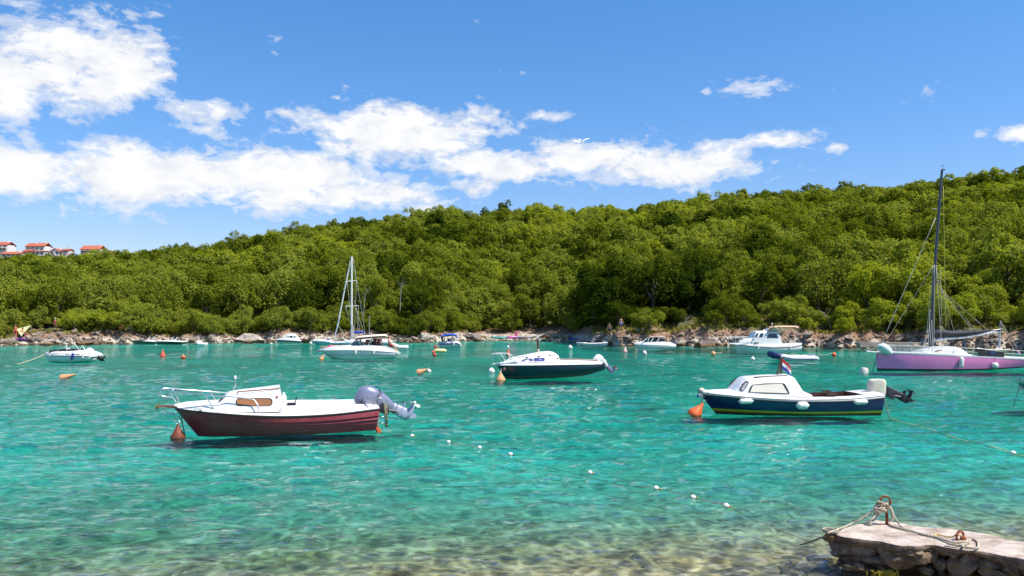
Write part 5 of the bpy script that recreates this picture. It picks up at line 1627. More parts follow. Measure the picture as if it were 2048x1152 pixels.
# ------------------------------------------------------------------ white open speedboat with people aboard
b = Boat('speedboat', 661, 716.5, 3, 'white speedboat with cream sun canopy and people sunbathing')
sheer = [(638.5, 700.6, .04), (652, 700.7, .5), (675, 700.4, .95), (707, 700, 1.15), (750, 701.4, 1.18), (793, 705, 1.05)]
bot = [(661.5, 716.2, .03), (668, 718, .3), (680, 719, .6), (697, 719.6, .85), (740, 718.2, .95), (788, 715.4, .95)]
h = Hull(b, sheer, bot, 28, .07, draft=.3)
h.band(0, 1.0, 'hull', WHITE, keel=True)
h.band(.50, .535, 'spray_rail', GREY_PL, off=.012, rows=1)
h.rail(1.0, .03, 'rub_rail', WHITE2, .02)
Cabin(b, [(638, 700.5, 699.3, .08, .05), (648, 700.5, 696.4, .4, .3), (662, 700.4, 693.4, .74, .56), (678, 700.2, 692, .96, .74), (707, 699.8, 691, 1.12, .92), (740, 700.8, 691, 1.16, .98), (764, 702, 692.2, 1.14, .96), (776, 703, 696.4, 1.1, .94), (785, 704, 700.6, 1.08, .94), (793.5, 705, 703.6, 1.04, .95)], 'deck', WHITE, .03, round_=.4)
GL = material('aqua_glass', (.04, .12, .12), .08, coat=.6)
for sg in (-1, 1):
    A = [b.q(699, 690.6, 0), b.q(711, 681.8, 0), b.q(730, 685.8, 0), b.q(733, 690.6, 0)]
    A = [Vector((p.x, sg * (.55 if i == 0 else .62 if i == 1 else .84), p.z)) for i, p in enumerate(A)]
    MB().prism(A, [p + Vector((0, -sg * .02, 0)) for p in A]).build('windscreen_pane', GL, b.root)
    for i in range(4): MB().tube([A[i], A[(i + 1) % 4]], .022, 6).build('windscreen_frame', PUL, b.root)
A = [b.q(699, 690.6, 0), b.q(711, 681.8, 0)]
MB().prism([(A[0].x, -.55, A[0].z), (A[0].x, .55, A[0].z), (A[1].x, .62, A[1].z), (A[1].x, -.62, A[1].z)], [(A[0].x + .02, -.55, A[0].z), (A[0].x + .02, .55, A[0].z), (A[1].x + .02, .62, A[1].z), (A[1].x + .02, -.62, A[1].z)]).build('windscreen_pane', GL, b.root)
rows = [[b.q(px, py + .9 * (j - 2) ** 2, -1.0 + .5 * j) for j in range(5)] for px, py in ((710, 675.5), (713, 672.5), (730, 670.4), (752, 668.8), (770, 668), (775, 670), (775.5, 673))]
mb = MB(); mb.grid(rows); mb.grid([[p - Vector((0, 0, .16)) for p in r] for r in rows]); mb.build('sun_canopy', CREAM, b.root, 180)
for px0, px1, yl in ((712, 722, -1), (745, 735, -1), (772, 764, -1), (712, 722, 1), (745, 735, 1), (772, 764, 1)):
    mb = MB(); mb.tube([b.q(px0, 672.5, yl * .98), b.q(px1, 692.5, yl * .9)], .018, 6); mb.build('canopy_pole', STEEL, b.root)
mb = MB(); mb.loft([[(p.x, y, p.z) for y in (-.1, -.6)] + [(p.x + .12, y, p.z + .02) for y in (-.6, -.1)] for p in (b.q(717, 686, 0), b.q(721, 680, 0), b.q(727, 675.5, 0))]); mb.build('tan_seat', material('tan_leather', (.55, .36, .2), .6), b.root, 40)
mb = MB(); p = b.q(736.5, 683.5, -.35); mb.box(p, (.44, .4, .36), taper=.8); mb.build('brown_seat', WOOD, b.root, 30)
mb = MB(); p = b.q(739, 689.5, -.8); mb.box(p, (.24, .12, .1)); mb.build('dash_console', GREY_PL, b.root)
mb = MB(); A = [b.q(709, 681, -.5), b.q(714, 674.5, -.5)]; mb.prism([A[0], A[0] + Vector((.18, 0, 0)), A[1] + Vector((.2, 0, 0)), A[1]], [A[0] + Vector((0, .9, 0)), A[0] + Vector((.18, .9, 0)), A[1] + Vector((.2, .9, 0)), A[1] + Vector((0, .9, 0))]); mb.build('brown_visor', material('brown_canvas', (.26, .14, .06), .8), b.root)
mb = MB(); p = b.q(637, 701.6, 0); mb.box(p, (.24, .16, .14)); mb.ball((p.x - .1, 0, p.z - .05), .09, 10, 6); mb.build('anchor', GREY_PL, b.root)
mb = MB(); p = b.q(796, 706.5, 0); mb.box((p.x, 0, p.z), (.3, 1.6, .06)); mb.build('bathing_platform', WHITE2, b.root)
speed = b
fender(b, 711, 704.5, .42, .075, 88, 'white fender hanging amidships on the speedboat', -1.2, hang=(711, 695))
fender(b, 747.5, 704.5, .38, .075, 82, 'white fender hanging further aft on the speedboat', -1.25, hang=(746, 696))
line(to_world(b, b.q(651, 702, -.2)), on_water(645, 717.5), .016, .0, 'thin mooring line from the speedboat bow to its float')

# ------------------------------------------------------------------ sailing yacht behind the speedboat
b = Boat('sailing_yacht', 667, 690.5, 3, 'white sailing yacht with tall white mast and furled foresail', Y=88)
sheer = [(659, 685.2, .04), (675, 685.2, .6), (705, 685, 1.1), (745, 684.6, 1.2), (784, 684, .95)]
bot = [(667, 692, .03), (685, 693, .5), (710, 693.4, .8), (745, 693, .85), (780, 690.8, .75)]
h = Hull(b, sheer, bot, 22, .08, draft=.3)
h.band(0, 1, 'hull', WHITE, keel=True)
h.band(.35, .5, 'blue_stripe', material('stripe_blue', (.03, .1, .3), .5), off=.006, rows=1)
Cabin(b, [(660, 685.2, 684.6, .1, .08), (690, 685.2, 682.4, .6, .45), (700, 685, 680.2, .75, .6), (740, 684.6, 678, .85, .7), (760, 684.4, 678.5, .85, .7), (784, 684, 682, .8, .72)], 'deckhouse', WHITE, .05)
mb = MB(); P = [b.q(703.5, 682, 0), b.q(703.3, 513, 0)]; mb.tube(P, .10, 10); mb.build('mast', WHITE, b.root, 60)
mb = MB(); P = [b.q(669.5, 673, 0), b.q(676, 648, 0), b.q(689, 580, 0), b.q(700.8, 520, 0)]; mb.tube(P, [.06, .09, .075, .05], 8); mb.build('furled_genoa', WHITE2, b.root, 60)
mb = MB(); mb.tube([b.q(666, 686, 0), b.q(670, 672, 0)], .03, 6); mb.build('furler_drum', STEEL, b.root)
for py, x0_, x1_ in ((562, 694.5, 713), (612, 690.5, 717)):
    mb = MB(); mb.tube([b.q(x0_, py + .5, -.6), b.q(703.4, py, 0), b.q(x1_, py - .8, .6)], .03, 6); mb.build('spreader', WHITE2, b.root)
for a, c in (((730, 664, 0), (706, 515, 0)), ((706, 682, -1.0), (694.5, 562, -.6)), ((708, 682, 1.0), (713, 562, .6)), ((694.5, 562, -.6), (703, 520, 0)), ((713, 562, .6), (703.6, 520, 0)), ((712, 682, -1), (690.5, 612, -.6)), ((714, 682, 1), (717, 612, .6)), ((676, 650, 0), (697, 681, 0)), ((727, 664, 0), (711, 612, 0)), ((720, 664, 0), (709, 600, 0))):
    stay(b, a, c, .016, 'shroud')
mb = MB(); mb.tube([b.q(704, 667.5, 0), b.q(730, 666.4, 0)], .07, 8); mb.build('boom', WHITE, b.root)
mb = MB(); mb.tube([b.q(706.5, 665.8, 0), b.q(712, 664.8, 0), b.q(729, 664.8, 0)], [.08, .17, .12], 9); mb.build('sail_cover', material('royal_blue_cover', (.03, .05, .32), .7), b.root, 60)
mb = MB(); mb.tube([b.q(738.7, 680, .4), b.q(738.7, 632, .4)], .035, 6); mb.build('aerial_pole', STEEL, b.root)
mb = MB(); mb.tube([b.q(705, 679, -.1), b.q(706, 655, -.1), b.q(704.3, 648, -.1)], .05, 6); mb.build('mainsail_luff', WHITE2, b.root)
yacht = b

# ------------------------------------------------------------------ white hardtop motorboat
b = Boat('motorboat', 1276, 701.8, 6, 'white motorboat with curved hardtop and small flag at the stern')
sheer = [(1269, 688, .05), (1285, 689.2, .55), (1305, 689.4, .85), (1330, 689.8, .9), (1352, 691.4, .8)]
bot = [(1276, 702, .03), (1284, 702.4, .3), (1300, 702.4, .6), (1325, 700.8, .7), (1350, 698.6, .68)]
h = Hull(b, sheer, bot, 22, .06, draft=.25)
h.band(0, 1, 'hull', WHITE2, keel=True)
h.band(.52, .57, 'spray_rail', GREY_PL, off=.012, rows=1)
Cabin(b, [(1269, 688.4, 687, .1, .06), (1276, 689, 684.6, .4, .3), (1290, 689.4, 683.6, .7, .55), (1330, 689.8, 683.6, .86, .74), (1346, 691, 686.6, .82, .7), (1352, 691.6, 689.6, .78, .72)], 'deck', WHITE, .03)
cab = Cabin(b, [(1287, 684.6, 683.4, .5, .42), (1292, 684.6, 679, .54, .42), (1297, 684.4, 676.6, .58, .46), (1320, 684.2, 676.6, .62, .5), (1328, 684.2, 678, .62, .5), (1330, 684.2, 683, .62, .54)], 'cabin', DARKG, .02)
rows = [[b.q(px, py + .35 * (j - 2) ** 2 * .5, -.62 + .31 * j) for j in range(5)] for px, py in ((1291, 679.6), (1294.5, 675.6), (1300, 673.2), (1312, 672.2), (1324, 672.2), (1328.5, 673.2), (1330.5, 676.5))]
mb = MB(); mb.grid(rows); mb.grid([[p - Vector((0, 0, .12)) for p in r] for r in rows]); mb.build('hardtop', WHITE, b.root, 180)
for x0_, x1_ in ((1285, 1294.5), (1295, 1298), (1301, 1307), (1313, 1319)):
    for sg in (-1, 1):
        mb = MB(); mb.tube([b.q(x0_, 684.4, sg * .6), b.q(x1_, 676.4, sg * .6)], .05, 6); mb.build('pillar', WHITE, b.root)
mb = MB(); mb.tube([b.q(1350.5, 690, 0), b.q(1351.6, 677.5, 0)], .014, 5); mb.build('flagstaff', STEEL, b.root)
tricolour(b.root, b.q(1351.8, 678.2, 0), .36, .24, R(6), 1.25, False, 3)
line(to_world(b, b.q(1269.5, 689, 0)), on_water(1261, 701.5), .03, .1, 'white mooring line hanging from the hardtop motorboat bow')

# ------------------------------------------------------------------ pale rowing boat
b = Boat('rowing_boat', 1157, 696.4, 3, 'pale grey-blue open rowing boat with white gunwale near the beach', Y=88)
sheer = [(1152.5, 685, .04), (1165, 686, .5), (1184, 687.4, .72), (1200, 686.8, .68), (1215.4, 685, .5)]
bot = [(1159, 696.4, .03), (1168, 696.6, .3), (1184, 696.6, .45), (1200, 695.6, .42), (1213, 693.6, .34)]
h = Hull(b, sheer, bot, 22, .06, draft=.15)
h.band(0, 1, 'hull', material('pale_blue_grey_paint', (.50, .62, .66), .5, vary=.15, vscale_=3), keel=True)
for k in range(1, 5): h.band(k * .2 - .012, k * .2 + .012, 'strake', material('pale_blue_grey_paint', (.5, .62, .66)), off=.012, rows=1)
h.rail(1.0, .045, 'gunwale', WHITE, .0)
h.deck('foredeck', WHITE2, well=(b.q(1160, 686, -.3).x, b.q(1213, 686, -.4).x, .88, .32), floor_mat=WOOD, crown=.01)
for px in (1176, 1192, 1206):
    p = b.q(px, 687, 0); mb = MB(); mb.box((p.x, 0, p.z - .06), (.2, 1.2, .03)); mb.build('thwart', WHITE2, b.root)

# ------------------------------------------------------------------ small boat with the blue canopy
b = Boat('canopy_boat', 878, 694.4, 4, 'small white boat with a bright blue sun canopy and blue stripe')
sheer = [(877.6, 686.6, .05), (886, 686.6, .5), (900, 686, .8), (912, 685.4, .85), (919.5, 687, .78)]
bot = [(878.4, 694.6, .03), (886, 695, .35), (900, 694.8, .6), (912, 694.2, .66), (920.5, 693.2, .62)]
h = Hull(b, sheer, bot, 20, .04, draft=.2)
h.band(0, 1, 'hull', WHITE2, keel=True)
h.band(.68, .93, 'blue_stripe', material('royal_stripe', (.01, .05, .33), .4), off=.008, rows=1)
Cabin(b, [(877.5, 686.8, 685.6, .1, .06), (884, 686.8, 683.6, .4, .32), (894, 686.4, 682.6, .66, .56), (912, 685.8, 682.6, .8, .7), (918, 686.2, 683.4, .78, .68), (921, 688, 686.5, .7, .64)], 'deck', WHITE, .03)
rows = [[b.q(px, py + .75 * (j - 2) ** 2, -.8 + .4 * j) for j in range(5)] for px, py in ((881.8, 671.6), (884, 669.4), (894, 667.4), (904, 666.8), (912, 668.4), (914.4, 671))]
mb = MB(); mb.grid(rows); mb.grid([[p - Vector((0, 0, .12)) for p in r] for r in rows]); mb.build('sun_canopy', material('royal_blue_canvas', (.012, .055, .36), .75), b.root, 180)
for px0, px1, yl in ((906, 904, -.78), (913, 912.4, -.78), (884, 897, -.78), (906, 904, .78), (913, 912.4, .78), (884, 897, .78)):
    mb = MB(); mb.tube([b.q(px0, 669.5, yl), b.q(px1, 684.5, yl * .9)], .022, 6); mb.build('canopy_pole', PUL, b.root)
mb = MB(); p = b.q(898, 681.5, -.2); mb.box(p, (.5, .5, .35), taper=.7); mb.build('console', FLAGC['blue'], b.root, 30)
mb = MB(); p = b.q(906, 681, .1); mb.box(p, (.4, .8, .4), taper=.9); mb.build('helm_seat', WHITE2, b.root, 30)
mb = MB(); p = b.q(921.5, 690.6, 0); mb.box((p.x, 0, p.z), (.26, 1.1, .12)); mb.build('bathing_platform', WHITE2, b.root)
fender(b, 907.5, 688.5, .4, .075, 80, 'white fender on the boat with the blue canopy', -.9, hang=(907, 683))
canopyb = b
line(to_world(b, b.q(879, 683, 0)), on_water(874, 695.6), .04, .0, 'dark rope over the bow of the boat with the blue canopy', BLACK)

# ------------------------------------------------------------------ bowrider on the left of the bay
b = Boat('bowrider', 98, 724, 4, 'white open bowrider with folded dark canopy frame and white outboard')
sheer = [(89.5, 711.2, .06), (96, 711.6, .5), (110, 711.8, .9), (138, 712, 1.05), (165, 712.6, 1.0), (185, 714, .88)]
bot = [(98, 723.6, .04), (105, 724.6, .35), (120, 725, .62), (138, 724.8, .75), (160, 723.6, .78), (178, 722, .76)]
h = Hull(b, sheer, bot, 24, .08, draft=.22)
h.band(0, 1, 'hull', material('aqua_white_gelcoat', (.62, .74, .74), .35, coat=.2), keel=True)
h.rail(1.0, .03, 'rub_rail', BLACK, .01)
cab = Cabin(b, [(89, 711, 707.6, .16, .12), (92, 711, 704.6, .42, .32), (98, 711.2, 703.6, .66, .54), (120, 711.6, 702.6, .96, .82), (145, 712, 702, 1.02, .9), (162, 712.2, 701.4, 1.0, .86), (170, 712.6, 703.4, .96, .84), (180, 713.4, 705.4, .9, .8), (186, 714, 708.6, .86, .78)], 'deck', WHITE, .02)
for poly in ([(104, 708.6), (118, 706.6), (134, 707.4), (134, 709.2), (104, 709.4)], [(136, 707.8), (150, 708.2), (160, 708.4), (158, 709.4), (136, 709.2)]):
    cab.window(poly, .008, BLACK, material('dark_decal', (.05, .03, .05), .4), name='graphic')
mb = MB(); p = b.q(113, 702, 0); mb.box((p.x, 0, p.z - .02), (.55, 1.2, .22), taper=.85); mb.build('bow_cushion', BLACK, b.root, 30)
mb = MB(); p = b.q(142, 701, 0); mb.box((p.x, 0, p.z), (1.05, 1.5, .25), taper=.9); mb.build('seat', BLACK, b.root, 30)
mb = MB(); p = b.q(136, 700, -.3); mb.box(p, (.3, .4, .3), taper=.6); mb.build('console', WHITE2, b.root, 30)
for pts in ([(133.5, 700, -.8), (132.6, 686, -.8)], [(158, 700.6, -.8), (150, 688, -.8)], [(158.5, 701, -.8), (165, 691.5, -.8), (172, 703.5, -.8)], [(158.5, 700, .8), (165, 691, .8), (172, 702.5, .8)]):
    mb = MB(); mb.tube(b.path(pts), .025, 6); mb.build('canopy_frame', PUL, b.root)
outboard(b, b.q(183.5, 711, 0), .95, 52, WHITE, BLACK, BLACK, strap=False)
mb = MB(); p = b.q(190, 716.4, 0); mb.box((p.x, 0, p.z), (.34, 1.4, .14)); mb.build('swim_step', WHITE2, b.root)
fender(b, 144.5, 713, .5, .085, 78, 'dark blue fender amidships on the bowrider', -1.12, material('navy_fender', (.02, .02, .2), .5), hang=(143, 706))
fender(b, 166, 712.5, .4, .08, 74, 'white fender at the bowrider quarter', -1.08, hang=(165, 706))
fender(b, 180, 714.5, .36, .08, 60, 'white fender at the bowrider stern', -1.0, hang=(179, 708))
bowr = b
line(to_world(b, b.q(89, 708.5, 0)), on_water(-30, 733), .03, .3, 'long pale mooring line stretching away from the bowrider bow')

# ------------------------------------------------------------------ dark-hulled speedboats and small craft by the rocks
DKH = material('near_black_hull', (.012, .02, .022), .3, coat=.4)
def dark_boat(pxb, pxs, pyw, Y, label, arches):
    b = Boat('speedboat', pxb + 3, pyw, 2, label, Y=Y)
    w = pxs - pxb
    h = Hull(b, [(pxb, pyw - 6.4, .05), (pxb + w * .2, pyw - 6.6, .6), (pxb + w * .55, pyw - 6.2, .95), (pxs, pyw - 5.2, .85)], [(pxb + 4, pyw, .04), (pxb + w * .2, pyw + .3, .4), (pxb + w * .55, pyw + .3, .7), (pxs - 1, pyw, .7)], 18, .05, draft=.2)
    h.band(0, .12, 'waterline_stripe', WHITE2, keel=True, rows=1)
    h.band(.12, 1, 'hull', DKH, off=.003)
    Cabin(b, [(pxb, pyw - 6.4, pyw - 6.8, .1, .07), (pxb + w * .3, pyw - 6.6, pyw - 8.2, .7, .5), (pxb + w * .6, pyw - 6.2, pyw - 8.4, .92, .7), (pxs - w * .15, pyw - 5.6, pyw - 7.2, .86, .7), (pxs, pyw - 5.2, pyw - 5.6, .8, .72)], 'deck', WHITE, .02)
    for (x0_, x1_) in arches:
        for sg in (-1, 1):
            mb = MB(); mb.tube([b.q(x0_, pyw - 7, sg * .6), b.q(x1_, pyw - 14.5, sg * .55)], .06, 6); mb.build('arch_leg', PUL, b.root)
        mb = MB(); mb.tube([b.q(x1_, pyw - 14.5, -.55), b.q(x1_, pyw - 14.5, .55)], .05, 6); mb.build('arch_bar', PUL, b.root)
    return b
d1 = dark_boat(265, 311, 688.6, 103, 'dark-hulled speedboat with white deck, its sun awning furled flat', ((295, 299.5), (304, 309.5)))
rows = [[d1.q(px, 679.6 + .15 * (j - 1) ** 2, -.8 + .8 * j) for j in range(3)] for px in (265.5, 275, 285, 293)]
mb = MB(); mb.grid(rows); mb.grid([[p - Vector((0, 0, .07)) for p in r] for r in rows]); mb.build('sun_awning', WHITE, d1.root, 180)
d2 = dark_boat(310, 365.5, 689.2, 101.5, 'long dark-hulled speedboat with white deck nearer the pale rocks', ((341, 346), (349, 354.5)))

b = Boat('hardtop_boat', 556, 685.4, 3, 'small white hardtop cabin boat with dark hull side by the rocks', Y=109)
h = Hull(b, [(550, 679.6, .05), (562, 680, .6), (580, 680.8, .95), (602, 682.4, .9)], [(556, 685.4, .04), (566, 685.8, .5), (580, 685.8, .8), (601, 685.2, .78)], 18, .05, draft=.2)
h.band(0, .3, 'waterline_stripe', WHITE, keel=True, rows=1); h.band(.3, 1, 'hull', material('blue_grey_hull', (.05, .09, .11), .35), off=.003)
Cabin(b, [(550, 679.6, 678.8, .1, .07), (564, 680, 676.8, .6, .5), (580, 680.8, 676, .92, .8), (594, 681.6, 677.4, .9, .78), (602, 682.4, 680.2, .86, .76)], 'deck', WHITE, .02)
cab = Cabin(b, [(567, 677.6, 676.6, .55, .45), (573, 677.6, 669.2, .6, .48), (578, 677.6, 667.6, .62, .5), (589, 677.6, 668.2, .62, .52), (592, 677.8, 671, .62, .54), (596, 678, 676.5, .62, .58)], 'hardtop', WHITE, .04)
for poly in ([(569.5, 675.4), (572.5, 671.8), (577, 671.8), (577, 675.4)], [(579, 675.4), (579, 671.8), (585, 671.8), (586, 675.4)], [(588, 675), (588, 671.6), (590.5, 671.8), (592.5, 675)]):
    cab.window(poly, .02, WHITE2, DARKG)

b = Boat('open_boat', 603, 685.4, 3, 'old brown wooden boat between the hardtop boat and the pale blue boat', Y=109)
h = Hull(b, [(600, 678.4, .05), (608, 679.4, .6), (615, 679.4, .7), (622, 678, .6)], [(603, 685.2, .04), (608, 685.4, .4), (615, 685.4, .5), (621, 685, .45)], 14, .04, draft=.15)
h.band(0, 1, 'hull', WOOD, keel=True); h.rail(1, .06, 'gunwale', WOOD_D)
h.deck('deck', WOOD_D, well=(b.q(605, 680, -.5).x, b.q(620, 680, -.5).x, .85, .3), floor_mat=WOOD_D)
b = Boat('open_boat', 632, 688.6, 3, 'pale blue open boat beside the white sailing yacht bow', Y=104)
h = Hull(b, [(622, 681.6, .05), (636, 682, .7), (650, 682.6, .85), (664, 684, .75)], [(631, 688.4, .04), (640, 688.8, .5), (650, 688.8, .65), (663, 688.4, .6)], 16, .05, draft=.2)
h.band(0, 1, 'hull', material('sky_blue_hull', (.30, .50, .58), .4), keel=True)
Cabin(b, [(622, 681.6, 680.6, .1, .07), (632, 681.8, 679, .5, .4), (648, 682.6, 679, .8, .66), (656, 683, 680.4, .8, .68), (664, 684, 682.6, .72, .66)], 'deck', WHITE, .02)
mb = MB(); mb.box(b.q(655, 679.4, -.2), (.5, .6, .25), taper=.7); mb.build('console', FLAGC['blue'], b.root, 30)

# boat mostly out of the picture on the right: only the tip of its bow is in view
b = Boat('rowing_boat', 2064, 790, 4, 'tip of a white-edged dark rowing boat at the picture edge', Y=28)
h = Hull(b, [(2041, 760, .04), (2070, 766, .5), (2130, 770, .85), (2230, 772, .8)], [(2066, 790, .03), (2085, 791, .3), (2130, 792, .55), (2226, 790, .5)], 18, .06, draft=.1)
h.band(0, .78, 'hull', DKH, keel=True); h.band(.78, 1, 'gunwale', WHITE, off=.015, rows=1)
h.deck('deck', WHITE2, well=(b.q(2080, 766, -.5).x, b.q(2220, 766, -.6).x, .85, .3))
line(to_world(b, b.q(2041.5, 761, 0)), on_water(2027, 813), .012, .02, 'thin dark line from the bow at the picture edge into the water', GREY_PL)
# ------------------------------------------------------------------ people (small figures on boats and shore)
SKIN = material('sunlit_skin', (.52, .27, .17), .6, vary=.12, vscale_=5)
SKIN2 = material('tanned_skin', (.36, .17, .09), .6, vary=.12, vscale_=5)
HAIR_D = material('dark_hair', (.03, .018, .012), .7)
HAIR_B = material('brown_hair', (.12, .06, .03), .7)
POSES = {
 'stand': dict(pel=(0, 0, .93), chest=(0, 0, 1.27), neck=(0, .01, 1.48), head=(0, -.02, 1.62), hipL=(-.09, 0, .90), hipR=(.09, 0, .90), kneeL=(-.11, -.03, .48), kneeR=(.12, .02, .48), ankL=(-.12, .02, .08), ankR=(.14, .05, .08), toeL=(-.13, -.13, .03), toeR=(.16, -.1, .03), shL=(-.19, 0, 1.42), shR=(.19, 0, 1.42), elL=(-.25, .03, 1.13), elR=(.27, .02, 1.14), wrL=(-.24, -.09, .88), wrR=(.2, -.12, .95)),
 'sit': dict(pel=(0, .1, .12), chest=(0, .16, .46), neck=(0, .1, .67), head=(0, .05, .80), hipL=(-.1, .08, .12), hipR=(.1, .08, .12), kneeL=(-.16, -.32, .42), kneeR=(.15, -.36, .36), ankL=(-.13, -.56, .08), ankR=(.12, -.68, .08), toeL=(-.14, -.7, .04), toeR=(.14, -.82, .04), shL=(-.19, .14, .60), shR=(.19, .14, .60), elL=(-.27, -.08, .40), elR=(.29, .22, .34), wrL=(-.2, -.3, .40), wrR=(.3, .36, .08)),
 'perch': dict(pel=(0, 0, .10), chest=(-.07, -.02, .43), neck=(-.13, -.05, .63), head=(-.2, -.08, .75), hipL=(-.02, -.1, .09), hipR=(.04, .09, .09), kneeL=(.36, -.12, .10), kneeR=(.33, .12, .16), ankL=(.46, -.1, -.32), ankR=(.50, .12, -.26), toeL=(.6, -.12, -.36), toeR=(.63, .12, -.31), shL=(-.11, -.19, .57), shR=(-.11, .18, .57), elL=(.06, -.26, .33), elR=(-.02, .26, .33), wrL=(.26, -.2, .14), wrR=(.2, .22, .16)),
 'prone': dict(pel=(0, 0, .14), chest=(.34, 0, .15), neck=(.55, 0, .18), head=(.69, -.03, .19), hipL=(-.04, -.09, .13), hipR=(-.04, .09, .13), kneeL=(-.46, -.11, .09), kneeR=(-.46, .11, .09), ankL=(-.86, -.1, .08), ankR=(-.84, .14, .08), toeL=(-.98, -.1, .04), toeR=(-.97, .15, .04), shL=(.48, -.19, .16), shR=(.48, .19, .16), elL=(.66, -.34, .08), elR=(.68, .32, .08), wrL=(.84, -.16, .07), wrR=(.86, .14, .07)),
 'reach': dict(pel=(0, 0, .86), chest=(-.12, -.01, 1.18), neck=(-.2, -.02, 1.38), head=(-.25, -.04, 1.5), hipL=(.0, -.09, .83), hipR=(.02, .09, .83), kneeL=(-.02, -.12, .44), kneeR=(.1, .12, .44), ankL=(.05, -.12, .08), ankR=(.2, .12, .08), toeL=(-.1, -.13, .03), toeR=(.05, .14, .03), shL=(-.17, -.19, 1.32), shR=(-.17, .18, 1.32), elL=(-.3, -.24, 1.05), elR=(-.3, .22, 1.06), wrL=(-.36, -.14, .80), wrR=(-.34, .1, .82)),
 'arms': dict(pel=(0, 0, .93), chest=(0, 0, 1.27), neck=(0, .01, 1.48), head=(0, -.02, 1.62), hipL=(-.09, 0, .90), hipR=(.09, 0, .90), kneeL=(-.11, -.1, .48), kneeR=(.12, .02, .48), ankL=(-.12, .0, .08), ankR=(.14, .05, .08), toeL=(-.13, -.15, .03), toeR=(.16, -.1, .03), shL=(-.19, 0, 1.42), shR=(.19, 0, 1.42), elL=(-.3, .03, 1.16), elR=(.46, -.06, 1.40), wrL=(-.3, -.09, .92), wrR=(.74, -.1, 1.46)),
}
BONES = [('pel', 'chest'), ('chest', 'neck'), ('neck', 'head'), ('pel', 'hipL'), ('pel', 'hipR'), ('hipL', 'kneeL'), ('hipR', 'kneeR'), ('kneeL', 'ankL'), ('kneeR', 'ankR'), ('ankL', 'toeL'), ('ankR', 'toeR'), ('chest', 'shL'), ('chest', 'shR'), ('shL', 'elL'), ('shR', 'elR'), ('elL', 'wrL'), ('elR', 'wrR'), ('wrL', 'palmL'), ('wrR', 'palmR'), ('head', 'top')]
RAD = dict(pel=(.135, .105), chest=(.15, .105), neck=.055, head=(.088, .1), top=.066, hipL=.092, hipR=.092, kneeL=.06, kneeR=.06, ankL=.042, ankR=.042, toeL=.035, toeR=.035, shL=.062, shR=.062, elL=.042, elR=.042, wrL=.03, wrR=.03, palmL=(.038, .022), palmR=(.038, .022))
_people = []
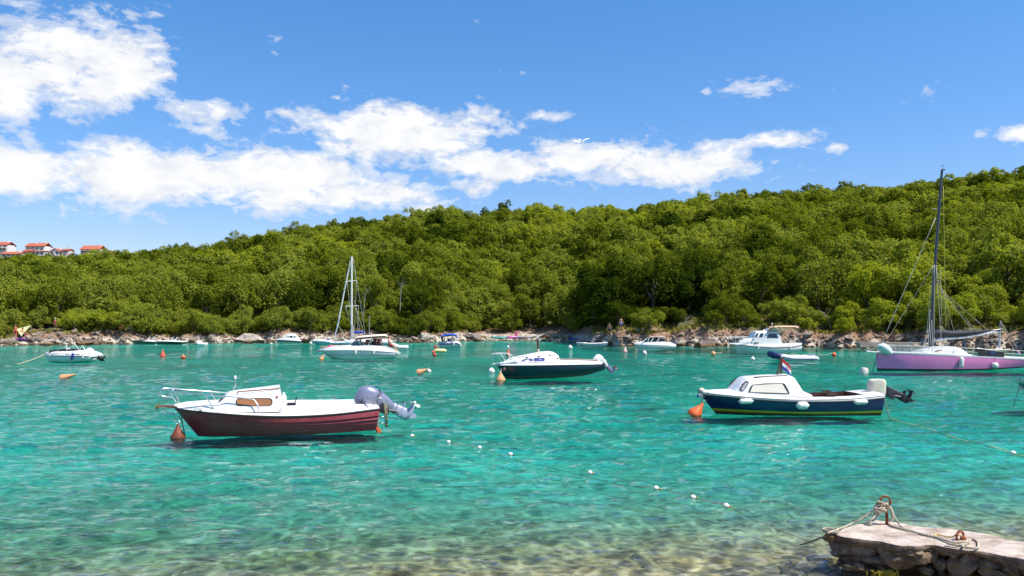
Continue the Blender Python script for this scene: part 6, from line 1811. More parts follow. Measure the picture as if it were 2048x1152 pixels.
def person(loc, pose, label, skin=SKIN, hair=HAIR_D, shorts=None, top=None, rz=0.0, scale=1.0, hat=None, group='people by the bay'):
    J = {k: Vector(v) for k, v in POSES[pose].items()}
    up = (J['head'] - J['neck']).normalized()
    J['top'] = J['head'] + up * .1
    for s_ in 'LR':
        J['palm' + s_] = J['wr' + s_] + (J['wr' + s_] - J['el' + s_]).normalized() * .08
    root = empty('person', loc, rz, label, 'person', group); root.scale = (scale,) * 3
    names = list(J)
    me = bpy.data.meshes.new('body')
    me.from_pydata([tuple(J[n]) for n in names], [(names.index(a), names.index(b_)) for a, b_ in BONES], [])
    body = bpy.data.objects.new('body', me); link(body, root)
    md = body.modifiers.new('skin', 'SKIN'); md.use_smooth_shade = True
    for i, n in enumerate(names):
        r = RAD[n]; me.skin_vertices[0].data[i].radius = r if isinstance(r, tuple) else (r, r)
    me.skin_vertices[0].data[names.index('pel')].use_root = True
    ss = body.modifiers.new('sub', 'SUBSURF'); ss.levels = 1; ss.render_levels = 1
    me.materials.append(skin)
    extra = MB()
    fwd = Vector((0, -1, 0)) if pose in ('stand', 'sit', 'arms') else (Vector((-1, 0, 0)) if pose in ('perch', 'reach') else Vector((.3, 0, -1)).normalized())
    side = up.cross(fwd).normalized()
    hc = J['head'] + up * .03
    extra.tube([hc + fwd * .08 + up * .02, hc + fwd * .12 - up * .02], [.008, .016], 5)          # nose
    for s_ in (-1, 1): extra.ball(hc + side * s_ * .092 - up * .01, .022, 6, 4, (.6, 1, 1.3))      # ears
    for s_ in 'LR':
        d = (J['palm' + s_] - J['wr' + s_]).normalized(); sd_ = d.cross(Vector((.3, .5, .8))).normalized(); nn_ = d.cross(sd_)
        p0 = J['palm' + s_]
        for k, L in enumerate((.07, .082, .078, .06)):
            a = p0 + sd_ * (.011 * (k - 1.5) * 2) + d * .005
            extra.tube([a, a + d * L * .55, a + d * L * .9 + nn_ * L * .35], [.010, .009, .006], 5)
        a = J['wr' + s_] + d * .03 + sd_ * .025
        extra.tube([a, a + d * .03 + sd_ * .03, a + d * .06 + sd_ * .035], [.012, .010, .007], 5)
    _people.append((body, extra))
    mb = MB(); c = J['head'] + up * .055 - fwd * .02
    z = up; x_ = side; y_ = -fwd
    rings = []
    for i in range(6):
        a = math.pi * .54 * (1 - i / 5)
        rings.append([c + (x_ * math.cos(t_) * .104 + y_ * math.sin(t_) * .115) * max(math.sin(a), .02) + z * (.115 * math.cos(a) - .012 * (math.sin(t_) > .2) * 4 * (i < 1)) for t_ in [2 * math.pi * k / 12 for k in range(12)]])
    mb.loft(rings).build('hat' if hat else 'hair', hat or hair, root, 180)
    if shorts:
        mb = MB()
        for s_ in 'LR':
            h_, k_ = J['hip' + s_], J['knee' + s_]
            mb.tube([J['pel'].lerp(h_, .5) + (J['chest'] - J['pel']).normalized() * .10, h_, h_.lerp(k_, .3), h_.lerp(k_, .55)], [.13, .118, .105, .092], 10)
        mb.build('shorts', shorts, root, 180)
    if top:
        mb = MB(); mb.tube([J['pel'] + (J['chest'] - J['pel']) * .2, J['pel'].lerp(J['chest'], .6), J['chest'], J['chest'].lerp(J['neck'], .55), J['neck'] - (J['neck'] - J['chest']) * .2], [.15, .155, .175, .155, .08], 12)
        for s_ in 'LR': mb.tube([J['chest'].lerp(J['sh' + s_], .6), J['sh' + s_], J['sh' + s_].lerp(J['el' + s_], .55)], [.075, .078, .06], 8)
        mb.build('shirt', top, root, 180)
    return root
DKRED = material('dark_red_cloth', (.20, .015, .03), .8)
PINKC = material('bright_pink_cloth', (.75, .08, .20), .8)
DKCL = material('dark_cloth', (.03, .03, .045), .8)
BLUECL = material('blue_cloth', (.03, .10, .40), .8)
TEALCL = material('teal_cloth', (.02, .35, .35), .7)

def on_shore(px, d, lift=0.0):
    u = (px - CX) / F; Y = float(shoreY(np.array(u))) + d
    return Vector((u * Y, Y, float(ground(np.array(u), np.array(Y))) + lift))

B = speed
person(to_world(B, B.q(662.5, 695.2, -.15)) + Vector((0, 0, -.03)), 'prone', 'sunbather lying on the speedboat bow, feet to the tip', SKIN, HAIR_D, shorts=PINKC, rz=R(8) , scale=.92)
person(to_world(B, B.q(780.5, 694, -.55)), 'perch', 'man in dark red shorts sitting on the speedboat stern', SKIN, HAIR_B, shorts=DKRED, scale=1.02)
person(to_world(B, B.q(757.5, 692, .1)), 'sit', 'person in bright pink top under the cream canopy', SKIN, HAIR_B, shorts=DKCL, top=PINKC, scale=.9)
person(to_world(B, B.q(749, 691, .5)), 'sit', 'person with dark hair seated under the cream canopy', SKIN2, HAIR_D, shorts=BLUECL, scale=.95)
B = canopyb
person(to_world(B, B.q(884, 688, -.05)), 'reach', 'bare-backed person leaning over the bow of the blue-canopied boat', SKIN2, HAIR_D, shorts=DKCL, scale=.88)
person(to_world(B, B.q(905, 684, -.3)), 'sit', 'person seated at the helm under the blue canopy', SKIN, HAIR_B, shorts=BLUECL, top=material('white_cloth', (.75, .75, .75), .8), scale=.8)
person(on_shore(1219, 1.3, .1), 'stand', 'standing man in black shorts on the rocks, facing the water', SKIN, HAIR_D, shorts=DKCL, scale=1.06)
person(on_shore(1242, 2.4, .25), 'stand', 'tanned man in blue shorts standing higher on the rocks', SKIN2, HAIR_D, shorts=BLUECL, rz=.6, scale=1.04)
person(on_shore(1100, 3.2), 'sit', 'bather seated on the beach by the red bag', SKIN, HAIR_D, shorts=DKCL, rz=.5)
person(on_shore(1139, 3.4), 'sit', 'bather in blue seated on the pale pebbles', SKIN, HAIR_B, shorts=BLUECL, top=BLUECL, rz=-.6)
person(on_shore(1052, 1.3), 'sit', 'small bather sitting at the water line of the beach', SKIN2, HAIR_D, shorts=DKRED, rz=.2, scale=.7)
person(on_shore(1032, 4.0), 'sit', 'bather in pink behind the pink float', SKIN, HAIR_B, shorts=PINKC, top=PINKC, rz=.3)
person(on_shore(31, 1.6, .1), 'stand', 'sunburnt person standing by the sunshade', material('sunburnt_skin', (.58, .18, .11), .6), HAIR_B, shorts=material('red_cloth', (.5, .03, .03), .8), scale=.95)
person(on_shore(46, 2.0, .1), 'sit', 'sunburnt person sitting under the sunshade', material('sunburnt_skin', (.58, .18, .11), .6), HAIR_D, shorts=DKCL, rz=1.2)
person(on_shore(111, 4.2, .5), 'arms', 'child in a pale hat on the rock shelf, one arm stretched out', SKIN, HAIR_B, shorts=PINKC, top=PINKC, hat=material('pale_sunhat', (.70, .72, .80), .8), scale=.85)
person(on_shore(243, 2.0, .2), 'sit', 'reddish sunbather seated beside the dark boats', material('sunburnt_skin', (.58, .18, .11), .6), HAIR_B, shorts=DKRED, rz=.2)
person(on_shore(258, 2.2, .2), 'sit', 'person in blue seated beside the dark boats', SKIN, HAIR_D, shorts=BLUECL, top=BLUECL, rz=-.3)
person(on_shore(1488, 3.5, .4), 'stand', 'bather standing behind the white cruiser bow', SKIN, HAIR_B, shorts=DKCL, scale=.9)
# grow the skins and weld the hands, ears and noses into the same mesh
dg = bpy.context.evaluated_depsgraph_get()
for body, extra in _people:
    m2 = bpy.data.meshes.new_from_object(body.evaluated_get(dg))
    n0 = [tuple(v.co) for v in m2.vertices]; f0 = [tuple(p.vertices) for p in m2.polygons]
    mb = MB(); mb.v, mb.f = n0, f0; mb.add(extra.v, extra.f)
    mt = body.data.materials[0]
    body.modifiers.clear(); body.data = mb.mesh('body', mt, 180, recalc=False)

# ------------------------------------------------------------------ things on the shore
def towel(px, d, w, l, mat, label, rz=0.2):
    p = on_shore(px, d, .06)
    mb = MB(); mb.grid([[(x * w / 2, y * l / 2, .03 * math.sin(x * 5 + y * 3) + y * l * .06) for x in np.linspace(-1, 1, 5)] for y in np.linspace(-1, 1, 7)])
    mb.grid([[(x * w / 2, y * l / 2, .03 * math.sin(x * 5 + y * 3) + y * l * .06 - .03) for x in np.linspace(-1, 1, 5)] for y in np.linspace(-1, 1, 7)])
    o = mb.build('beach_towel', mat, None, 180, loc=p); o.rotation_euler = (0, 0, rz)
    return tag(o, label, 'towel', 'towels on the beach')
towel(1068, 3.6, 3.2, 2.2, DKCL, 'wide dark towel spread on the pebble beach', .1)
towel(1150, 3.8, 1.5, 2.0, BLUECL, 'blue towel beside the seated bather in blue', -.3)
towel(1082, 5.2, 3.5, 2.2, material('slate_cloth', (.12, .12, .17), .9), 'broad slate-grey mat at the back of the beach', 0)
towel(50, 1.0, 2.2, 1.2, material('purple_cloth', (.20, .03, .30), .8), 'purple mat below the sunshade', .1)
towel(1112, 4.0, 1.2, 1.8, TEALCL, 'teal towel on the beach near the red bag', .3)
def kayak(px, d, L, mat, label, rz):
    root = empty('kayak', on_shore(px, d, .12), rz, label, 'kayak')
    rings = []
    for t_ in np.linspace(-1, 1, 15):
        w = .36 * (1 - abs(t_) ** 2.4) + .015; hh = .17 * (1 - abs(t_) ** 3) + .02
        rings.append([(t_ * L / 2, w * math.cos(k * math.pi / 6), hh * math.sin(k * math.pi / 6) + .12 * abs(t_) ** 3 + .1) for k in range(12)])
    MB().loft(rings).build('hull', mat, root, 60)
    mb = MB(); mb.tube([(.42 * math.cos(a), .22 * math.sin(a), .27) for a in np.linspace(0, 2 * math.pi, 15)], .025, 5); mb.build('cockpit_rim', BLACK, root, 180)
kayak(1000, 2.2, 3.2, material('teal_kayak_plastic', (.02, .25, .26), .4), 'teal kayak pulled up on the pebble beach', .25)
kayak(1045, 1.6, 2.6, material('grey_blue_plastic', (.10, .13, .2), .4), 'dark grey-blue kayak lying by the water line', -.1)
p = on_shore(1024, 2.6, .18)
root = empty('pool_float', p, .2, 'pink inflatable float on the pebble beach', 'pool float')
mb = MB(); mb.tube([(.75 * math.cos(a), .5 * math.sin(a), .1) for a in np.linspace(0, 2 * math.pi, 21)], .2, 10); mb.build('ring', material('pink_vinyl', (.70, .20, .50), .35), root, 180)
mb = MB(); mb.tube([(.7, 0, .2), (.85, 0, .6), (.75, 0, .95), (.5, 0, .95)], [.16, .12, .13, .08], 8); mb.build('neck', material('bright_pink_vinyl', (.78, .10, .35), .35), root, 180)
for px, d, s_, m_, lab in ((1090, 4.0, .55, RED, 'red beach bag on the pebbles'), (1086, 4.6, .45, material('maroon_cloth', (.25, .02, .06), .8), 'maroon bag behind the red beach bag'), (1275, 3.0, .5, material('cool_blue', (.05, .3, .55), .6), 'blue cool bag among the broken rocks'), (1188, 3.0, .4, material('green_bag', (.03, .18, .08), .7), 'small green bag at the rock edge of the beach')):
    p = on_shore(px, d, .0); root = empty('beach_bag', p, .3, lab, 'bag', 'bags on the shore')
    mb = MB(); mb.loft([[(s_ * .5 * math.copysign(abs(math.cos(t_)) ** .6, math.cos(t_)) * f, s_ * .3 * math.copysign(abs(math.sin(t_)) ** .6, math.sin(t_)) * f, z * s_) for t_ in [2 * math.pi * k / 14 for k in range(14)]] for z, f in ((0, .9), (.25, 1.05), (.6, 1.0), (.8, .75), (.85, .3))]); mb.build('body', m_, root, 60)
    mb = MB(); mb.tube([(-.25 * s_, 0, .8 * s_), (-.15 * s_, 0, 1.15 * s_), (.15 * s_, 0, 1.15 * s_), (.25 * s_, 0, .8 * s_)], .03, 5); mb.build('handle', m_, root)
# tilted sunshade sail on its poles
A, C, D = on_shore(33, 2.2), on_shore(58, 2.4), on_shore(40, .7)
root = empty('sunshade', A, 0, 'yellow-green triangular sunshade stretched over the rocks', 'sunshade')
a_, c_, d_ = Vector((0, 0, 0.95)), C - A + Vector((.3, 0, 1.15)), D - A + Vector((.15, 0, .6))
rows = [[a_.lerp(c_, u).lerp(d_.lerp(c_, u), v) - Vector((0, 0, .25 * math.sin(math.pi * u) * math.sin(math.pi * v))) for u in np.linspace(0, 1, 9)] for v in np.linspace(0, 1, 7)]
mb = MB(); mb.grid(rows); mb.build('cloth', material('yellow_green_cloth', (.42, .42, .22), .85), root, 180, recalc=False)
for q_ in (a_, c_): MB().tube([(q_.x, q_.y, -1.0), tuple(q_)], .025, 6).build('pole', STEEL, root)

# white pennant between the trees, concrete blocks and wooden platform of the right-hand shore
p = at(1281, 662, 106)
root = empty('pennant', p, 0, 'white pennant on a slim pole in the grassy bank', 'flag')
MB().tube([(-.25, 0, -2), (0, 0, 1.1)], .02, 5).build('pole', STEEL, root)
mb = MB(); mb.grid([[(x * .35 + y * .3, .04 * math.sin(x * 4), 1.0 - y * 1.1) for x in np.linspace(0, 1, 5)] for y in np.linspace(0, 1, 5)]); mb.build('cloth', FLAGC['white'], root, 180, recalc=False)
CONC = material('old_concrete', (.42, .37, .31), .9, vary=.4, vscale_=2, bump=.4, bscale=4, dark=(.22, .17, .12))
def block(px0, px1, py0, py1, Y, depth, label, mat=CONC):
    A, C = at(px0, py1, Y), at(px1, py0, Y)
    mb = MB(); mb.box((0, 0, 0), (C.x - A.x, depth, C.z - A.z + .3)); 
    me = mb.mesh('concrete_block', mat, 30); bm = bmesh.new(); bm.from_mesh(me); bmesh.ops.bevel(bm, geom=list(bm.edges), offset=.05, segments=2, affect='EDGES'); bm.to_mesh(me); bm.free()
    o = bpy.data.objects.new('concrete_block', me); o.location = ((A.x + C.x) / 2, Y + depth / 2, (A.z + C.z) / 2 - .15)
    return tag(link(o), label, 'concrete block', 'concrete edges of the shore')
block(1665, 1686, 685, 695, 92, 1.6, 'brown-faced concrete block standing in the water')
block(1689, 1700, 685.5, 695, 92, 1.4, 'smaller dark concrete block beside the larger one')
block(1720, 2080, 684.5, 690, 88.6, 1.0, 'long low concrete quay edge behind the pink yacht')
root = empty('wooden_bench', at(1822, 684, 89.6), 0, 'rough wooden bench and rail on the quay behind the pink yacht', 'bench')
for z_ in (.42, .68): MB().box((0, .1 * z_, z_), (4.2, .3, .06)).build('plank', material('weathered_plank', (.40, .30, .2), .85, vary=.4, vscale_=3), root)
for x_ in (-1.9, -.6, .7, 1.9): MB().box((x_, 0, .2), (.12, .3, 1.1)).build('post', WOOD_D, root)

# ------------------------------------------------------------------ buoys and floats
def cone_buoy(px, py, h, r, label, mat, tilt=(0, 0), ring=True):
    p = on_water(px, py); root = empty('buoy', p, 0, label, 'buoy', 'mooring buoys'); root.rotation_euler = (tilt[0], tilt[1], 0)
    MB().lathe([(r * .3, -.12), (r * .92, -.09), (r, 0.0), (r * .97, .05), (r * .62, h * .42), (r * .26, h * .78), (r * .16, h * .9), (r * .15, h * .96), (.01, h)], (0, 0, 0), 20).build('float', mat, root, 50)
    if ring:
        MB().tube([(.05 * math.cos(a) * r / .2, 0, h + .05 * r / .2 + .05 * math.sin(a) * r / .2) for a in np.linspace(0, 2 * math.pi, 13)], .012, 6).build('eye', STEEL, root, 180)
    return root
def ball_buoy(px, py, r, label, mat, lid=None, squash=1.0):
    p = on_water(px, py); root = empty('buoy', p, 0, label, 'buoy', 'mooring buoys')
    mb = MB(); mb.ball((0, 0, r * .45), r, 16, 10, (1, 1, squash)); mb.build('float', mat, root, 180)
    MB().lathe([(r * .34, r * 1.28), (r * .3, r * 1.5), (r * .12, r * 1.62)], (0, 0, r * (squash - 1)), 10).build('collar', lid or mat, root, 50)
    return root
RUST_O = material('rust_orange_buoy', (.20, .042, .018), .6, vary=.4, vscale_=5)
cone_buoy(356, 876, .36, .19, 'rust-orange cone buoy floating at the maroon boat bow', RUST_O)
line(to_world(maroon, maroon.q(363, 836, 0)), on_water(371, 875), .014, .03, 'thin chain from the maroon boat bow to the water', BLACK)
r_ = cone_buoy(1389, 829, .46, .23, 'bright orange buoy tilted under the blue boat bow', material('vivid_orange', (.75, .12, .02), .5, vary=.2, vscale_=5), (0, R(38)))
line(to_world(blue, blue.q(1404, 790, 0)), on_water(1402, 826), .013, .05, 'mooring rope from the blue boat bow to the orange buoy')
r_ = cone_buoy(126, 756, .72, .2, 'faded orange cone buoy lying on its side beyond the maroon boat', ORANGE_P, (0, R(74)))
r_ = cone_buoy(838, 745, .58, .2, 'faded orange buoy on its side with a dark shackle', ORANGE_P, (0, R(68)))
cone_buoy(1001, 760, .42, .25, 'pale orange cone buoy at the teal boat bow', ORANGE_P)
ball_buoy(983, 745.5, .19, 'white ball buoy ahead of the teal boat bow', BUOYW)
cone_buoy(325.5, 712.5, .55, .24, 'orange-red cone buoy out in the bay', material('orange_red', (.62, .09, .04), .5))
ball_buoy(366.5, 717, .19, 'orange ball buoy with a white collar', ORANGE, BUOYW)
cone_buoy(1016.5, 710, .55, .2, 'vivid orange cone buoy seen past the teal boat pulpit', bpy.data.materials['vivid_orange'])
ball_buoy(1016, 695, .15, 'small white ball buoy beyond the orange cone', BUOYW)
ball_buoy(1140.5, 697, .24, 'white ball buoy near the rowing boat bow', BUOYW)
cone_buoy(1250, 703.5, .55, .24, 'pale red and white cone buoy before the hardtop motorboat', material('pale_red_white', (.75, .45, .40), .6, vary=.4, vscale_=4))
ball_buoy(1289, 709, .21, 'grey-white ball buoy in front of the hardtop motorboat', material('grey_buoy', (.55, .53, .50), .6), squash=1.2)
ball_buoy(1426.5, 710, .22, 'orange float on the cruiser bow line', ORANGE_P)
ball_buoy(1668, 711.5, .19, 'bright orange ball buoy beyond the grey inflatable', bpy.data.materials['vivid_orange'])
ball_buoy(1505.5, 720, .17, 'small white buoy under the cruiser bow', BUOYW)
p = on_water(1727, 746.5); root = empty('buoy', p, 0, 'pinkish white drum buoy ahead of the pink yacht', 'buoy', 'mooring buoys'); root.rotation_euler = (0, R(12), 0)
MB().lathe([(.14, -.15), (.22, -.12), (.24, .0), (.23, .2), (.19, .30), (.05, .33)], (0, 0, 0), 16).build('float', material('pinkish_white', (.74, .62, .58), .6, vary=.2, vscale_=5), root, 50)
MB().tube([(.12, 0, .3), (.14, 0, .42), (.18, 0, .3)], .03, 6).build('lug', ORANGE_P, root)
cone_buoy(643, 718.5, .4, .2, 'orange-pink float under the speedboat bow', ORANGE_P, (0, R(30)))
ball_buoy(858, 744.5, .13, 'tiny white and orange float beside the shackled buoy', BUOYW)
ball_buoy(867, 706, .14, 'orange float at the end of the yellow inflatable', bpy.data.materials['vivid_orange'])
ball_buoy(869, 711.5, .14, 'red ball buoy before the yellow inflatable', RED)
ball_buoy(871, 695.5, .17, 'small red float ahead of the blue-canopied boat', RED)
ball_buoy(621.5, 688, .2, 'white ball buoy by the brown wooden boat', BUOYW)
ball_buoy(542.5, 689, .16, 'tiny white float near the hardtop cabin boat', BUOYW)
p = on_water(880, 705); root = empty('airbed', p, R(4), 'pale yellow inflatable airbed drifting by red floats', 'airbed')
for k in range(4):
    MB().tube([(-.62, -.3 + .2 * k, .14), (-.42, -.3 + .2 * k, .18), (.42, -.3 + .2 * k, .18), (.62, -.3 + .2 * k, .12)], [.08, .18, .17, .08], 9).build('air_tube', material('pale_yellow_vinyl', (.72, .60, .25), .4), root, 180)
p_ = [on_water(x, y) for x, y in ((790, 866), (824, 873.5), (897, 886.5), (959, 897.5), (1021, 911.5), (1100, 929), (1180, 947.5), (1245, 963), (1312, 979), (1386, 997.5), (1452, 1014.5), (1520, 1036), (1600, 1066), (1645, 1086))]
for i, (lab) in zip((1, 2, 3, 4, 6, 8, 9, 10), ('small white float of the swim line nearest the maroon boat stern', 'second small white float out from the maroon boat stern', 'white swim-line float before the middle of the bay', 'white float where the swim line sinks from sight', 'lone tan-streaked float in the middle of the swim line', 'white float with a rust-brown knot, farthest of the last three', 'white float in the middle of the three nearest the jetty', 'white float nearest the stone jetty')):
    root = empty('line_float', p_[i], 0, lab, 'float', 'floats of the swim line')
    r = .044 if i > 5 else .048
    mb = MB(); mb.ball((0, 0, r * .55), r, 14, 9, (1.1, 1, 1)); mb.build('ball', BUOYW, root, 180)
    MB().ball((.055, -.0, .012), .024, 8, 6, (1.5, .9, .7)).build('knot', material('rust_rope', (.36, .16, .05), .9), root, 180)
P_ = smooth_path([Vector((p.x, p.y, .02 if i in (2, 3, 8, 9, 10) else -.07)) for i, p in enumerate(p_)], 10)
tag(MB().tube(P_, .0055, 6).build('swim_line', material('orange_brown_rope', (.46, .22, .09), .9, vary=.3, vscale_=12), None, 180), 'thin orange-brown floating line threaded through the white floats', 'rope', 'mooring lines')
p_ = [on_water(x, y) for x, y in ((1779, 836), (1800, 845), (1860, 861), (1920, 880), (1985, 896), (2026, 909), (2080, 924))]
tag(MB().tube(smooth_path([Vector((p.x, p.y, .03 - .02 * (i in (0, 3)))) for i, p in enumerate(p_)], 8), .014, 6).build('floating_rope', material('yellowish_rope', (.50, .46, .22), .9), None, 180), 'yellowish rope floating away from the blue boat stern', 'rope', 'mooring lines')
root = empty('line_float', on_water(2026, 909), 0, 'small white float on the yellowish rope', 'float', 'floats of the swim line')
MB().ball((0, 0, .03), .06, 12, 8).build('ball', BUOYW, root, 180)

# ------------------------------------------------------------------ seagull
root = empty('seagull', at(1162, 284, 60), R(20), 'white seagull gliding past the clouds', 'bird'); root.rotation_euler = (R(42), 0, R(14))
FEA = material('white_feathers', (.80, .80, .74), .8)
mb = MB(); mb.loft([[(c_[0], c_[1] + r * math.cos(k * math.pi / 5), c_[2] + r * .9 * math.sin(k * math.pi / 5)) for k in range(10)] for c_, r in (((0, -.26, .03), .012), ((0, -.2, .03), .045), ((0, -.13, .02), .055), ((0, -.05, 0), .075), ((0, .08, 0), .07), ((0, .2, 0), .035), ((0, .3, 0), .02))])
for sg, zt, bend in ((-1, .02, .03), (1, .30, .10)):
    g = []
    for i in range(9):
        u = i / 8; ch = .17 * (1 - u) ** .6 + .015; x = sg * (.04 + .62 * u); z = zt * u + bend * math.sin(u * math.pi)
        yo = -.07 + .12 * u ** 2
        g.append([(x, yo, z + .012), (x, yo + ch * .4, z + .022 * (1 - u)), (x, yo + ch, z), (x, yo + ch * .4, z - .008)])
    mb.loft(g)
mb.prism([(-.02, .26, 0), (.02, .26, 0), (.08, .42, 0), (-.08, .42, 0)], [(-.02, .26, .01), (.02, .26, .01), (.08, .42, .01), (-.08, .42, .01)])
mb.build('body', FEA, root, 60)
MB().tube([(0, -.26, .03), (0, -.31, .02)], [.012, .004], 6).build('beak', material('yellow_beak', (.6, .35, .03), .5), root)

# ------------------------------------------------------------------ houses on the far rise
PLAST = material('white_plaster', (.70, .67, .63), .85, vary=.12, vscale_=.5)
PLAST2 = material('pinkish_plaster', (.62, .50, .45), .85, vary=.12, vscale_=.5)
TILE = material('terracotta_tiles', (.42, .10, .05), .85, vary=.3, vscale_=1.5)
TILE2 = material('bright_terracotta', (.44, .12, .06), .85, vary=.25, vscale_=1.5)
WIN = material('dark_window', (.04, .045, .06), .2)
def house(px0, px1, py_eave, py_base, Y, label, wall=PLAST, tile=TILE, pitch=.45, floors=2, cols=3, depth=9, rz=0.0, gable_front=False, chimney=True):
    A, C = at(px0, py_base, Y), at(px1, py_eave, Y)
    w, h_ = C.x - A.x, C.z - A.z
    root = empty('house', ((A.x + C.x) / 2, Y, A.z), rz, label, 'house', 'houses on the far rise')
    MB().box((0, depth / 2, h_ / 2 - 2), (w, depth, h_ + 4)).build('wall', wall, root)
    mb = MB(); e = .45
    if gable_front:
        rh = w / 2 * pitch * 1.2
        pr = [(-w / 2 - e, h_ - e * pitch), (0, h_ + rh), (w / 2 + e, h_ - e * pitch), (w / 2 + e, h_ - e * pitch - .3), (0, h_ + rh - .35), (-w / 2 - e, h_ - e * pitch - .3)]
        mb.prism([(x, -e, z) for x, z in pr], [(x, depth + e, z) for x, z in pr])
        MB().prism([(-w / 2, .05, h_), (0, .05, h_ + rh - .4), (w / 2, .05, h_)], [(-w / 2, .3, h_), (0, .3, h_ + rh - .4), (w / 2, .3, h_)]).build('gable', wall, root)
    else:
        rh = depth / 2 * pitch
        pr = [(-e, h_ - e * pitch), (depth / 2, h_ + rh), (depth + e, h_ - e * pitch), (depth + e, h_ - e * pitch - .3), (depth / 2, h_ + rh - .35), (-e, h_ - e * pitch - .3)]
        mb.prism([(-w / 2 - e, y, z) for y, z in pr], [(w / 2 + e, y, z) for y, z in pr])
    rf = mb.build('roof', tile, root, 20)
    if chimney: MB().box((w * .28, depth * .4, h_ + rh * .9 + .3), (.8, .8, 1.8)).build('chimney', wall, rf)
    for f_ in range(floors):
        for c_ in range(cols):
            x = -w / 2 + w * (c_ + .5) / cols; z = h_ * (f_ + .55) / floors
            fr_ = MB().box((x, -.03, z), (min(1.5, w / cols * .6), .16, min(1.5, h_ / floors * .55))).build('window', PLAST if wall is not PLAST else PLAST2, root)
            MB().box((x, -.08, z), (min(1.2, w / cols * .48), .12, min(1.2, h_ / floors * .44))).build('pane', WIN, fr_)
        if f_ and cols > 2: MB().box((0, -.7, h_ * f_ / floors), (w * .92, 1.4, .18)).build('balcony', wall, root)
    return root
house(-14, 14, 489, 503, 505, 'terraced house at the very edge with red-railed balconies', PLAST, TILE, floors=2, cols=3)
house(3, 40, 507, 514, 480, 'low house with a long bright orange roof', PLAST, TILE2, .4, 1, 4, 7)
house(51, 70, 492, 501, 515, 'tall white house with a dark red roof, first of a joined pair', PLAST, TILE, .5, 2, 2)
house(69.5, 88, 491.4, 500, 512, 'taller half of the joined pair under a redder roof', PLAST, TILE2, .5, 2, 2)
house(46, 60, 501.5, 512, 488, 'pale terrace house below the joined pair', PLAST2, TILE, .3, 1, 2, 7, chimney=False)
house(62, 88, 502, 512, 488, 'wide white house front below the joined pair', PLAST, TILE, .15, 1, 3, 6, chimney=False)
house(100, 119, 502, 510, 495, 'small house with an orange gable between cypresses', PLAST, TILE2, .5, 1, 2, 7, gable_front=True)
house(123, 136, 500, 511, 495, 'narrow pinkish house beside the dark trees', PLAST2, TILE, .3, 2, 1, 7)
house(161, 199, 497.5, 505, 512, 'broad pinkish villa with a red hipped roof and white balcony', PLAST2, TILE2, .55, 2, 4)
house(173, 196, 507, 514, 482, 'white terrace with a canopy under the pinkish villa', PLAST, PLAST, .12, 1, 3, 6, chimney=False)
house(198, 225, 507.5, 514.5, 484, 'white house with two bright orange roof slopes', PLAST, TILE2, .5, 1, 3, 7)
house(233, 254, 508.5, 515, 486, 'low pale house half hidden by trees', PLAST2, PLAST2, .12, 1, 2, 6)
# ------------------------------------------------------------------ stone jetty in the near corner
JC = bpy.data.materials.new('worn_concrete'); JC.use_nodes = True
t = JC.node_tree; p = t.nodes['Principled BSDF']; p.inputs['Roughness'].default_value = .9
g = NN(t, 'ShaderNodeNewGeometry')
n1 = noise_tex(t, g.outputs['Position'], 3.2, 7, .68); n2 = noise_tex(t, g.outputs['Position'], 22, 6, .7); n3 = noise_tex(t, vscale(t, g.outputs['Position'], (1, 3.2, 1)), 2.6, 5, .6)
c = mixc(t, ramp(t, n1.outputs[0], [(.36, 0), (.56, 1)]), (.26, .19, .14), (.52, .44, .365))
c = mixc(t, ramp(t, n3.outputs[0], [(.55, 0), (.7, 1)]), c, (.30, .17, .11))
c = mixc(t, ramp(t, n2.outputs[0], [(.3, .55), (.5, 0)]), c, (.22, .15, .11))
t.links.new(c, p.inputs['Base Color'])
b_ = NN(t, 'ShaderNodeBump'); b_.inputs['Strength'].default_value = .7; b_.inputs['Distance'].default_value = .03
t.links.new(mth(t, 'ADD', mth(t, 'MULTIPLY', n2.outputs[0], .5), n1.outputs[0]), b_.inputs['Height']); t.links.new(b_.outputs[0], p.inputs['Normal'])
JS = rock_material('jetty_stone', (.12, .075, .045), (.31, .23, .155), (.2, .115, .055), wet=False)
JS2 = rock_material('jetty_mortar', (.15, .10, .07), (.36, .27, .20), (.22, .13, .07), wet=False)

ZT = .36
def top_pt(px, py, z=ZT):
    Y = (CH - z) * F / (py - HY)
    return Vector(((px - CX) * Y / F, Y, z))
jet = empty('stone_jetty', top_pt(1860, 1080, 0), 0, 'rough stone jetty with a worn concrete top and rusty rings', 'jetty')
O = jet.location.copy()
front = [(1667, 1066), (1700, 1074), (1745, 1078), (1790, 1086), (1830, 1090), (1865, 1086), (1905, 1094), (1950, 1100), (2000, 1108), (2048, 1117), (2110, 1131), (2200, 1156)]
back = [(1680, 1059), (1712, 1048), (1748, 1039), (1795, 1043), (1830, 1050), (1880, 1054), (1930, 1060), (1985, 1069), (2015, 1077), (2048, 1082), (2120, 1092), (2230, 1108)]
nF = 60
FP = resample([top_pt(*q) for q in front], nF); BP = resample([top_pt(*q) for q in back], nF)
rows = []
for i in range(nF):
    r = []
    for k in range(15):
        q = FP[i].lerp(BP[i], k / 14)
        j = .012 * mnoise.noise(q * 3.1) + .010 * mnoise.noise(q * 9)
        q = q + Vector((0, 0, j - (.014 if k in (0, 14) else 0)))
        if k == 0: q.y += .02 * mnoise.noise(Vector((q.x * 7, 0, 0)))
        r.append(q - O)
    rows.append(r)
mb = MB(); mb.grid(rows)
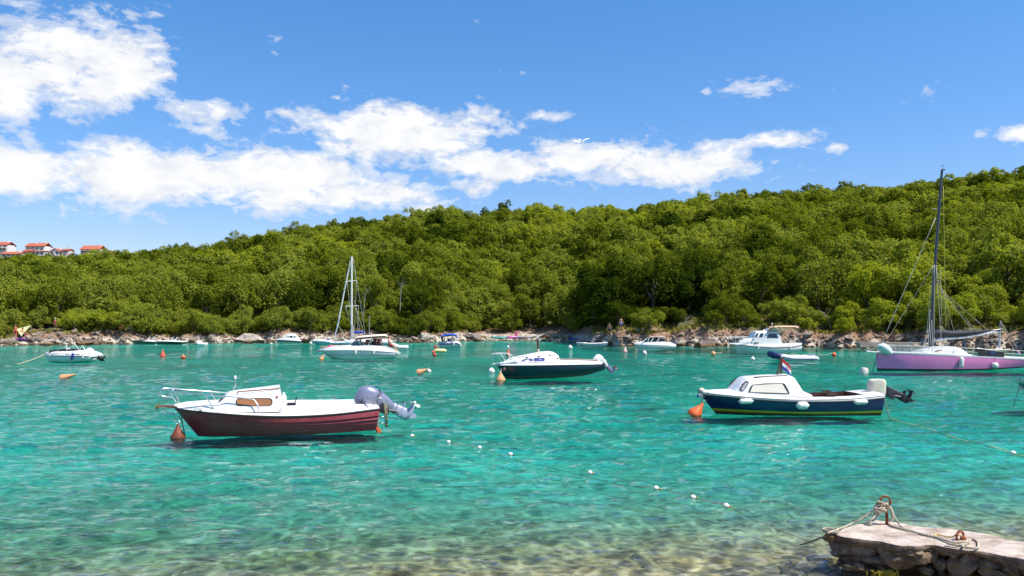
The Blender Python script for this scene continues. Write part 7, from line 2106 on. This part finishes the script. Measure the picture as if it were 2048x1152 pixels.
# broken edge of the slab, front, tip and back
def skirt(edge, nrm, depth):
    g = []
    for q in edge:
        w = q + O
        dz = depth * (1 + .55 * mnoise.noise(Vector((w.x * 3.3, w.y * 3.3, 1))))
        a_ = .03 * mnoise.noise(Vector((w.x * 8, w.y * 8, 5)))
        g.append([q, q + nrm * (.014 + a_ * .5) - Vector((0, 0, dz * .3)), q + nrm * (.0 + a_) - Vector((0, 0, dz * .7)), q - nrm * .05 - Vector((0, 0, dz))])
    mb.grid(g)
mb.build('slab', JC, jet, 50, recalc=True)
mb = MB()
skirt([r[0] for r in rows], Vector((-.3, -.95, 0)), .10)
skirt([r[-1] for r in rows], Vector((.2, .97, 0)), .12)
skirt(rows[0], Vector((-1, 0, 0)), .12)
mb.build('broken_edge', JS2, jet, 50, recalc=True)  # browner than the slab top: shade of the lip put into its colour
# rubble core, set well back so that the joints between the face stones read dark
core = MB()
A = [FP[i].lerp(BP[i], .26) - O for i in range(3, nF, 4)] + [FP[-1].lerp(BP[-1], .2) - O]
C_ = [FP[i].lerp(BP[i], .9) - O for i in range(3, nF, 4)] + [FP[-1].lerp(BP[-1], .9) - O]
ring = A + C_[::-1]
core.prism([Vector((q.x, q.y, ZT - .07)) for q in ring], [Vector((q.x, q.y, -.5)) for q in ring])
core.build('core', material('dark_rubble', (.05, .04, .03), .95), jet, 30)
def front_at(px, inset=0.0):
    """point of the front face plumb under the slab edge at this bearing"""
    k = (px - CX) / F
    for a_, c_ in zip(FP[:-1], FP[1:]):
        if a_.x - k * a_.y <= 0 <= c_.x - k * c_.y or a_.x / a_.y <= k <= c_.x / c_.y:
            f = (k - a_.x / a_.y) / (c_.x / c_.y - a_.x / a_.y + 1e-9)
            q = a_.lerp(c_, min(max(f, 0), 1)); return q
    return FP[-1].copy() if k > 0 else FP[0].copy()
def face_stone(px0, px1, py0, py1, seed, mat=JS, out=.0, depth=.22, sub=2):
    q = front_at((px0 + px1) / 2)
    Y = q.y + .085 - out
    w = (px1 - px0) / F * Y; h = (py1 - py0) / F * Y
    z = CH + (HY - (py0 + py1) / 2) / F * Y
    me = rock_mesh('stone', 200 + seed, sub + 1, .5); me.materials.append(mat)
    o = bpy.data.objects.new('stone', me)
    o.location = Vector((((px0 + px1) / 2 - CX) * Y / F, Y + depth * .25, z)) - O
    top_ = ZT - .045 - O.z
    o.scale = (w * .64, depth * .75, h * .62)
    if o.location.z + h * .56 > top_: o.location.z = top_ - h * .56; o.rotation_euler = (0, 0, R(-18))
    return link(o, jet)
def zp(x0, x1, y0, y1): return (1560 + x0 / 4.197, 1560 + x1 / 4.197, 970 + y0 / 4.197, 970 + y1 / 4.197)
for k, (x0, x1, y0, y1, m_) in enumerate([(462, 870, 455, 620, JS2), (855, 1000, 470, 610, JS2), (965, 1215, 462, 572, JS), (925, 1130, 555, 700, JS), (1060, 1315, 525, 700, JS), (1300, 1405, 600, 735, JS), (1408, 1720, 560, 775, JS), (1285, 1352, 470, 555, JS2), (1345, 1410, 540, 605, JS), (1400, 1540, 500, 575, JS2),
        (1525, 1700, 535, 665, JS2), (1690, 1860, 540, 680, JS), (1850, 1925, 640, 708, JS), (1720, 1945, 698, 800, JS), (1885, 2048, 560, 650, JS2), (1930, 2060, 640, 800, JS), (2040, 2200, 575, 720, JS), (2060, 2260, 700, 860, JS), (2200, 2420, 600, 800, JS2), (1215, 1290, 470, 540, JS2), (860, 940, 600, 690, JS), (700, 880, 585, 660, JS), (1560, 1660, 480, 545, JS2), (1180, 1300, 690, 760, JS), (1310, 1420, 730, 800, JS), (500, 720, 590, 640, JS), (470, 690, 600, 720, JS), (640, 900, 640, 740, JS2)]):
    a = zp(x0, x1, y0, y1)
    face_stone(*a, k, m_)
for k, (x0, x1, y0, y1) in enumerate([(440, 520, 450, 540), (450, 560, 520, 610)]):
    q = FP[0].lerp(BP[0], .35 + .4 * k); me = rock_mesh('stone', 260 + k, 3, .5); me.materials.append(JS2)
    o = bpy.data.objects.new('stone', me); o.location = q - O + Vector((.05, 0, -.17 - .06 * k)); o.scale = (.13, .16, .15); link(o, jet)
# rusty iron: upright eye-bolt with ring, second ring half sunk in the concrete
RUST = material('rusty_iron', (.34, .10, .025), .85, metal=.15, vary=.6, vscale_=22, dark=(.12, .035, .02), bump=.4, bscale=60)
E0 = top_pt(1774, 1049)
def J(px, py, dY=0.0):
    Y = E0.y + dY
    return Vector(((px - CX) * Y / F, Y, CH + (HY - py) * Y / F)) - O
MB().tube(smooth_path([J(1773, 1052), J(1774, 1036), J(1772, 1022), J(1770, 1012)], 4), .019, 9).build('iron_post', RUST, jet, 180)
ring_c = J(1771.3, 1003.5); rr = .062
MB().tube([ring_c + Vector((rr * math.cos(a), .02 * math.sin(a * .5), rr * 1.12 * math.sin(a))) for a in np.linspace(0, 2 * math.pi, 29)], [.013 + .003 * math.sin(k * 1.7) for k in range(29)], 9).build('iron_ring', RUST, jet, 180)
MB().box(J(1768, 1049.5), (.16, .05, .02)).build('base_plate', RUST, jet, 30)
E1 = top_pt(1920, 1080)
c1 = E1 - O + Vector((0, 0, .045))
MB().tube([c1 + Vector((.058 * math.cos(a), .03 * math.cos(a), .062 * math.sin(a))) for a in np.linspace(R(-25), R(250), 20)], [.014 + .003 * math.sin(k * 2.1) for k in range(20)], 9).build('iron_ring', RUST, jet, 180)
MB().loft([[c1 + Vector((x + .045 * f * math.cos(a) - .06, .035 * f * math.sin(a), z)) for a in [2 * math.pi * k / 12 for k in range(12)]] for x, z, f in ((.1, -.05, .9), (.1, -.02, .8), (.09, .0, .55), (.085, .01, .2))]).build('bolt_head', RUST, jet, 60)
# clump of brown rock at the very tip, with rope round it
me = rock_mesh('stone', 333, 3, .6); me.materials.append(rock_material('brown_tip_stone', (.11, .06, .03), (.28, .17, .08), (.2, .11, .04), wet=False))
o = bpy.data.objects.new('stone', me); tip = top_pt(1661, 1070, .33); o.location = tip - O; o.scale = (.095, .09, .085); link(o, jet)

# ropes: each its own thing lying on the jetty
def jrope(pts, r, label, mat=ROPE_W):
    o = MB().rope([Vector(q) for q in pts], r).build('mooring_rope', mat, None, 180)
    return tag(o, label, 'rope', 'ropes on the jetty')
def T(px, py, lift=.02): return top_pt(px, py, ZT + lift)
def E(px, py, dY=0.0): return J(px, py, dY) + O
jrope([E(1745, 1021), E(1735, 1029), E(1718, 1040), E(1700, 1049), T(1680, 1057, .04), top_pt(1668, 1062, .40), top_pt(1655, 1066, .40)], .013, 'taut rope from the knotted ring down to the tip of the jetty')
jrope([tip + Vector((.088 * math.cos(a), .085 * math.sin(a), .035 + .0035 * a)) for a in np.linspace(0, 13, 34)], .012, 'pale rope wound round the brown stone at the jetty tip')
jrope([top_pt(1652, 1072, .32), top_pt(1640, 1076, .26), top_pt(1628, 1081, .2), top_pt(1600, 1090, .02)], .010, 'dark weathered line running from the jetty tip to the swim line', material('dark_wet_rope', (.12, .08, .05), .9))
kn = []
kc = E(1764, 1018)
g_ = random.Random(4)
for k in range(15):
    a = k * 2.4
    kn.append(kc + Vector((.085 * math.cos(a) * (1 - .02 * k) + .012 * math.sin(k), .05 * math.sin(a), .055 * math.sin(k * 1.7) + .004 * k)))
jrope(kn, .017, 'thick pale rope knotted many times round the iron ring')
kn = [kc + Vector((.05 * math.cos(k * 1.9) - .06, .045 * math.sin(k * 1.9) - .02, .05 * math.cos(k * 2.3) - .01)) for k in range(11)]
jrope(kn, .014, 'second pale knot hanging beside the iron ring')
jrope([E(1748, 1024), E(1750, 1032, -.05), E(1742, 1040, -.08), T(1733, 1047), T(1740, 1048.5), E(1748, 1040, -.02), E(1757, 1028)], .013, 'pale rope loop drooping on the seaward side of the ring')
jrope([E(1778, 1014, -.04), E(1783, 1022, -.05), E(1785, 1034, -.05), E(1781, 1044, -.05), T(1781, 1050), T(1795, 1055), T(1815, 1060), T(1840, 1067), T(1871, 1074), T(1890, 1080), T(1905, 1084), T(1925, 1084), T(1938, 1082)], .016, 'long pale rope snaking from the knotted ring to the sunken ring')
jrope([E(1780, 1012, -.03), E(1785, 1024, -.03), E(1790, 1036, -.03), T(1800, 1050), T(1808, 1056)], .013, 'short pale rope end hanging from the knotted ring')
jrope([T(1893, 1086), T(1912, 1090), T(1930, 1088), T(1938, 1086, .04), T(1928, 1090), T(1926, 1094), T(1940, 1096), T(1955, 1096), T(1957, 1090), T(1954, 1082), T(1945, 1078)], .015, 'loose pale coil lying round the sunken ring')
jrope([T(1872, 1074), T(1871, 1068, .03), T(1880, 1070), T(1900, 1074, .03), T(1914, 1070, .06), T(1924, 1072, .05)], .012, 'thin yellowed strands tied to the sunken ring', material('yellow_old_rope', (.55, .40, .18), .9))
# stones and weed lying under the clear water by the jetty
SUB = rock_material('submerged_stone', (.20, .16, .08), (.48, .40, .26), (.26, .2, .08), wet=False)
SR = [rock_mesh('stone', 400 + i, 2, .5) for i in range(6)]
for m_ in SR: m_.materials.append(SUB)
sr = np.random.default_rng(8)
for k in range(210):
    Y = 9.2 + 2.6 * sr.uniform(0, 1) ** 1.5; u = sr.uniform(-.66, .66)
    s = min(sr.lognormal(-2.2, .45), .26)
    o = bpy.data.objects.new('stone', SR[k % 6]); o.location = (u * Y, Y, -.33 - .05 * (Y > 11)); o.scale = (s * 1.3, s, s * .5); o.rotation_euler = (sr.normal(0, .2), 0, sr.uniform(0, 6))
    link(o, bed)
for k, (px, py, s) in enumerate([(1620, 1122, .22), (1655, 1150, .26), (1600, 1142, .2), (1690, 1140, .2), (1580, 1118, .16), (1720, 1150, .2), (1640, 1105, .15), (1560, 1150, .18)]):
    q = top_pt(px, py, -.15)
    o = bpy.data.objects.new('stone', SR[k % 6]); o.location = (q.x, q.y, -.24); o.scale = (s * 1.5, s, s * .55); o.rotation_euler = (0, 0, k); link(o, bed)
q = top_pt(1770, 1146, -.02)
mb = MB(); gg = random.Random(2)
for k in range(60):
    x, y = gg.gauss(0, .06), gg.gauss(0, .03); mb.tube([(q.x + x, q.y + y, -.06), (q.x + x + gg.gauss(0, .03), q.y + y + gg.gauss(0, .02), .01)], [.012, .004], 4)
o = mb.build('seaweed', material('yellow_weed', (.42, .33, .03), .7), None, 60); tag(o, kind='stuff')
